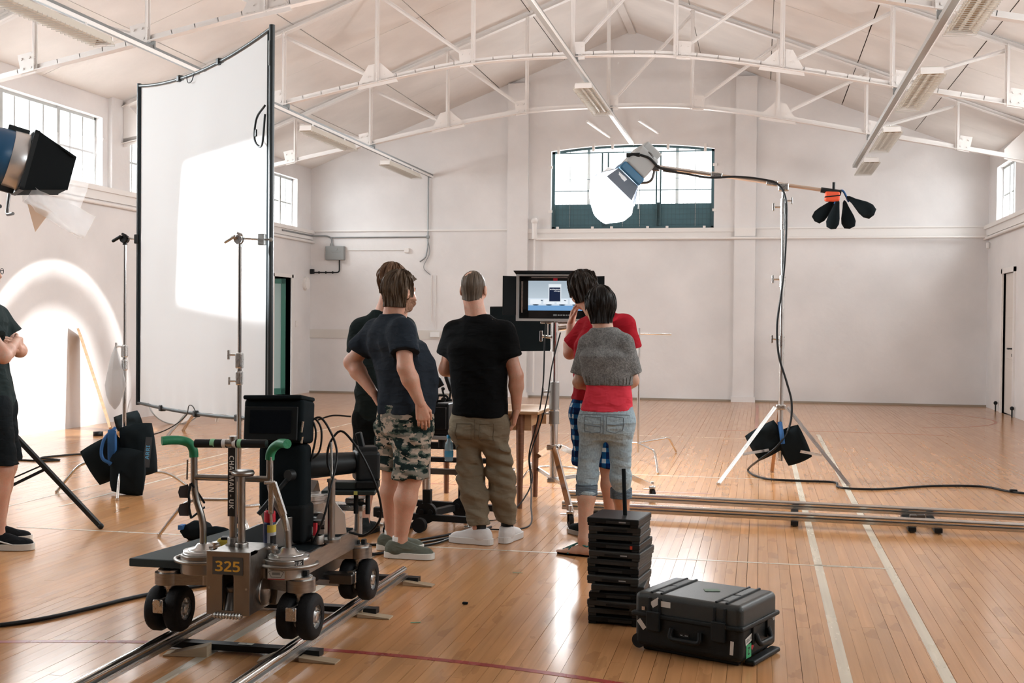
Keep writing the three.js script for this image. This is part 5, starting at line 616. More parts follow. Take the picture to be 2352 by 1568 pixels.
  const wire = (pts, label, r = 0.006, n = 100) => single('cable', [tube(pts, r, n, 6)], M.cable, label, 'cable');
  wire([[-1.72, 1.5, -9.68], [-1.725, 1.3, -9.66], [-1.73, 1.0, -9.64], [-1.765, 0.72, -9.62], [-1.83, 0.42, -9.58], [-1.8, 0.25, -9.5], [-1.7, 0.1, -9.0], [-1.64, 0.008, -8.6], [-1.75, 0.008, -8.42], [-1.95, 0.008, -8.4]], 'black cable hanging from the monitor to the floor beside the wooden table');
  wire([[-1.6, 1.42, -9.7], [-1.66, 1.15, -9.66], [-1.7, 0.85, -9.64], [-1.76, 0.62, -9.62], [-1.82, 0.4, -9.56], [-1.78, 0.22, -9.45], [-1.9, 0.008, -8.9], [-2.1, 0.008, -8.7]], 'black cable hanging beside the chrome column of the monitor stand', 0.006);
  for (const [pts, label] of [[[[-2.7, 0.008, -7.62], [-2.5, 0.008, -7.62], [-2.32, 0.008, -7.8], [-2.15, 0.008, -8.05], [-2.0, 0.008, -8.42]], 'black floor cable running from the olive trainers to the camera rig, upper strand'], [[[-2.75, 0.008, -7.4], [-2.4, 0.008, -7.32], [-2.25, 0.008, -7.7], [-2.07, 0.008, -8.03], [-1.9, 0.008, -8.5]], 'black floor cable behind the dolly, lower strand'], [[[-2.9, 0.01, -7.3], [-2.45, 0.01, -7.25], [-2.3, 0.01, -7.5], [-2.12, 0.01, -7.75], [-2.05, 0.01, -8.1]], 'thicker black floor cable behind the rear wheel of the dolly']]) wire(pts, label, 0.0085);
  wire([[-5.0, 0.011, -3.9], [-4.2, 0.011, -4.7], [-3.6, 0.011, -5.15], [-3.46, 0.011, -5.32], [-3.36, 0.011, -5.56], [-3.27, 0.011, -5.82], [-3.17, 0.011, -6.02], [-3.03, 0.011, -6.22], [-2.8, 0.011, -6.5], [-2.6, 0.011, -7.2]], 'long thick black cable across the floor left of the dolly', 0.011, 120);
  wire([[-7.9, 0.009, -11.0], [-7.6, 0.009, -11.24], [-7.31, 0.009, -11.24], [-7.2, 0.009, -11.36], [-7.5, 0.009, -11.48], [-7.35, 0.009, -11.86], [-7.2, 0.009, -12.05], [-7.32, 0.009, -12.05], [-7.3, 0.009, -12.35], [-6.9, 0.009, -12.5], [-6.2, 0.01, -11.2], [-5.6, 0.1, -9.9], [-5.35, 0.3, -9.55]], 'black cable snaking over the floor to the sandbagged stand', 0.009, 200);
  wire([[-5.3, 0.5, -9.48], [-5.15, 0.5, -9.6], [-5.0, 0.62, -9.8], [-4.95, 0.78, -9.9], [-5.0, 0.95, -9.7]], 'thin black cable hanging from the bottom of the diffusion frame', 0.005);
  single('stand_rod', [bar([-1.31, 1.389, -13], [-0.93, 1.383, -13], 0.008)], M.chrome, 'thin white rod sticking out beside the person in the grey cardigan', 'rod');
  const rs = thing('light_stand', 'chrome turtle-base stand mostly hidden behind the two people at the monitor', 'stand', [-1.28, 0, -13.0]); part(rs, 'pole', [bar([0, 0.1, 0], [0, 1.45, 0], 0.014)], M.chrome); for (const a of [1.05, 3.2, 5.3]) part(rs, 'leg', [pipe([[0, 0.2, 0], [Math.cos(a) * 0.5, 0.2, Math.sin(a) * 0.9], [Math.cos(a) * 0.62, 0.012, Math.sin(a) * 1.25]], 0.012, 0.1)], M.chrome);
}
// ================================================================ table
{
  const wd = std([0.45, 0.26, 0.13], 0.5, 0, { map: T.brush }), dk = std([0.19, 0.075, 0.035], 0.45, 0, { map: T.brush }), t = thing('wooden_table', 'small wooden table with dark legs behind the man in the black t-shirt', 'table', [-2.25, 0, -9.8]);
  part(t, 'tabletop', [metreUV(rbox(1.06, 0.028, 0.82, 0.01, [0, 0.775, 0]))], wd); part(t, 'apron', [metreUV(span(-0.46, 0.46, 0.63, 0.76, 0.33, 0.35))], wd); part(t, 'apron', [metreUV(span(-0.46, 0.46, 0.63, 0.76, -0.35, -0.33))], wd); part(t, 'apron', [metreUV(span(0.36, 0.385, 0.63, 0.76, -0.33, 0.33))], wd);
  for (const [x, z] of [[0.37, 0.35], [0.37, -0.33], [-0.42, 0.35], [-0.42, -0.33]]) part(t, 'leg', [aim(new THREE.CylinderGeometry(0.036, 0.022, 0.76, 4, 1), [x, 0.0, z], [x, 0.76, z])], dk);
}
// ================================================================ camera on a support rig between the two men
{
  const t = thing('camera_rig', 'black camera rail on adjustable stands between the two men', 'camera support', [-2.3, 0, -8.6]);
  const P = (x, y, z) => [x + 2.3, y, z + 8.6];
  part(t, 'rail', [span(-0.45, 0.30, 0.52, 0.57, -0.35, -0.29)], M.black); part(t, 'rail', [span(-0.45, 0.30, 0.42, 0.455, -0.35, -0.29)], M.black); part(t, 'cross_beam', [span(-0.3, 0.3, 0.37, 0.41, 0.0, 0.05)], std([0.1, 0.085, 0.07], 0.5, 0.5));
  const bm = (a, b, w, h) => beam(a, b, w, h, [0, 1, 0]);
  for (const [x, z] of [[-0.055, 0.2], [0.13, -0.12]]) { const g = new THREE.Group(); g.name = 'support_post'; t.add(g); part(g, 'inner_tube', [bar([x, 0.15, z], [x, 0.5, z], 0.022)], M.alu); part(g, 'outer_tube', [rbox(0.06, 0.16, 0.06, 0.008, [x, 0.2, z])], M.black); part(g, 'knuckle', [disc(0.075, 0.05, [x, 0.11, z + 0.02], [Math.PI / 2, 0, 0], 28), disc(0.02, 0.07, [x - 0.03, 0.12, z + 0.03], [Math.PI / 2, 0, 0]), disc(0.02, 0.07, [x + 0.035, 0.12, z + 0.03], [Math.PI / 2, 0, 0])], M.black); part(g, 'clip_ring', [at(new THREE.TorusGeometry(0.02, 0.004, 6, 16), [x - 0.045, 0.36, z], [0, 0, 0])], M.alu); }
  part(t, 'base_beam', [bm([-0.42, 0.09, 0.24], [0.26, 0.075, 0.24], 0.045, 0.05)], M.black); part(t, 'base_beam', [bm([-0.22, 0.13, -0.1], [0.5, 0.1, -0.16], 0.045, 0.05)], M.black); part(t, 'base_beam', [bm([-0.05, 0.1, 0.2], [0.07, 0.11, -0.05], 0.045, 0.05)], M.black);
  for (const [x, y, z] of [[-0.42, 0.06, 0.2], [0.24, 0.05, 0.16], [0.07, 0.06, -0.1], [0.17, 0.06, -0.08], [0.45, 0.06, -0.16]]) part(t, 'foot', [bar([x, 0.012, z], [x, y + 0.03, z], 0.008), disc(0.03, 0.012, [x, 0.008, z])], M.alu);
  part(t, 'castor_wheel', [disc(0.052, 0.04, [-0.05, 0.053, 0.42], [Math.PI / 2, 0, 0.2], 28)], M.rubber); part(t, 'end_block', [rbox(0.06, 0.07, 0.06, 0.008, [-0.43, 0.1, 0.2])], M.black);
  const c = thing('cinema_camera', 'black cinema camera with accessory arms between the two men', 'camera', [-2.4, 0.62, -8.9]);
  part(c, 'body', [rbox(0.15, 0.24, 0.28, 0.012, [0.03, 0.14, 0])], M.black); part(c, 'battery_plate', [rbox(0.12, 0.17, 0.03, 0.006, [0.03, 0.15, 0.15])], M.blackGloss); part(c, 'base_plate', [rbox(0.17, 0.03, 0.3, 0.006, [0.03, 0.0, 0])], M.greyBox); part(c, 'riser', [bar([0.03, -0.08, 0.05], [0.03, 0, 0.05], 0.03)], M.black); part(c, 'orange_tag', [box(0.03, 0.09, 0.01, [-0.055, 0.05, 0.15], [0, 0, 0.1])], std([0.8, 0.18, 0.02], 0.6));
  part(c, 'top_handle', [pipe([[0.0, 0.26, 0.1], [0.0, 0.32, 0.1], [0.08, 0.32, 0.1], [0.09, 0.28, 0.1]], 0.009, 0.03), bar([-0.04, 0.27, 0.1], [0.12, 0.285, 0.1], 0.01), disc(0.02, 0.03, [0.0, 0.30, 0.12], [Math.PI / 2, 0, 0]), disc(0.018, 0.03, [0.06, 0.29, 0.12], [Math.PI / 2, 0, 0])], M.black); part(c, 'small_monitor', [rbox(0.085, 0.07, 0.03, 0.008, [0.005, 0.41, 0.1], [0, 0, 0.5])], M.black); part(c, 'small_monitor', [rbox(0.03, 0.12, 0.06, 0.008, [0.095, 0.41, 0.1], [0, 0, 0.35])], M.black); part(c, 'articulating_arm', [bar([-0.02, 0.28, 0.1], [-0.03, 0.38, 0.1], 0.006), bar([0.06, 0.3, 0.1], [0.04, 0.38, 0.1], 0.008), bar([0.1, 0.29, 0.1], [0.11, 0.36, 0.1], 0.008), ball(0.014, [0.05, 0.37, 0.1])], M.black);
}
// ================================================================ stack of black levelling blocks
{
  const R = rng(12), h = 0.0405, mats = [M.black, std([0.020, 0.023, 0.023], 0.55, 0, { roughnessMap: T.scuff }), std([0.028, 0.029, 0.027], 0.6, 0, { roughnessMap: T.scuff })];
  const ord = ['bottom', 'second', 'third', 'fourth', 'fifth', 'sixth', 'seventh', 'eighth', 'ninth', 'tenth', 'eleventh', 'twelfth', 'top'];
  for (let k = 0; k < 13; k++) {
    const b = thing('levelling_block', k === 0 ? 'bottom black levelling block of the stack, resting on the floor' : k === 12 ? 'top black levelling block of the stack, with the upright rod' : `${ord[k]} black levelling block from the floor in the stack`, 'block', [-0.672 + (R() - 0.5) * 0.03, k * (h + 0.0005), -6.03 + (R() - 0.5) * 0.03], -0.12 + (R() - 0.5) * 0.22, 'stacked black levelling blocks'), m = mats[k % 3];
    part(b, 'slab', [rbox(0.265, h - 0.012, 0.28, 0.006, [0, h - (h - 0.012) / 2, 0])], m);
    for (const x of [-0.11, 0.11]) part(b, 'runner', [rbox(0.04, 0.0135, 0.275, 0.003, [x, 0.0065, 0])], m);
    part(b, 'edge_rib', [box(0.12, 0.012, 0.004, [0.01 + (R() - 0.5) * 0.05, h * 0.55, 0.141])], mats[(k + 1) % 3]);
    if (k === 9) part(b, 'red_mark', [box(0.012, 0.016, 0.002, [0.09, h * 0.6, 0.142])], std([0.6, 0.05, 0.02], 0.6));
    if (k === 12 || k === 5 || k === 8) part(b, 'pale_scuff', [box(0.035, 0.006, 0.002, [0.05, h * 0.6, 0.1425])], std([0.35, 0.35, 0.34], 0.6));
  }
  single('black_rod', [bar([-0.655, 0.533, -6.03], [-0.665, 0.765, -6.03], 0.0105, 0.0105, 16)], M.blackMatte, 'upright black rod on top of the stack of blocks', 'rod');
}
// ================================================================ hard case
{
  const t = thing('hard_case', 'large black hard equipment case with stickers on the floor', 'case', [-0.2275, 0, -5.567], -0.398);
  const bk = phys([0.009, 0.012, 0.013], { roughness: 0.42, specularIntensity: 0.5, bumpMap: repeated(T.fine, 3), bumpScale: 0.0006 }), lidm = phys([0.018, 0.024, 0.024], { roughness: 0.36, bumpMap: repeated(T.fine, 3), bumpScale: 0.0006 });
  const W = 0.53, D = 0.40, H = 0.272;
  part(t, 'base_shell', [rbox(W, 0.17, D, 0.03, [0, 0.105, 0], [0, 0, 0], 4)], bk); part(t, 'lid', [rbox(W, 0.115, D, 0.028, [0, H - 0.0575, 0], [0, 0, 0], 4)], lidm); part(t, 'lid_rim', [rbox(W + 0.022, 0.022, D + 0.022, 0.009, [0, 0.172, 0], [0, 0, 0], 3)], bk);
  for (const x of [-0.185, -0.135, 0.135, 0.185]) part(t, 'lid_rib', [rbox(0.012, 0.012, D - 0.03, 0.004, [x, H, 0]), rbox(0.014, 0.08, 0.014, 0.005, [x, 0.215, D / 2])], bk);
  for (const x of [-0.16, 0.16]) part(t, 'lid_panel', [rbox(0.038, 0.004, 0.11, 0.002, [x, H + 0.0005, 0.08]), rbox(0.038, 0.004, 0.16, 0.002, [x, H + 0.0005, -0.08])], lidm);
  for (const x of [-0.16, 0.16]) part(t, 'latch', [rbox(0.065, 0.09, 0.022, 0.006, [x, 0.15, D / 2 + 0.012])], bk);
  part(t, 'front_handle', [pipe([[-0.07, 0.13, D / 2 + 0.01], [-0.075, 0.085, D / 2 + 0.022], [0.075, 0.085, D / 2 + 0.022], [0.07, 0.13, D / 2 + 0.01]], 0.011, 0.03)], M.black); part(t, 'side_handle', [pipe([[W / 2 + 0.01, 0.13, -0.07], [W / 2 + 0.03, 0.085, -0.07], [W / 2 + 0.03, 0.085, 0.07], [W / 2 + 0.01, 0.13, 0.07]], 0.012, 0.03), rbox(0.012, 0.09, 0.03, 0.004, [W / 2 + 0.004, 0.13, -0.08]), rbox(0.012, 0.09, 0.03, 0.004, [W / 2 + 0.004, 0.13, 0.08])], M.black);
  part(t, 'wheel', [disc(0.033, 0.05, [-W / 2 + 0.02, 0.045, D / 2 - 0.03], [Math.PI / 2, 0, 0])], M.black); part(t, 'wheel', [disc(0.033, 0.05, [-W / 2 + 0.02, 0.045, -D / 2 + 0.03], [Math.PI / 2, 0, 0])], M.black); part(t, 'pull_handle', [rbox(0.05, 0.022, 0.3, 0.01, [W / 2 + 0.012, 0.016, -0.01])], M.black); part(t, 'foot_rail', [rbox(W * 0.9, 0.03, 0.03, 0.01, [0, 0.016, D / 2 - 0.05])], M.black); part(t, 'foot_rail', [rbox(W * 0.9, 0.03, 0.03, 0.01, [0, 0.016, -D / 2 + 0.05])], M.black);
  const paper = std([0.68, 0.67, 0.63], 0.7), st = (name, w, h, p, r, m = paper) => part(t, name, [box(w, h, 0.0012, p, r)], m), zf = D / 2 + 0.001;
  st('sticker', 0.05, 0.026, [-0.105, 0.231, zf + 0.0], [0, 0, 0]); st('sticker', 0.05, 0.028, [-0.155, 0.233, zf + 0.0006], [0, 0, 0.6]); st('sticker', 0.05, 0.022, [-0.225, 0.125, zf], [0, 0, -0.85]); st('sticker', 0.016, 0.06, [0.22, 0.085, zf], [0, 0, -0.05]); st('metal_tab', 0.016, 0.016, [-0.215, 0.2, zf + 0.004], [0, 0, 0], M.alu); st('metal_tab', 0.018, 0.016, [0.185, 0.176, zf + 0.012], [0, 0, 0], M.alu);
  plate(t, 'white_print', 0.05, 0.022, words('THE ___TION', { w: 256, h: 96, bg: '#0c0e0f', fg: '#c8cccc', size: 34 }), [-0.01, 0.105, zf + 0.0002]); st('green_sticker', 0.07, 0.05, [-0.01, 0, 0], [0, 0, 0], std([0.10, 0.16, 0.11], 0.6)).position.set(0, 0, 0);
  { const g = t.children.at(-1); g.geometry.translate(0.01, 0, 0); g.geometry.rotateX(-Math.PI / 2); g.geometry.rotateY(0.6); g.position.set(0.02, H + 0.002, -0.02); }
  const xf = W / 2 + 0.001, side = [0, Math.PI / 2, 0];
  plate(t, 'name_tape', 0.075, 0.032, words('INTRBS', { w: 256, h: 96, bg: '#c9c7c0', fg: '#22252a', size: 62, turn: Math.PI }), [xf, 0.115, 0.125], [0, Math.PI / 2, 0.2]); plate(t, 'number_sticker', 0.055, 0.06, words('2', { w: 128, h: 128, bg: '#3fa36e', fg: '#10201a', size: 100, turn: Math.PI }), [xf, 0.065, 0.125], side); part(t, 'red_sticker', [box(0.001, 0.022, 0.022, [xf, 0.075, 0.085], [0.78, 0, 0])], std([0.62, 0.03, 0.06], 0.5));
  part(t, 'round_sticker', [disc(0.016, 0.001, [xf, 0.16, -0.16], [0, 0, Math.PI / 2])], M.greyBox);
}
// scraps of tape on the floor
[[-1.66, -5.72, 0.05, 0.008, 0.4], [-1.95 + 0.55, -7.0, 0.06, 0.006, 0.1]].forEach(([x, z, w, d, r], i) => { const m = single('tape_scrap', [box(w, 0.002, d, [0, 0.0025, 0])], std([0.12, 0.28, 0.16], 0.7), i ? 'thin green tape scrap on the floor in front of the olive trainers' : 'small green tape scrap on the floor beside the right-hand rail', 'tape scrap'); m.position.set(x, 0, z); m.rotation.y = r; });
single('dark_crumb', [rbox(0.03, 0.012, 0.02, 0.005, [-1.515, 0.007, -6.16])], M.blackMatte, 'small black scrap on the floor between the rail and the stacked blocks', 'scrap');
// ================================================================ people: smooth fields meshed by surface nets
const sub = (a, b) => [a[0] - b[0], a[1] - b[1], a[2] - b[2]], add = (a, b, k = 1) => [a[0] + b[0] * k, a[1] + b[1] * k, a[2] + b[2] * k], dot = (a, b) => a[0] * b[0] + a[1] * b[1] + a[2] * b[2], mixp = (a, b, t) => [a[0] + (b[0] - a[0]) * t, a[1] + (b[1] - a[1]) * t, a[2] + (b[2] - a[2]) * t], norm = (a) => { const l = Math.hypot(...a) || 1; return [a[0] / l, a[1] / l, a[2] / l]; }, crs = (a, b) => [a[1] * b[2] - a[2] * b[1], a[2] * b[0] - a[0] * b[2], a[0] * b[1] - a[1] * b[0]];
const smin = (a, b, k) => { const h = Math.max(k - Math.abs(a - b), 0) / k; return Math.min(a, b) - h * h * k * 0.25; };
const cap = (a, b, r1, r2 = r1) => { const d = sub(b, a), l = dot(d, d) || 1e-9; return (p) => { const q0 = p[0] - a[0], q1 = p[1] - a[1], q2 = p[2] - a[2]; let h = (q0 * d[0] + q1 * d[1] + q2 * d[2]) / l; h = h < 0 ? 0 : h > 1 ? 1 : h; return Math.hypot(q0 - d[0] * h, q1 - d[1] * h, q2 - d[2] * h) - (r1 + (r2 - r1) * h); }; };
const ell = (c, r) => (p) => { const x = (p[0] - c[0]) / r[0], y = (p[1] - c[1]) / r[1], z = (p[2] - c[2]) / r[2], k = Math.hypot(x, y, z); return (k - 1) * Math.min(r[0], r[1], r[2]) * (k < 1 ? 1 : 0.95); };
const blend = (fs, k) => (p) => { let d = fs[0](p); for (let i = 1; i < fs.length; i++) d = smin(d, fs[i](p), k); return d; };
// torso: ellipses up the spine, turned to face `th` (0 = away from the camera, positive = to the right)
const fwdOf = (th) => [Math.sin(th), 0, -Math.cos(th)], leftOf = (th) => [-Math.cos(th), 0, -Math.sin(th)];
function loft(sl, th) { const f = fwdOf(th), l = leftOf(th), n = sl.length; return (p) => {
  const y = Math.min(Math.max(p[1], sl[0].c[1]), sl[n - 1].c[1]); let i = 0; while (i < n - 2 && y > sl[i + 1].c[1]) i++;
  const a = sl[i], b = sl[i + 1]; let t = (y - a.c[1]) / (b.c[1] - a.c[1]); const s = t * t * (3 - 2 * t); t = 0.5 * t + 0.5 * s;
  const cx = a.c[0] + (b.c[0] - a.c[0]) * t, cz = a.c[2] + (b.c[2] - a.c[2]) * t, w = a.w + (b.w - a.w) * t, d = a.d + (b.d - a.d) * t, dx = p[0] - cx, dz = p[2] - cz, u = (dx * l[0] + dz * l[2]) / w, v = (dx * f[0] + dz * f[2]) / d, k = Math.pow(Math.pow(Math.abs(u), 2.4) + Math.pow(Math.abs(v), 2.4), 1 / 2.4), e = (k - 1) * Math.min(w, d), dy = p[1] - y;
  return e > 0 ? Math.hypot(e, dy) : Math.abs(dy) > 0 ? Math.abs(dy) : e; }; }
function nets(f, lo, hi, cell) {
  const n = [0, 1, 2].map((i) => Math.max(6, Math.ceil((hi[i] - lo[i]) / cell) + 1)), [nx, ny, nz] = n, N = nx * ny * nz, val = new Float32Array(N), st = new Uint8Array(N), id = (x, y, z) => (z * ny + y) * nx + x, B = 4, rad = cell * B * 0.87 * 1.5;
  for (let bz = 0; bz < nz; bz += B) for (let by = 0; by < ny; by += B) for (let bx = 0; bx < nx; bx += B) {
    const c = f([lo[0] + (bx + B / 2) * cell, lo[1] + (by + B / 2) * cell, lo[2] + (bz + B / 2) * cell]), far = Math.abs(c) > rad;
    for (let z = bz; z <= Math.min(nz - 1, bz + B); z++) for (let y = by; y <= Math.min(ny - 1, by + B); y++) for (let x = bx; x <= Math.min(nx - 1, bx + B); x++) { const i = id(x, y, z); if (st[i] === 2) continue; if (far) { if (!st[i]) { val[i] = c; st[i] = 1; } } else { val[i] = f([lo[0] + x * cell, lo[1] + y * cell, lo[2] + z * cell]); st[i] = 2; } } }
  const idx = new Int32Array(N).fill(-1), pos = [], tri = [];
  for (let z = 0; z < nz - 1; z++) for (let y = 0; y < ny - 1; y++) for (let x = 0; x < nx - 1; x++) {
    let m = 0; for (let k = 0; k < 8; k++) if (val[id(x + (k & 1), y + (k >> 1 & 1), z + (k >> 2))] < 0) m |= 1 << k; if (m === 0 || m === 255) continue;
    let sx = 0, sy = 0, sz = 0, c = 0;
    for (let k = 0; k < 8; k++) for (const e of [1, 2, 4]) { if (k & e) continue; const a = val[id(x + (k & 1), y + (k >> 1 & 1), z + (k >> 2))], k2 = k | e, b = val[id(x + (k2 & 1), y + (k2 >> 1 & 1), z + (k2 >> 2))]; if (a < 0 === b < 0) continue; const t = a / (a - b); sx += (k & 1) + (e === 1 ? t : 0); sy += (k >> 1 & 1) + (e === 2 ? t : 0); sz += (k >> 2) + (e === 4 ? t : 0); c++; }
    idx[id(x, y, z)] = pos.length / 3; pos.push(lo[0] + (x + sx / c) * cell, lo[1] + (y + sy / c) * cell, lo[2] + (z + sz / c) * cell); }
  const quad = (a, b, c, d, flip) => { if (a < 0 || b < 0 || c < 0 || d < 0) return; flip ? tri.push(a, c, b, b, c, d) : tri.push(a, b, c, b, d, c); };
  for (let z = 1; z < nz - 1; z++) for (let y = 1; y < ny - 1; y++) for (let x = 1; x < nx - 1; x++) { const a = val[id(x, y, z)] < 0;
    if (a !== val[id(x + 1, y, z)] < 0) quad(idx[id(x, y - 1, z - 1)], idx[id(x, y, z - 1)], idx[id(x, y - 1, z)], idx[id(x, y, z)], !a);
    if (a !== val[id(x, y + 1, z)] < 0) quad(idx[id(x - 1, y, z - 1)], idx[id(x - 1, y, z)], idx[id(x, y, z - 1)], idx[id(x, y, z)], !a);
    if (a !== val[id(x, y, z + 1)] < 0) quad(idx[id(x - 1, y - 1, z)], idx[id(x, y - 1, z)], idx[id(x - 1, y, z)], idx[id(x, y, z)], !a); }
  const nor = new Float32Array(pos.length), e = cell * 0.35;
  for (let i = 0; i < pos.length; i += 3) { const p = [pos[i], pos[i + 1], pos[i + 2]]; const g = norm([f([p[0] + e, p[1], p[2]]) - f([p[0] - e, p[1], p[2]]), f([p[0], p[1] + e, p[2]]) - f([p[0], p[1] - e, p[2]]), f([p[0], p[1], p[2] + e]) - f([p[0], p[1], p[2] - e])]); nor[i] = g[0]; nor[i + 1] = g[1]; nor[i + 2] = g[2]; }
  const g = new THREE.BufferGeometry(); g.setAttribute('position', new THREE.BufferAttribute(new Float32Array(pos), 3)); g.setAttribute('normal', new THREE.BufferAttribute(nor, 3)); g.setAttribute('uv', new THREE.BufferAttribute(new Float32Array(pos.length / 3 * 2), 2)); g.setIndex(tri); return g;
}
function around(pts, m) { const lo = [1e9, 1e9, 1e9], hi = [-1e9, -1e9, -1e9]; for (const p of pts) for (let i = 0; i < 3; i++) { lo[i] = Math.min(lo[i], p[i] - m); hi[i] = Math.max(hi[i], p[i] + m); } return [lo, hi]; }
function faceUV(g, k = 1) { const a = clean(g), p = a.attributes.position, n = a.attributes.normal, uv = a.attributes.uv; for (let i = 0; i < p.count; i += 3) { const s = [0, 0, 0]; for (let j = 0; j < 3; j++) { s[0] += n.getX(i + j); s[1] += n.getY(i + j); s[2] += n.getZ(i + j); } const x = Math.abs(s[0]), y = Math.abs(s[1]) * 0.7, z = Math.abs(s[2]); for (let j = 0; j < 3; j++) { const q = i + j; if (y > x && y > z) uv.setXY(q, p.getX(q) * k, p.getZ(q) * k); else if (x > z) uv.setXY(q, p.getZ(q) * k, p.getY(q) * k); else uv.setXY(q, p.getX(q) * k, p.getY(q) * k); } } return a; }
// local frame of a head: x to its left, y up, z out of the face
function headFrame(c, th, pitch = 0, roll = 0) { const m = new THREE.Matrix4().makeBasis(V(...leftOf(th)), V(0, 1, 0), V(...fwdOf(th))).multiply(new THREE.Matrix4().makeRotationFromEuler(new THREE.Euler(pitch, 0, roll))); const inv = m.clone().transpose(), e = inv.elements; return { to: (p) => { const x = p[0] - c[0], y = p[1] - c[1], z = p[2] - c[2]; return [e[0] * x + e[4] * y + e[8] * z, e[1] * x + e[5] * y + e[9] * z, e[2] * x + e[6] * y + e[10] * z]; }, from: (p) => { const v = V(...p).applyMatrix4(m); return [v.x + c[0], v.y + c[1], v.z + c[2]]; } }; }
const skull = (g = 0) => blend([ell([0, 0.032, -0.018], [0.076 + g, 0.092 + g, 0.097 + g]), ell([0, -0.02, 0.015], [0.066 + g, 0.08 + g, 0.075 + g])], 0.03);
function headField(fr, neckTo, nr) {
  const nk = fr.to(neckTo), local = blend([skull(0), ell([0, -0.068, 0.032], [0.05, 0.05, 0.056]), ell([0, -0.098, 0.062], [0.026, 0.02, 0.022]), cap([0, 0.012, 0.086], [0, -0.03, 0.106], 0.009, 0.014), ell([0.016, -0.034, 0.094], [0.01, 0.009, 0.012]), ell([-0.016, -0.034, 0.094], [0.01, 0.009, 0.012]), cap([-0.03, 0.027, 0.08], [0.03, 0.027, 0.08], 0.012), ell([0, -0.06, 0.089], [0.024, 0.007, 0.01]), ell([0, -0.072, 0.086], [0.02, 0.007, 0.01]), ell([0.042, -0.03, 0.06], [0.025, 0.025, 0.025]), ell([-0.042, -0.03, 0.06], [0.025, 0.025, 0.025])], 0.018);
  const neck = cap([0, -0.055, -0.032], nk, nr, nr + 0.009), ears = [1, -1].map((s) => { const o = ell([s * 0.086, -0.008, -0.014], [0.0125, 0.034, 0.021]), hollow = ell([s * 0.1, -0.004, -0.006], [0.009, 0.019, 0.012]); return (p) => Math.max(o(p), -hollow(p)); });
  const sock = [1, -1].map((s) => ell([s * 0.031, 0.004, 0.096], [0.016, 0.011, 0.014]));
  return (P) => { const p = fr.to(P); let d = smin(local(p), neck(p), 0.03); d = Math.min(smin(d, ears[0](p), 0.006), 1e9); d = smin(d, ears[1](p), 0.006); for (const s of sock) d = -smin(-d, s(p), 0.008); return d; };
}
// hair: a shell over the skull; cut(p) > 0 where no hair grows
function hairField(fr, thick, cut, streak = 0.008, seed = 1, nr = 0.06) { const s = blend([skull(thick), cap([0, -0.02, -0.03], [0, -0.13, -0.036], nr + 0.002 + thick * 0.7, nr + thick * 0.45)], 0.02); return (P) => { const p = fr.to(P), a = Math.atan2(p[0], -p[2]); const n = (n3(a * 9 + seed, p[1] * 14, seed + Math.hypot(p[0], p[2]) * 10) - 0.5) * 2 * streak + (n3(a * 26 + seed, p[1] * 22, seed * 2.3) - 0.5) * streak * 0.9; return Math.max(s(p) + n, cut(p)); }; }
// hand: wrist, direction of the fingers, palm side, thumb side
function handField(w, d, palm, side, curl, size = 1) {
  d = norm(d); side = norm(sub(side, d.map((x) => x * dot(side, d)))); palm = norm(sub(sub(palm, d.map((x) => x * dot(palm, d))), side.map((x) => x * dot(palm, side))));
  const at3 = (a, b, c) => add(add(add(w, d, a * size), side, b * size), palm, c * size), fs = [], pts = [w];
  const off = [0.030, 0.010, -0.010, -0.029], len = [0.072, 0.080, 0.074, 0.058], kn = [0.088, 0.094, 0.090, 0.082];
  for (let i = 0; i < 4; i++) { const k = at3(kn[i], off[i], 0.004); fs.push(cap(at3(0.0, off[i] * 0.45, 0), k, 0.019 * size, 0.0135 * size)); let p = k, ang = curl[0] * (1 + i * 0.08); for (const [j, q] of [[0, 0.46], [1, 0.3], [2, 0.24]]) { const dir = add(d.map((x) => x * Math.cos(ang)), palm, Math.sin(ang)), e = add(p, dir, len[i] * q * size); fs.push(cap(p, e, (0.0092 - j * 0.0006) * size, (0.0086 - j * 0.0007) * size)); p = e; ang += curl[1]; } pts.push(k, p); }
  const t0 = at3(0.018, 0.022, 0.008), t1 = add(t0, norm(add(add(d.map((x) => x * 0.75), side, 0.55), palm, 0.3)), 0.048 * size), t2 = add(t1, norm(add(add(d.map((x) => x * 0.9), side, 0.12), palm, 0.35 + curl[0] * 0.3)), 0.032 * size), t3 = add(t2, norm(add(add(d.map((x) => x * 0.95), side, -0.1), palm, 0.3)), 0.024 * size);
  const tf = [cap(t0, t1, 0.017 * size, 0.0118 * size), cap(t1, t2, 0.0112 * size, 0.0098 * size), cap(t2, t3, 0.0098 * size, 0.0085 * size)]; pts.push(t3);
  const palmF = blend([fs[0], fs[4], fs[8], fs[12]], 0.012), fingers = fs.filter((_, i) => i % 4), thumb = blend(tf, 0.006);
  return { f: (p) => { let x = palmF(p); x = smin(x, thumb(p), 0.008); for (const g of fingers) x = smin(x, g(p), 0.0035); return x; }, pts };
}
const LIN = (hex) => new THREE.Color(hex);
const skinTex = dataTex(256, 256, (u, v) => { const a = fbm(u, v, 10, 10, 4, 3), b = fbm(u, v, 60, 60, 2, 8); return [0.93 + 0.07 * b, 0.88 + 0.12 * a, 0.86 + 0.14 * a]; }, true);
const skinMat = (c) => new THREE.MeshPhysicalMaterial({ color: C(...c), roughness: 0.5, map: repeated(skinTex, 3), bumpMap: repeated(T.fine, 4), bumpScale: 0.0006 });
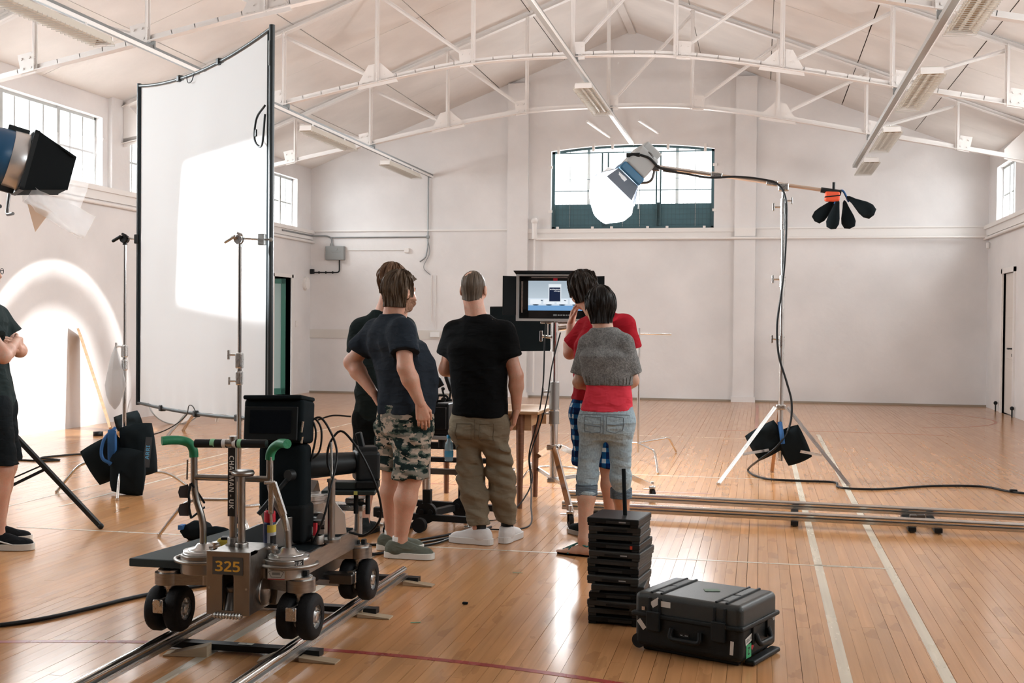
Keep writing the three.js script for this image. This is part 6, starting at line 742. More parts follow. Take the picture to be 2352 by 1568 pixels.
T.crease = dataTex(512, 512, (u, v) => { const wx = 0.06 * (fbm(u, v, 4, 4, 3, 71) - 0.5), wy = 0.10 * (fbm(u, v, 4, 4, 3, 72) - 0.5), a = fbm(((u + wx) % 1 + 1) % 1, ((v + wy) % 1 + 1) % 1, 5, 13, 3, 73), b = fbm(((u + wy) % 1 + 1) % 1, ((v + wx) % 1 + 1) % 1, 12, 6, 3, 74); return 0.6 * (1 - Math.abs(2 * a - 1)) + 0.25 * (1 - Math.abs(2 * b - 1)) + 0.15 * a; });
const fabric = (c, map, rough = 0.92, k = 1.6, bump = 0.014) => phys(c, { roughness: rough, specularIntensity: 0.22, map: map ?? null, bumpMap: repeated(T.crease, k), bumpScale: bump });
const hairMat = (c) => phys(c, { roughness: 0.5, specularIntensity: 0.35, map: repeated(dataTex(128, 128, (u, v) => 0.55 + 0.45 * fbm(u, v, 40, 3, 3, 66), true), 6, 3) });
// shoe: returns a Group with upper, sole, laces; foot points to `th`, ankle above `p`
function shoe(parent, p, th, o) {
  const g = new THREE.Group(); g.name = 'shoe'; parent.add(g); const s = o.size ?? 1, up = [ell([0, 0.05, -0.052], [0.038, 0.056, 0.042]), ell([0, 0.05, 0.03], [0.040, 0.052, 0.085]), ell([0, 0.036, 0.135], [0.046, 0.036, 0.07]), cap([0, 0.055, -0.02], [0, o.high ?? 0.092, -0.012], 0.043, 0.043)], core = blend(up, 0.03);
  const hole = cap([0, 0.085, -0.012], [0, 0.16, -0.012], 0.03, 0.04), f = (q) => Math.max(Math.max(core(q) + (n3(q[0] * 40, q[1] * 40, q[2] * 30) - 0.5) * 0.003, 0.016 - q[1]), -hole(q), q[1] - (o.high ?? 0.092) - 0.012);
  const place = (geo) => { geo.scale(s, s, s); const m = new THREE.Matrix4().makeBasis(V(...leftOf(th)), V(0, 1, 0), V(...fwdOf(th))); geo.applyMatrix4(m); geo.translate(p[0], 0.001, p[2]); return geo; };
  part(g, 'upper', faceUV(place(nets(f, [-0.07, -0.01, -0.12], [0.07, 0.15, 0.23], 0.006))), o.upper);
  const out = new THREE.Shape(); out.moveTo(0, -0.098); out.bezierCurveTo(0.05, -0.098, 0.042, -0.03, 0.04, 0.0); out.bezierCurveTo(0.04, 0.05, 0.054, 0.09, 0.05, 0.14); out.bezierCurveTo(0.046, 0.19, 0.03, 0.209, 0, 0.209); out.bezierCurveTo(-0.035, 0.209, -0.048, 0.19, -0.05, 0.14); out.bezierCurveTo(-0.052, 0.09, -0.038, 0.05, -0.038, 0.0); out.bezierCurveTo(-0.042, -0.03, -0.05, -0.098, 0, -0.098);
  const sg = new THREE.ExtrudeGeometry(out, { depth: o.sole ?? 0.026, bevelEnabled: true, bevelSize: 0.003, bevelThickness: 0.003, bevelSegments: 2, curveSegments: 10 }); sg.rotateX(-Math.PI / 2); sg.scale(1, 1, -1); sg.translate(0, 0.004, 0); sg.computeVertexNormals(); part(g, 'sole', place(clean(sg)), o.soleMat);
  if (o.laces) part(g, 'laces', [0, 1, 2, 3].map((k) => place(tube([[-0.022, 0.080 - k * 0.006, 0.03 + k * 0.02], [0, 0.098 - k * 0.010, 0.036 + k * 0.02], [0.022, 0.080 - k * 0.006, 0.03 + k * 0.02]], 0.003, 10, 5))), o.laces);
  if (o.stripe) for (const sd of [-1, 1]) part(g, 'side_stripe', [place(tube([[sd * 0.0405, 0.055, -0.06], [sd * 0.044, 0.062, 0.0], [sd * 0.0465, 0.05, 0.05], [sd * 0.049, 0.035, 0.10]], 0.0045, 20, 6))], o.stripe);
  if (o.sock) part(g, 'sock', [place(lathe([[0.040, 0.08], [0.0425, 0.10], [0.0425, 0.10 + (o.sockH ?? 0.02)], [0.036, 0.10 + (o.sockH ?? 0.02)]], [0, 0, -0.006], [0, 0, 0], 20))], o.sock);
  return g;
}
// whole figure
function person(id, label, J, o) {
  const mid0 = mixp(J.shL, J.shR, 0.5); J.shL = add(mixp(J.shL, mid0, 0.10), [0, -0.028, 0]); J.shR = add(mixp(J.shR, mid0, 0.10), [0, -0.028, 0]);
  const t = thing('person', label, 'person', [(J.anL[0] + J.anR[0]) / 2, 0, (J.anL[2] + J.anR[2]) / 2]), th = o.th, f = fwdOf(th), b = o.bulk ?? 1, S = o.skin;
  const R = { ua: 0.050 * b, el: 0.042 * b, fa: 0.044 * b, wr: 0.029 * (b * 0.5 + 0.5), th: 0.083 * b, kn: 0.058 * b, ca: 0.060 * b, an: 0.038 };
  const neckBase = mixp(mid0, J.neck, 0.42), W = { pelvis: 0.165, waist: 0.15, chest: 0.175, ...(o.w ?? {}) }, D = { pelvis: 0.12, waist: 0.11, chest: 0.12, ...(o.d ?? {}) }, push = o.belly ?? 0;
  const sl = (g, gd = g) => [{ c: add(J.pelvis, [0, -0.125, 0]), w: W.pelvis * 0.6, d: D.pelvis * 0.6 }, { c: add(J.pelvis, [0, -0.075, 0]), w: W.pelvis * 0.92 + g, d: D.pelvis * 0.94 + gd }, { c: J.pelvis, w: W.pelvis + g, d: D.pelvis + gd }, { c: add(J.waist, f, push), w: W.waist + g, d: D.waist + gd }, { c: add(mixp(J.waist, J.chest, 0.55), f, push * 0.8), w: (W.waist + W.chest) / 2 + g, d: (D.waist + D.chest) / 2 + gd }, { c: J.chest, w: W.chest + g, d: D.chest + gd }, { c: add(mixp(J.shL, J.shR, 0.5), [0, -0.01, 0]), w: dist(J.shL, J.shR) * 0.5 * 0.86 + g, d: 0.085 + gd }, { c: add(neckBase, [0, g > 0 ? 0.035 : -0.01, 0]), w: g > 0 ? 0.082 : 0.05, d: g > 0 ? 0.07 : 0.045 }];
  const calf = (k, a) => add(mixp(k, a, 0.32), f, -0.014);
  const limbs = { armL: [cap(J.shL, J.elL, R.ua, R.el), cap(J.elL, mixp(J.elL, J.wrL, 0.3), R.el, R.fa), cap(mixp(J.elL, J.wrL, 0.3), J.wrL, R.fa, R.wr)], armR: [cap(J.shR, J.elR, R.ua, R.el), cap(J.elR, mixp(J.elR, J.wrR, 0.3), R.el, R.fa), cap(mixp(J.elR, J.wrR, 0.3), J.wrR, R.fa, R.wr)], legL: [cap(J.hipL, J.knL, R.th, R.kn), cap(J.knL, calf(J.knL, J.anL), R.kn, R.ca), cap(calf(J.knL, J.anL), J.anL, R.ca, R.an), cap(J.anL, add(J.anL, [0, -0.05, 0]), R.an, 0.034)], legR: [cap(J.hipR, J.knR, R.th, R.kn), cap(J.knR, calf(J.knR, J.anR), R.kn, R.ca), cap(calf(J.knR, J.anR), J.anR, R.ca, R.an), cap(J.anR, add(J.anR, [0, -0.05, 0]), R.an, 0.034)] };
  const traps = (g) => blend(['shL', 'shR'].map((k) => cap(add(neckBase, [0, -0.012, 0]), add(J[k], [0, 0.012, 0]), 0.040 + g, 0.044 * b + g)), 0.03), tr0 = traps(0), lt0 = loft(sl(0), th), torso = (p) => smin(lt0(p), tr0(p), 0.06), fr = headFrame(J.head, o.headTh ?? th, o.pitch ?? 0, o.roll ?? 0), neckEnd = add(neckBase, [0, -0.02, 0]), nr = 0.036 + 0.028 * b, head = headField(fr, neckEnd, nr);
  const cl = blend([torso, cap(J.neck, neckEnd, nr, nr + 0.014)], 0.05), rest = ['armL', 'armR', 'legL', 'legR'].map((k) => blend(limbs[k], 0.03)), whole = (p) => { let d = cl(p); for (const g of rest) d = smin(d, g(p), 0.03); return d; };
  const all = Object.values(J), [lo, hi] = around(all, 0.24); hi[1] = J.neck[1] + 0.05; lo[1] = 0.02; const geos = [];
  geos.push(nets((p) => Math.max(whole(p), p[1] - J.neck[1] - 0.0), lo, hi, 0.0115));
  const hb = around([J.head], 0.155); hb[0][1] = J.neck[1] - 0.06; geos.push(nets(head, hb[0], hb[1], 0.0042));
  for (const k of ['L', 'R']) { const h = o['hand' + k]; if (!h) continue; const H = handField(J['wr' + k], h.d, h.palm, h.side, h.curl ?? [0.25, 0.3], h.size ?? 1), bb = around(H.pts, 0.04); geos.push(nets(H.f, bb[0], bb[1], 0.0036)); }
  if (o.feet) for (const [a, ft] of o.feet) { const F = fwdOf(ft), Lf = leftOf(ft), base = [a[0], 0, a[2]], q = (x, y, z) => add(add(add(base, [0, y, 0]), F, z), Lf, x), toes = [[0.03, 0.155], [0.014, 0.168], [-0.001, 0.166], [-0.016, 0.158], [-0.03, 0.146]].map(([x, z], i) => { const sg = o.footSide?.[a === J.anL ? 0 : 1] ?? 1; return cap(q(-sg * x, 0.026, z - 0.06), q(-sg * x, 0.018, z + 0.02), 0.013, i === 0 ? 0.012 : 0.0085); }), ff = [cap(q(0, 0.05, -0.035), q(0, 0.035, 0.05), 0.034, 0.028), cap(q(0.015, 0.028, 0.05), q(0.015, 0.024, 0.12), 0.026, 0.02), cap(q(-0.015, 0.028, 0.05), q(-0.017, 0.022, 0.11), 0.024, 0.018), cap(q(0, 0.035, -0.05), q(0, 0.03, -0.02), 0.03, 0.03), cap(a, q(0, 0.05, 0.0), 0.036, 0.036)], bl = blend(ff, 0.025), bt = (p) => { let d = bl(p); for (const g of toes) d = smin(d, g(p), 0.006); return Math.max(d, 0.013 - p[1]); }, bb = around([q(0, 0.1, -0.08), q(0.05, 0, 0.19), q(-0.05, 0, 0.19)], 0.03); geos.push(nets(bt, bb[0], bb[1], 0.0045)); }
  const body = part(t, 'body', faceUV(merged(geos.map((g) => g))), S);
  // clothes
  if (o.top) { const c = o.top, e = c.end ?? 0.62, sleeve = (s, el2, r) => { const q = mixp(s, el2, e), n = norm(sub(el2, s)), f0 = cap(s, mixp(s, el2, 1.1), R.ua + 0.016 + (c.loose ?? 0), R.ua + 0.020 + (c.loose ?? 0) * 1.6); return (p) => Math.max(f0(p), dot(sub(p, q), n)); };
    const tr1 = traps(0.017), lt1 = loft(sl(0.014 + (c.ease ?? 0.006)), th), tl = (p) => smin(lt1(p), tr1(p), 0.06), a = sleeve(J.shL, J.elL), bb2 = sleeve(J.shR, J.elR), nk = cap(J.neck, add(J.neck, [0, 0.2, 0]), 0.064, 0.1), neckCut = cap(add(add(neckBase, [0, 0.062, 0]), f, 0.03), add(J.neck, [0, 0.12, 0]), nr + 0.003, nr + 0.006), w = c.wr ?? 0.010;
    const ff = (p) => { let d = smin(smin(tl(p), a(p), c.join ?? 0.04), bb2(p), c.join ?? 0.04); const cm = Math.min(1, Math.max(0, (neckBase[1] - 0.03 - p[1]) / 0.14)); d -= cm * (w * (n3(p[0] * 13 + 3, p[1] * 4.5, p[2] * 13) - 0.5) * 2 * (c.vert ?? 0.6) + w * (n3(p[0] * 7, p[1] * 16 + p[0] * 9, p[2] * 7) - 0.5) * 1.6); d = Math.max(d, (c.hem + (c.hemWave ?? 0) * n3(p[0] * 8, 0, p[2] * 8)) - p[1]); d = Math.max(d, -neckCut(p)); return Math.max(d, p[1] - neckBase[1] - 0.046 - 0.35 * dot(sub(p, neckBase), f) * -1); };
    const [l2, h2] = around([J.shL, J.shR, J.elL, J.elR, J.waist, J.pelvis], 0.26); l2[1] = c.hem - 0.03; h2[1] = neckBase[1] + 0.06; const m = part(t, c.name ?? 't_shirt', faceUV(nets(ff, l2, h2, 0.0098), c.k ?? 1), c.mat, c.label); m.userData.fieldless = undefined; delete m.userData.fieldless; o.topField = ff; }
  if (o.under) { const c = o.under, tl = loft(sl(0.012), th), ff = (p) => { let d = tl(p) - 0.006 * (n3(p[0] * 6, p[1] * 22 + p[0] * 12, p[2] * 6) - 0.5) * 2; return Math.max(d, c.hem - p[1], p[1] - c.top); }; const [l2, h2] = around([J.waist, J.pelvis], 0.26); l2[1] = c.hem - 0.03; h2[1] = c.top + 0.03; part(t, c.name, faceUV(nets(ff, l2, h2, 0.0095)), c.mat, c.label); }
  if (o.legs) { const c = o.legs, g = c.loose ?? 0.02, lp = [{ c: add(J.pelvis, [0, -0.14, 0]), w: W.pelvis * 0.72, d: D.pelvis * 0.72 }, { c: add(J.pelvis, [0, -0.085, 0]), w: W.pelvis * 0.97 + g * 0.4, d: D.pelvis * 0.98 + g * 0.4 }, { c: add(J.pelvis, [0, -0.03, 0]), w: W.pelvis + 0.010, d: D.pelvis + 0.010 }, { c: add(J.pelvis, [0, 0.10, 0]), w: (W.pelvis + W.waist) / 2 + 0.006, d: (D.pelvis + D.waist) / 2 + 0.004 }], tl = loft(lp, th);
    const leg = (h, k, a) => { const kn = c.kn ?? g, fs = [cap(h, k, R.th + g * 0.8, R.kn + kn)]; if (c.long) { fs.push(cap(k, calf(k, a), R.kn + kn, R.ca + (c.ca ?? g))); fs.push(cap(calf(k, a), mixp(k, a, 1.05), R.ca + (c.ca ?? g), R.an + (c.ank ?? g))); } else fs.push(cap(k, mixp(k, a, 0.5), R.kn + kn, R.kn + kn * 1.2)); return blend(fs, 0.04); };
    const L = leg(J.hipL, J.knL, J.anL), Rr = leg(J.hipR, J.knR, J.anR), w = c.wr ?? 0.008;
    const cutL = c.hemL ?? c.hem, cutR = c.hemR ?? c.hem, ff = (p) => { const calm = Math.min(1, Math.max(0, ((c.calm ?? (c.top ?? J.pelvis[1] + 0.09) - 0.07) - p[1]) / 0.1)), noise = calm * w * (n3(p[0] * 9 + 7, p[1] * (c.fy ?? 20) + p[0] * 10, p[2] * 9) - 0.5) * 2 + calm * w * 0.8 * (n3(p[0] * 16, p[1] * 6, p[2] * 16) - 0.5); const a = Math.max(L(p), cutL - p[1]), q = Math.max(Rr(p), cutR - p[1]); let d = smin(tl(p), a, 0.07); d = smin(d, smin(q, tl(p), 0.07), 0.012); return Math.max(d - noise, p[1] - (c.top ?? J.pelvis[1] + 0.09)); };
    const [l2, h2] = around([J.hipL, J.hipR, J.knL, J.knR, ...(c.long ? [J.anL, J.anR] : []), J.pelvis], 0.22); l2[1] = Math.max(0.03, Math.min(cutL, cutR) - 0.03); h2[1] = (c.top ?? J.pelvis[1] + 0.09) + 0.03; o.legPart = part(t, c.name, faceUV(nets(ff, l2, h2, 0.0098), c.k ?? 1), c.mat, c.label); o.legField = ff; }
  if (o.hair) { const hb2 = around([J.head], 0.165); part(t, 'hair', faceUV(nets(hairField(fr, o.hair.thick, o.hair.cut, o.hair.streak, o.hair.seed, nr), hb2[0], hb2[1], 0.0042), 1), o.hair.mat); }
  if (o.beard) { const s = (P) => { const p = fr.to(P); return Math.max(head(P) - 0.003 + (n3(p[0] * 120, p[1] * 120, p[2] * 120) - 0.5) * 0.004, p[1] + 0.035 - Math.max(0, -p[2] + 0.03) * 0.6, -0.135 - p[1], -0.005 - p[2]); }; const hb2 = around([J.head], 0.15); part(t, 'beard', faceUV(nets(s, hb2[0], hb2[1], 0.0045)), o.beard); }
  for (const s of [1, -1]) { const e = fr.from([s * 0.031, 0.004, 0.076]); const eye = part(t, 'eye', [ball(0.0125, e, [1, 1, 1], 12)], M.whitePlastic); part(eye, 'iris', [ball(0.006, fr.from([s * 0.031, 0.004, 0.0845]), [1, 1, 1], 8)], M.blackGloss); part(t, 'eyebrow', [tube([fr.from([s * 0.012, 0.03, 0.094]), fr.from([s * 0.03, 0.036, 0.09]), fr.from([s * 0.048, 0.03, 0.078])], 0.0035, 10, 5)], o.hair.mat); }
  rebase(t); return { t, fr, J, R };
}
// keep a point on a garment's surface
function snap(f, p, k = 0.001) { let q = p.slice(); for (let i = 0; i < 12; i++) { const d = f(q) - k, e = 0.004, g = norm([f([q[0] + e, q[1], q[2]]) - f([q[0] - e, q[1], q[2]]), f([q[0], q[1] + e, q[2]]) - f([q[0], q[1] - e, q[2]]), f([q[0], q[1], q[2] + e]) - f([q[0], q[1], q[2] - e])]); q = add(q, g, -d * 0.8); } return q; }
function stitched(who, name, f, pts, mat, r = 0.0022) { const L = []; for (let i = 0; i < pts.length - 1; i++) for (let k = 0; k < 8; k++) L.push(snap(f, mixp(pts[i], pts[i + 1], k / 8))); L.push(snap(f, pts.at(-1))); const m = part(who.t, name, [tube(L, r, L.length * 2, 5)], mat); m.position.sub(who.t.position); return m; }
const SK1 = skinMat([0.60, 0.335, 0.235]), SK2 = skinMat([0.64, 0.37, 0.27]), SK3 = skinMat([0.56, 0.33, 0.23]);
const shortCut = (p) => Math.max((p[2] > 0.045 - Math.max(0, p[1] - 0.055) * 1.6 ? p[2] - 0.045 + Math.max(0, p[1] - 0.055) * 1.6 : -0.02), -(p[1] + 0.06) - Math.max(0, -p[2]) * 0.0);
const nape = (y0, front, side = 0.02) => (p) => { const face = p[2] - (front + Math.max(0, p[1] - 0.06) * 1.5), low = y0 - p[1], ear = p[2] > -0.015 ? (-0.03 - p[1] + Math.max(0, -p[2]) * 0) : -0.05; return Math.max(face, low, ear); };
// ---- C: man in camouflage shorts
{
  const J = { head: [-2.268, 1.684, -7.42], neck: [-2.293, 1.563, -7.42], chest: [-2.292, 1.352, -7.42], waist: [-2.243, 1.1, -7.42], pelvis: [-2.235, 0.875, -7.42], shL: [-2.475, 1.455, -7.52], shR: [-2.195, 1.462, -7.25], elL: [-2.645, 1.225, -7.55], wrL: [-2.46, 1.03, -7.46], elR: [-2.155, 1.208, -7.16], wrR: [-2.068, 0.985, -7.2], hipL: [-2.325, 0.824, -7.5], hipR: [-2.16, 0.842, -7.36], knL: [-2.33, 0.513, -7.48], knR: [-2.15, 0.51, -7.27], anL: [-2.349, 0.10, -7.52], anR: [-2.215, 0.10, -7.275] };
  const th = 0.63, camo = dataTex(512, 512, (u, v) => { const q = 128, U = Math.floor(u * q) / q, Vv = Math.floor(v * q) / q, a = fbm(U, Vv, 7, 14, 4, 5), b = fbm(U, Vv, 8, 16, 4, 45); if (a > 0.56) return [0.10, 0.15, 0.145]; if (b > 0.54) return [0.66, 0.60, 0.54]; if (a > 0.47) return [0.26, 0.31, 0.28]; return [0.47, 0.455, 0.415]; }, true);
  const o = { th, headTh: 0.62, bulk: 1.16, skin: SK1, w: { waist: 0.172, chest: 0.185, pelvis: 0.165 }, d: { waist: 0.165, chest: 0.15, pelvis: 0.148 }, belly: 0.045, roll: 0.0, pitch: 0.05,
    handL: { d: [0.5, -0.75, 0.1], palm: [0.5, 0.2, -0.6], side: [0, 0.4, -0.9], curl: [0.35, 0.4] }, handR: { d: [0.16, -0.97, -0.1], palm: [-0.3, 0, -0.9], side: [0.85, 0, -0.4], curl: [0.3, 0.32], size: 1.06 },
    top: { mat: fabric([0.018, 0.024, 0.033]), hem: 0.905, end: 0.60, loose: 0.012, wr: 0.015, vert: 1.1, ease: 0.008 }, legs: { name: 'shorts', mat: fabric([1, 1, 1], repeated(camo, 2.3), 0.95), hemL: 0.535, hemR: 0.505, loose: 0.034, kn: 0.040, wr: 0.014, top: 0.97, label: 'digital camouflage shorts' },
    hair: { thick: 0.024, cut: nape(-0.098, 0.03), streak: 0.011, seed: 3, mat: hairMat([0.13, 0.083, 0.05]) }, beard: std([0.30, 0.16, 0.10], 0.9) };
  const P = person('C', 'bearded man in a navy t-shirt and camouflage shorts, hand on hip', J, o);
  const up = fabric([0.115, 0.125, 0.10], null, 0.8), so = std([0.66, 0.64, 0.59], 0.6), wh = std([0.78, 0.78, 0.76], 0.9);
  shoe(P.t, sub(J.anL, [P.t.position.x, 0, P.t.position.z]), 1.35, { upper: up, soleMat: so, laces: up, sock: wh, sockH: 0.03, sole: 0.03 }); shoe(P.t, sub(J.anR, [P.t.position.x, 0, P.t.position.z]), 1.55, { upper: up, soleMat: so, laces: up, sock: wh, sockH: 0.03, sole: 0.03, size: 1.05 });
}
// ---- D: man in a black t-shirt and khaki trousers
{
  const J = { head: [-1.904, 1.719, -7.92], neck: [-1.893, 1.58, -7.92], chest: [-1.868, 1.321, -7.9], waist: [-1.853, 1.055, -7.9], pelvis: [-1.855, 0.833, -7.9], shL: [-2.055, 1.452, -7.92], shR: [-1.665, 1.455, -7.88], elL: [-2.115, 1.172, -7.98], wrL: [-2.045, 1.159, -8.2], elR: [-1.598, 1.143, -7.88], wrR: [-1.603, 0.906, -7.92], hipL: [-1.95, 0.786, -7.9], hipR: [-1.757, 0.792, -7.9], knL: [-1.916, 0.458, -7.93], knR: [-1.714, 0.462, -7.95], anL: [-1.842, 0.115, -7.86], anR: [-1.673, 0.125, -8.0] };
  const o = { th: -0.1, headTh: 0.12, bulk: 1.06, skin: SK2, w: { waist: 0.175, chest: 0.192, pelvis: 0.168 }, d: { waist: 0.13, chest: 0.13, pelvis: 0.13 },
    handL: { d: [0.6, 0.1, -0.8], palm: [0, -0.3, -1], side: [0, 1, 0], curl: [0.5, 0.5] }, handR: { d: [-0.14, -0.97, -0.05], palm: [-0.7, 0, -0.5], side: [-0.2, -0.1, -0.95], curl: [0.35, 0.4], size: 1.05 },
    top: { mat: fabric([0.0045, 0.005, 0.0055]), hem: 0.855, end: 0.60, loose: 0.012, wr: 0.011, ease: 0.006, hemWave: 0.02 }, legs: { name: 'trousers', mat: fabric([0.20, 0.165, 0.115], null, 0.92), long: true, hem: 0.14, loose: 0.022, kn: 0.024, ca: 0.018, ank: 0.03, wr: 0.018, fy: 26, top: 0.93 },
    hair: { thick: 0.004, cut: (p) => Math.max(p[2] - 0.035 - Math.max(0, p[1] - 0.06), -0.082 - p[1] + Math.abs(p[0]) * 0.2, p[2] > -0.036 ? -0.004 - p[1] : -1, (0.026 - Math.hypot(p[0] - 0.02, p[2] + 0.06)) * (p[1] > 0.07 ? 1 : 0) - 0.001), streak: 0.0025, seed: 5, mat: hairMat([0.17, 0.125, 0.09]) } };
  const P = person('D', 'man with cropped hair in a black t-shirt and khaki trousers, seen from behind', J, o), rel = (p) => sub(p, [P.t.position.x, 0, P.t.position.z]);
  const wt = std([0.72, 0.72, 0.72], 0.6, 0, { bumpMap: T.fine, bumpScale: 0.001 }), ws = std([0.70, 0.69, 0.67], 0.6);
  shoe(P.t, rel(J.anL), -1.35, { upper: wt, soleMat: ws, laces: wt, sock: M.black, sockH: 0.03, sole: 0.034, size: 1.04 }); shoe(P.t, rel(J.anR), 0.15, { upper: wt, soleMat: ws, laces: wt, sock: M.black, sockH: 0.03, sole: 0.034, size: 1.04 });
  const F = o.legField, seam = std([0.13, 0.105, 0.07], 0.9), zb = -7.76; const pocket = (x, y, w, h) => stitched(P, 'pocket_seam', F, [[x - w, y + h, zb], [x + w, y + h, zb], [x + w, y - h, zb], [x - w, y - h, zb], [x - w, y + h, zb]], seam);
  pocket(-1.93, 0.76, 0.055, 0.06); pocket(-1.77, 0.76, 0.05, 0.06); stitched(P, 'seat_seam', F, [[-1.853, 0.85, zb], [-1.853, 0.7, zb]], seam); stitched(P, 'pocket_flap', F, [[-2.08, 0.62, -7.84], [-2.05, 0.63, -7.78], [-2.0, 0.63, -7.74]], seam, 0.006); stitched(P, 'pocket_flap', F, [[-1.62, 0.62, -7.84], [-1.64, 0.63, -7.8], [-1.67, 0.64, -7.76]], seam, 0.006);
  const bt = thing('water_bottle', 'small water bottle with a blue cap in the khaki trouser pocket', 'bottle', [-2.055, 0.555, -7.86]); part(bt, 'bottle', [lathe([[0.001, 0], [0.028, 0], [0.03, 0.01], [0.027, 0.05], [0.03, 0.09], [0.026, 0.12], [0.013, 0.145], [0.013, 0.16]], [0, 0, 0], [0, 0, 0], 24)], phys([0.55, 0.75, 0.85], { roughness: 0.15, transmission: 0.7 })); part(bt, 'cap', [lathe([[0.017, 0], [0.017, 0.022], [0.001, 0.022]], [0, 0.155, 0], [0, 0, 0], 20)], std([0.01, 0.22, 0.42], 0.4)); part(bt, 'label_band', [lathe([[0.0305, 0.03], [0.0305, 0.07]], [0, 0, 0], [0, 0, 0], 24)], std([0.05, 0.25, 0.4], 0.5));
}
// ---- B: man in dark green-black t-shirt and black shorts, behind C
{
  const J = { head: [-2.515, 1.768, -8.05], neck: [-2.565, 1.625, -8.05], chest: [-2.60, 1.338, -8.05], waist: [-2.6, 1.062, -8.05], pelvis: [-2.60, 0.87, -8.05], shL: [-2.765, 1.465, -8.05], shR: [-2.415, 1.475, -8.05], elL: [-2.80, 1.165, -8.1], wrL: [-2.74, 1.02, -8.3], elR: [-2.38, 1.17, -8.1], wrR: [-2.45, 1.02, -8.3], hipL: [-2.69, 0.8, -8.05], hipR: [-2.52, 0.8, -8.05], knL: [-2.69, 0.46, -8.06], knR: [-2.53, 0.46, -8.1], anL: [-2.706, 0.095, -8.0], anR: [-2.55, 0.095, -8.2] };
  const o = { th: 0.15, headTh: 0.35, skin: SK2, w: { waist: 0.16, chest: 0.178, pelvis: 0.16 }, d: { waist: 0.125, chest: 0.13 }, handL: { d: [0.5, 0.1, -0.8], palm: [0, -0.3, -1], side: [0, 1, 0], curl: [0.5, 0.5] }, handR: { d: [-0.5, 0.1, -0.8], palm: [0, -0.3, -1], side: [0, 1, 0], curl: [0.5, 0.5] },
    top: { mat: fabric([0.012, 0.019, 0.019]), hem: 0.80, end: 0.62, loose: 0.016, wr: 0.010, ease: 0.012 }, legs: { name: 'shorts', mat: fabric([0.007, 0.009, 0.010]), hemL: 0.475, hemR: 0.49, loose: 0.035, kn: 0.045, wr: 0.010, top: 0.95 }, hair: { thick: 0.020, cut: nape(-0.075, 0.04), streak: 0.010, seed: 9, mat: hairMat([0.20, 0.105, 0.055]) } };
  const P = person('B', 'man in a dark t-shirt and black shorts standing behind the camouflage shorts', J, o), rel = (p) => sub(p, [P.t.position.x, 0, P.t.position.z]), k = fabric([0.02, 0.024, 0.025], null, 0.8);
  shoe(P.t, rel(J.anL), 0.1, { upper: k, soleMat: M.black, laces: M.black, high: 0.115 }); shoe(P.t, rel(J.anR), 0.3, { upper: k, soleMat: M.black, laces: M.black, high: 0.115 });
}
// ---- E: man in a red t-shirt leaning to the monitor, hand at his face
{
  const J = { head: [-1.225, 1.722, -8.38], neck: [-1.13, 1.60, -8.33], chest: [-1.07, 1.354, -8.3], waist: [-1.09, 1.11, -8.3], pelvis: [-1.10, 0.928, -8.3], shL: [-1.215, 1.478, -8.38], shR: [-0.90, 1.51, -8.24], elL: [-1.325, 1.285, -8.45], wrL: [-1.325, 1.497, -8.50], elR: [-0.87, 1.25, -8.3], wrR: [-1.03, 1.226, -8.52], hipL: [-1.19, 0.87, -8.3], hipR: [-1.02, 0.87, -8.3], knL: [-1.175, 0.5, -8.33], knR: [-1.02, 0.5, -8.3], anL: [-1.175, 0.095, -8.32], anR: [-1.0, 0.095, -8.33] };
  const plaid = dataTex(256, 256, (u, v) => { const a = Math.sin(u * 6.283 * 6) > 0.3, b = Math.sin(v * 6.283 * 6) > 0.3, n = 0.85 + 0.3 * fbm(u, v, 20, 20, 3, 4); const c = a && b ? [0.75, 0.82, 0.86] : a || b ? [0.10, 0.34, 0.55] : [0.03, 0.13, 0.30]; return c.map((x) => x * n); }, true);
  const o = { th: -0.32, headTh: -0.55, pitch: 0.2, roll: -0.15, skin: SK2, bulk: 1.0, w: { waist: 0.155, chest: 0.172, pelvis: 0.155 }, d: { waist: 0.12, chest: 0.128 }, handL: { d: [0.2, 0.95, 0.1], palm: [0.75, 0.2, 0.4], side: [-0.2, 0.1, 0.9], curl: [0.25, 0.35] }, handR: { d: [-0.6, 0.1, -0.6], palm: [-0.3, 0, 0.9], side: [0, 1, 0], curl: [0.4, 0.4] },
    top: { mat: fabric([0.35, 0.012, 0.022]), hem: 0.965, end: 0.68, loose: 0.016, wr: 0.010, ease: 0.012 }, legs: { name: 'shorts', mat: fabric([1, 1, 1], repeated(plaid, 2.2), 0.9), hem: 0.50, loose: 0.03, kn: 0.036, wr: 0.01, top: 1.0, label: 'blue plaid shorts' }, hair: { thick: 0.026, cut: nape(-0.085, 0.03), streak: 0.014, seed: 14, mat: hairMat([0.04, 0.027, 0.02]) } };
  const P = person('E', 'man in a red t-shirt bending towards the monitor with a hand on his face', J, o), rel = (p) => sub(p, [P.t.position.x, 0, P.t.position.z]);
  shoe(P.t, rel(J.anL), -0.7, { upper: M.blackCloth, soleMat: std([0.3, 0.28, 0.25], 0.6), laces: M.black }); shoe(P.t, rel(J.anR), -0.2, { upper: M.blackCloth, soleMat: std([0.3, 0.28, 0.25], 0.6), laces: M.black });
}
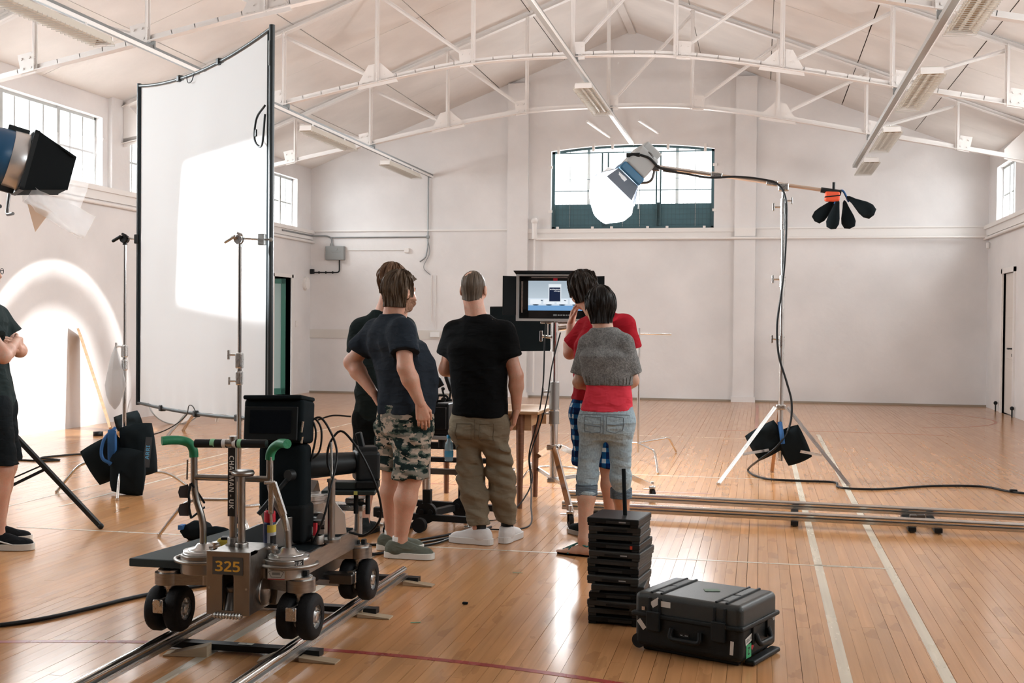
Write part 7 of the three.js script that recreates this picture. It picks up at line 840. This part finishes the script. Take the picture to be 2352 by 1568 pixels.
// ---- F: woman in a grey cardigan and pale jeans
{
  const J = { head: [-1.025, 1.601, -7.75], neck: [-1.0, 1.475, -7.72], chest: [-0.968, 1.285, -7.7], waist: [-0.95, 1.083, -7.7], pelvis: [-0.962, 0.89, -7.7], shL: [-1.108, 1.385, -7.74], shR: [-0.838, 1.395, -7.68], elL: [-1.15, 1.112, -7.74], wrL: [-1.0, 1.085, -7.93], elR: [-0.80, 1.13, -7.72], wrR: [-0.96, 1.14, -7.93], hipL: [-1.05, 0.86, -7.71], hipR: [-0.875, 0.865, -7.7], knL: [-1.085, 0.498, -7.71], knR: [-0.875, 0.50, -7.76], anL: [-1.088, 0.10, -7.62], anR: [-0.875, 0.10, -7.95] };
  const wool = dataTex(256, 256, (u, v) => { const a = fbm(u, v, 70, 70, 3, 6), b = fbm(u, v, 14, 14, 3, 12); return 0.66 + 0.42 * (a - 0.5) + 0.2 * b; }, true), denim = dataTex(256, 256, (u, v) => { const a = fbm(u, v, 90, 30, 3, 6), b = fbm(u, v, 4, 4, 4, 2); return [0.80 + 0.25 * (a - 0.5) + 0.14 * b, 0.82 + 0.25 * (a - 0.5) + 0.12 * b, 0.84 + 0.22 * (a - 0.5) + 0.1 * b]; }, true);
  const o = { th: -0.12, headTh: -0.55, pitch: 0.05, skin: SK3, bulk: 0.92, w: { waist: 0.138, chest: 0.16, pelvis: 0.164 }, d: { waist: 0.10, chest: 0.112, pelvis: 0.122 }, handL: { d: [0.8, 0.15, -0.3], palm: [0, 0, 1], side: [0, 1, 0], curl: [0.3, 0.3], size: 0.9 }, handR: { d: [-0.95, 0.02, 0.25], palm: [0.2, 0, 1], side: [0, 1, 0], curl: [0.25, 0.5], size: 0.9 },
    top: { name: 'cardigan', mat: std([0.30, 0.30, 0.292], 1, 0, { map: repeated(wool, 2.5), bumpMap: repeated(wool, 2.5), bumpScale: 0.004 }), hem: 1.10, end: 0.80, loose: 0.004, wr: 0.006, ease: 0.004, join: 0.015, label: 'short grey knitted cardigan' }, under: { name: 'red_top', mat: fabric([0.62, 0.045, 0.07]), hem: 0.93, top: 1.13, label: 'coral red top' },
    legs: { name: 'jeans', mat: fabric([0.43, 0.53, 0.575], repeated(denim, 3), 0.9, 2.2, 0.012), long: true, hemL: 0.39, hemR: 0.36, loose: 0.006, kn: 0.010, ca: 0.004, ank: 0.006, wr: 0.004, fy: 40, top: 0.97 }, feet: null, hair: { thick: 0.020, cut: nape(-0.108, 0.02), streak: 0.009, seed: 21, mat: hairMat([0.014, 0.010, 0.008]) } };
  o.feet = [[J.anL, -1.25], [J.anR, -0.3]]; o.footSide = [-1, 1];
  const P = person('F', 'woman with short dark hair in a grey cardigan, red top and cropped jeans', J, o), F = o.legField, off = [P.t.position.x, 0, P.t.position.z];
  const cuff = fabric([0.14, 0.19, 0.235]); for (const [k, a, y0] of [[J.knL, J.anL, 0.385], [J.knR, J.anR, 0.355]]) { const c = mixp(k, a, (k[1] - y0 - 0.035) / (k[1] - a[1])); const m = part(P.t, 'jeans_cuff', [lathe([[0.058, 0], [0.071, 0.002], [0.072, 0.066], [0.066, 0.072]], [c[0] + 0.0, y0, c[2] + 0.01], [0, 0, 0], 32)], cuff, 'dark turned-up cuff'); m.position.sub(P.t.position); }
  const st = std([0.16, 0.2, 0.23], 0.9), zb = -7.56, pk = (x, y, w, h) => stitched(P, 'pocket_stitching', F, [[x - w, y + h, zb], [x + w, y + h * 0.9, zb], [x + w, y - h * 0.6, zb], [x, y - h, zb], [x - w, y - h * 0.6, zb], [x - w, y + h, zb]], st); pk(-1.045, 0.845, 0.062, 0.062); pk(-0.885, 0.85, 0.06, 0.062); stitched(P, 'pocket_stitching', F, [[-1.105, 0.85, zb], [-0.985, 0.84, zb]], st, 0.003); stitched(P, 'pocket_stitching', F, [[-0.94, 0.855, zb], [-0.83, 0.85, zb]], st, 0.003); stitched(P, 'waistband_seam', F, [[-1.13, 0.91, -7.64], [-1.0, 0.918, zb], [-0.9, 0.922, zb], [-0.8, 0.915, -7.62]], st); stitched(P, 'seat_seam', F, [[-0.965, 0.915, zb], [-0.965, 0.78, zb]], st, 0.003); stitched(P, 'leg_seam', F, [[-1.16, 0.8, -7.7], [-1.16, 0.6, -7.69], [-1.15, 0.42, -7.68]], st, 0.002);
  const rb = std([0.20, 0.20, 0.19], 1); const ribs = []; const tl = o.topField; for (let i = 0; i < 40; i++) { const a = i / 40 * Math.PI * 2, q = [-0.955 + Math.cos(a) * 0.25, 0, -7.7 + Math.sin(a) * 0.22]; const p0 = snap(tl, [q[0], 1.145, q[2]], 0.002), p1 = snap(tl, [q[0], 1.106, q[2]], 0.002); if (dist(p0, p1) < 0.055 && Math.hypot(p0[0] + 0.955, p0[2] + 7.7) < 0.168) ribs.push(bar(p0, p1, 0.0035, 0.0035, 5)); } const rm = part(P.t, 'ribbed_hem', ribs, std([0.15, 0.152, 0.145], 1)); rm.userData.kind = 'stuff'; rm.position.sub(P.t.position);
  const teal = std([0.02, 0.16, 0.15], 0.55); for (const [a, ft] of o.feet) { const g = new THREE.Group(); g.name = 'sandal'; P.t.add(g); const Fv = fwdOf(ft), Lf = leftOf(ft), q = (x, y, z) => [a[0] - off[0] + Fv[0] * z + Lf[0] * x, y, a[2] - off[2] + Fv[2] * z + Lf[2] * x]; const out = []; for (let i = 0; i < 24; i++) { const u = i / 24 * Math.PI * 2, z = 0.062 + Math.cos(u) * 0.135, w = 0.036 + 0.01 * Math.cos(u); out.push([Math.sin(u) * w, z]); } const sh = new THREE.ExtrudeGeometry(shape2(out), { depth: 0.011, bevelEnabled: false }); sh.rotateX(-Math.PI / 2); sh.scale(1, 1, -1); sh.applyMatrix4(new THREE.Matrix4().makeBasis(V(...Lf), V(0, 1, 0), V(...Fv))); sh.translate(a[0] - off[0], 0.001, a[2] - off[2]); part(g, 'sole', [sh], std([0.06, 0.04, 0.03], 0.7)); const strap = (l) => part(g, 'strap', [tube(l.map((p) => q(...p)), 0.006, 24, 6)], teal, 'teal strap'); strap([[0.04, 0.012, 0.10], [0.02, 0.055, 0.09], [-0.02, 0.055, 0.08], [-0.042, 0.012, 0.09]]); strap([[0.036, 0.07, -0.03], [0.03, 0.085, 0.02], [0, 0.085, 0.04], [-0.03, 0.085, 0.02], [-0.036, 0.07, -0.03], [0, 0.075, -0.075], [0.036, 0.07, -0.03]]); strap([[0.0, 0.083, 0.04], [0.005, 0.06, 0.09], [0.01, 0.03, 0.15]]); }
}
// ---- A: person at the left edge with folded arms
{
  const J = { head: [-4.96, 1.80, -6.95], neck: [-4.99, 1.66, -6.95], chest: [-4.965, 1.412, -6.95], waist: [-4.935, 1.157, -6.95], pelvis: [-4.90, 0.96, -6.95], shL: [-4.98, 1.53, -7.13], shR: [-4.86, 1.52, -6.76], elL: [-4.86, 1.28, -7.2], wrL: [-4.73, 1.30, -6.98], elR: [-4.665, 1.255, -6.74], wrR: [-4.74, 1.35, -6.98], hipL: [-4.90, 0.9, -7.04], hipR: [-4.82, 0.9, -6.86], knL: [-4.87, 0.52, -7.08], knR: [-4.75, 0.52, -6.86], anL: [-4.98, 0.10, -7.15], anR: [-4.80, 0.10, -6.88] };
  const o = { th: 1.25, headTh: 1.35, skin: SK2, w: { waist: 0.145, chest: 0.165, pelvis: 0.155 }, d: { waist: 0.112, chest: 0.118 }, handL: { d: [0.1, 0.2, 0.9], palm: [-0.9, 0, 0], side: [0, 1, 0], curl: [0.3, 0.4] }, handR: { d: [-0.2, -0.2, -0.9], palm: [-0.8, 0, 0], side: [0, 1, 0], curl: [0.3, 0.4] },
    top: { mat: fabric([0.022, 0.032, 0.032]), hem: 0.86, end: 0.55, loose: 0.014, wr: 0.009, ease: 0.008 }, legs: { name: 'shorts', mat: fabric([0.010, 0.013, 0.015]), hem: 0.555, loose: 0.026, kn: 0.034, wr: 0.008, top: 1.0 }, hair: { thick: 0.022, cut: nape(-0.07, 0.045), streak: 0.009, seed: 33, mat: hairMat([0.02, 0.014, 0.011]) } };
  const P = person('A', 'person in glasses with folded arms, dark shorts and skate shoes, cut by the left edge', J, o), rel = (p) => sub(p, [P.t.position.x, 0, P.t.position.z]), fr = P.fr;
  const gl = [1, -1].map((s) => { const l = []; for (let i = 0; i <= 16; i++) { const a = i / 16 * Math.PI * 2; l.push(fr.from([s * 0.033 + Math.cos(a) * 0.024, 0.004 + Math.sin(a) * 0.018, 0.108])); } return tube(l, 0.0025, 32, 5); }); const gm = part(P.t, 'glasses', [...gl, bar(fr.from([-0.01, 0.008, 0.109]), fr.from([0.01, 0.008, 0.109]), 0.0025), ...[1, -1].map((s) => bar(fr.from([s * 0.057, 0.01, 0.106]), fr.from([s * 0.085, 0.01, -0.01]), 0.0025))], M.black, 'black-rimmed glasses'); gm.position.sub(P.t.position);
  const k = fabric([0.012, 0.013, 0.015], null, 0.85), so = std([0.60, 0.56, 0.50], 0.7), wh = std([0.62, 0.62, 0.60], 0.7);
  shoe(P.t, rel(J.anL), 1.2, { upper: k, soleMat: so, laces: wh, stripe: wh, sole: 0.032 }); shoe(P.t, rel(J.anR), 1.25, { upper: k, soleMat: so, laces: wh, stripe: wh, sole: 0.032, size: 1.08 });
}
renderer.render(scene, camera);
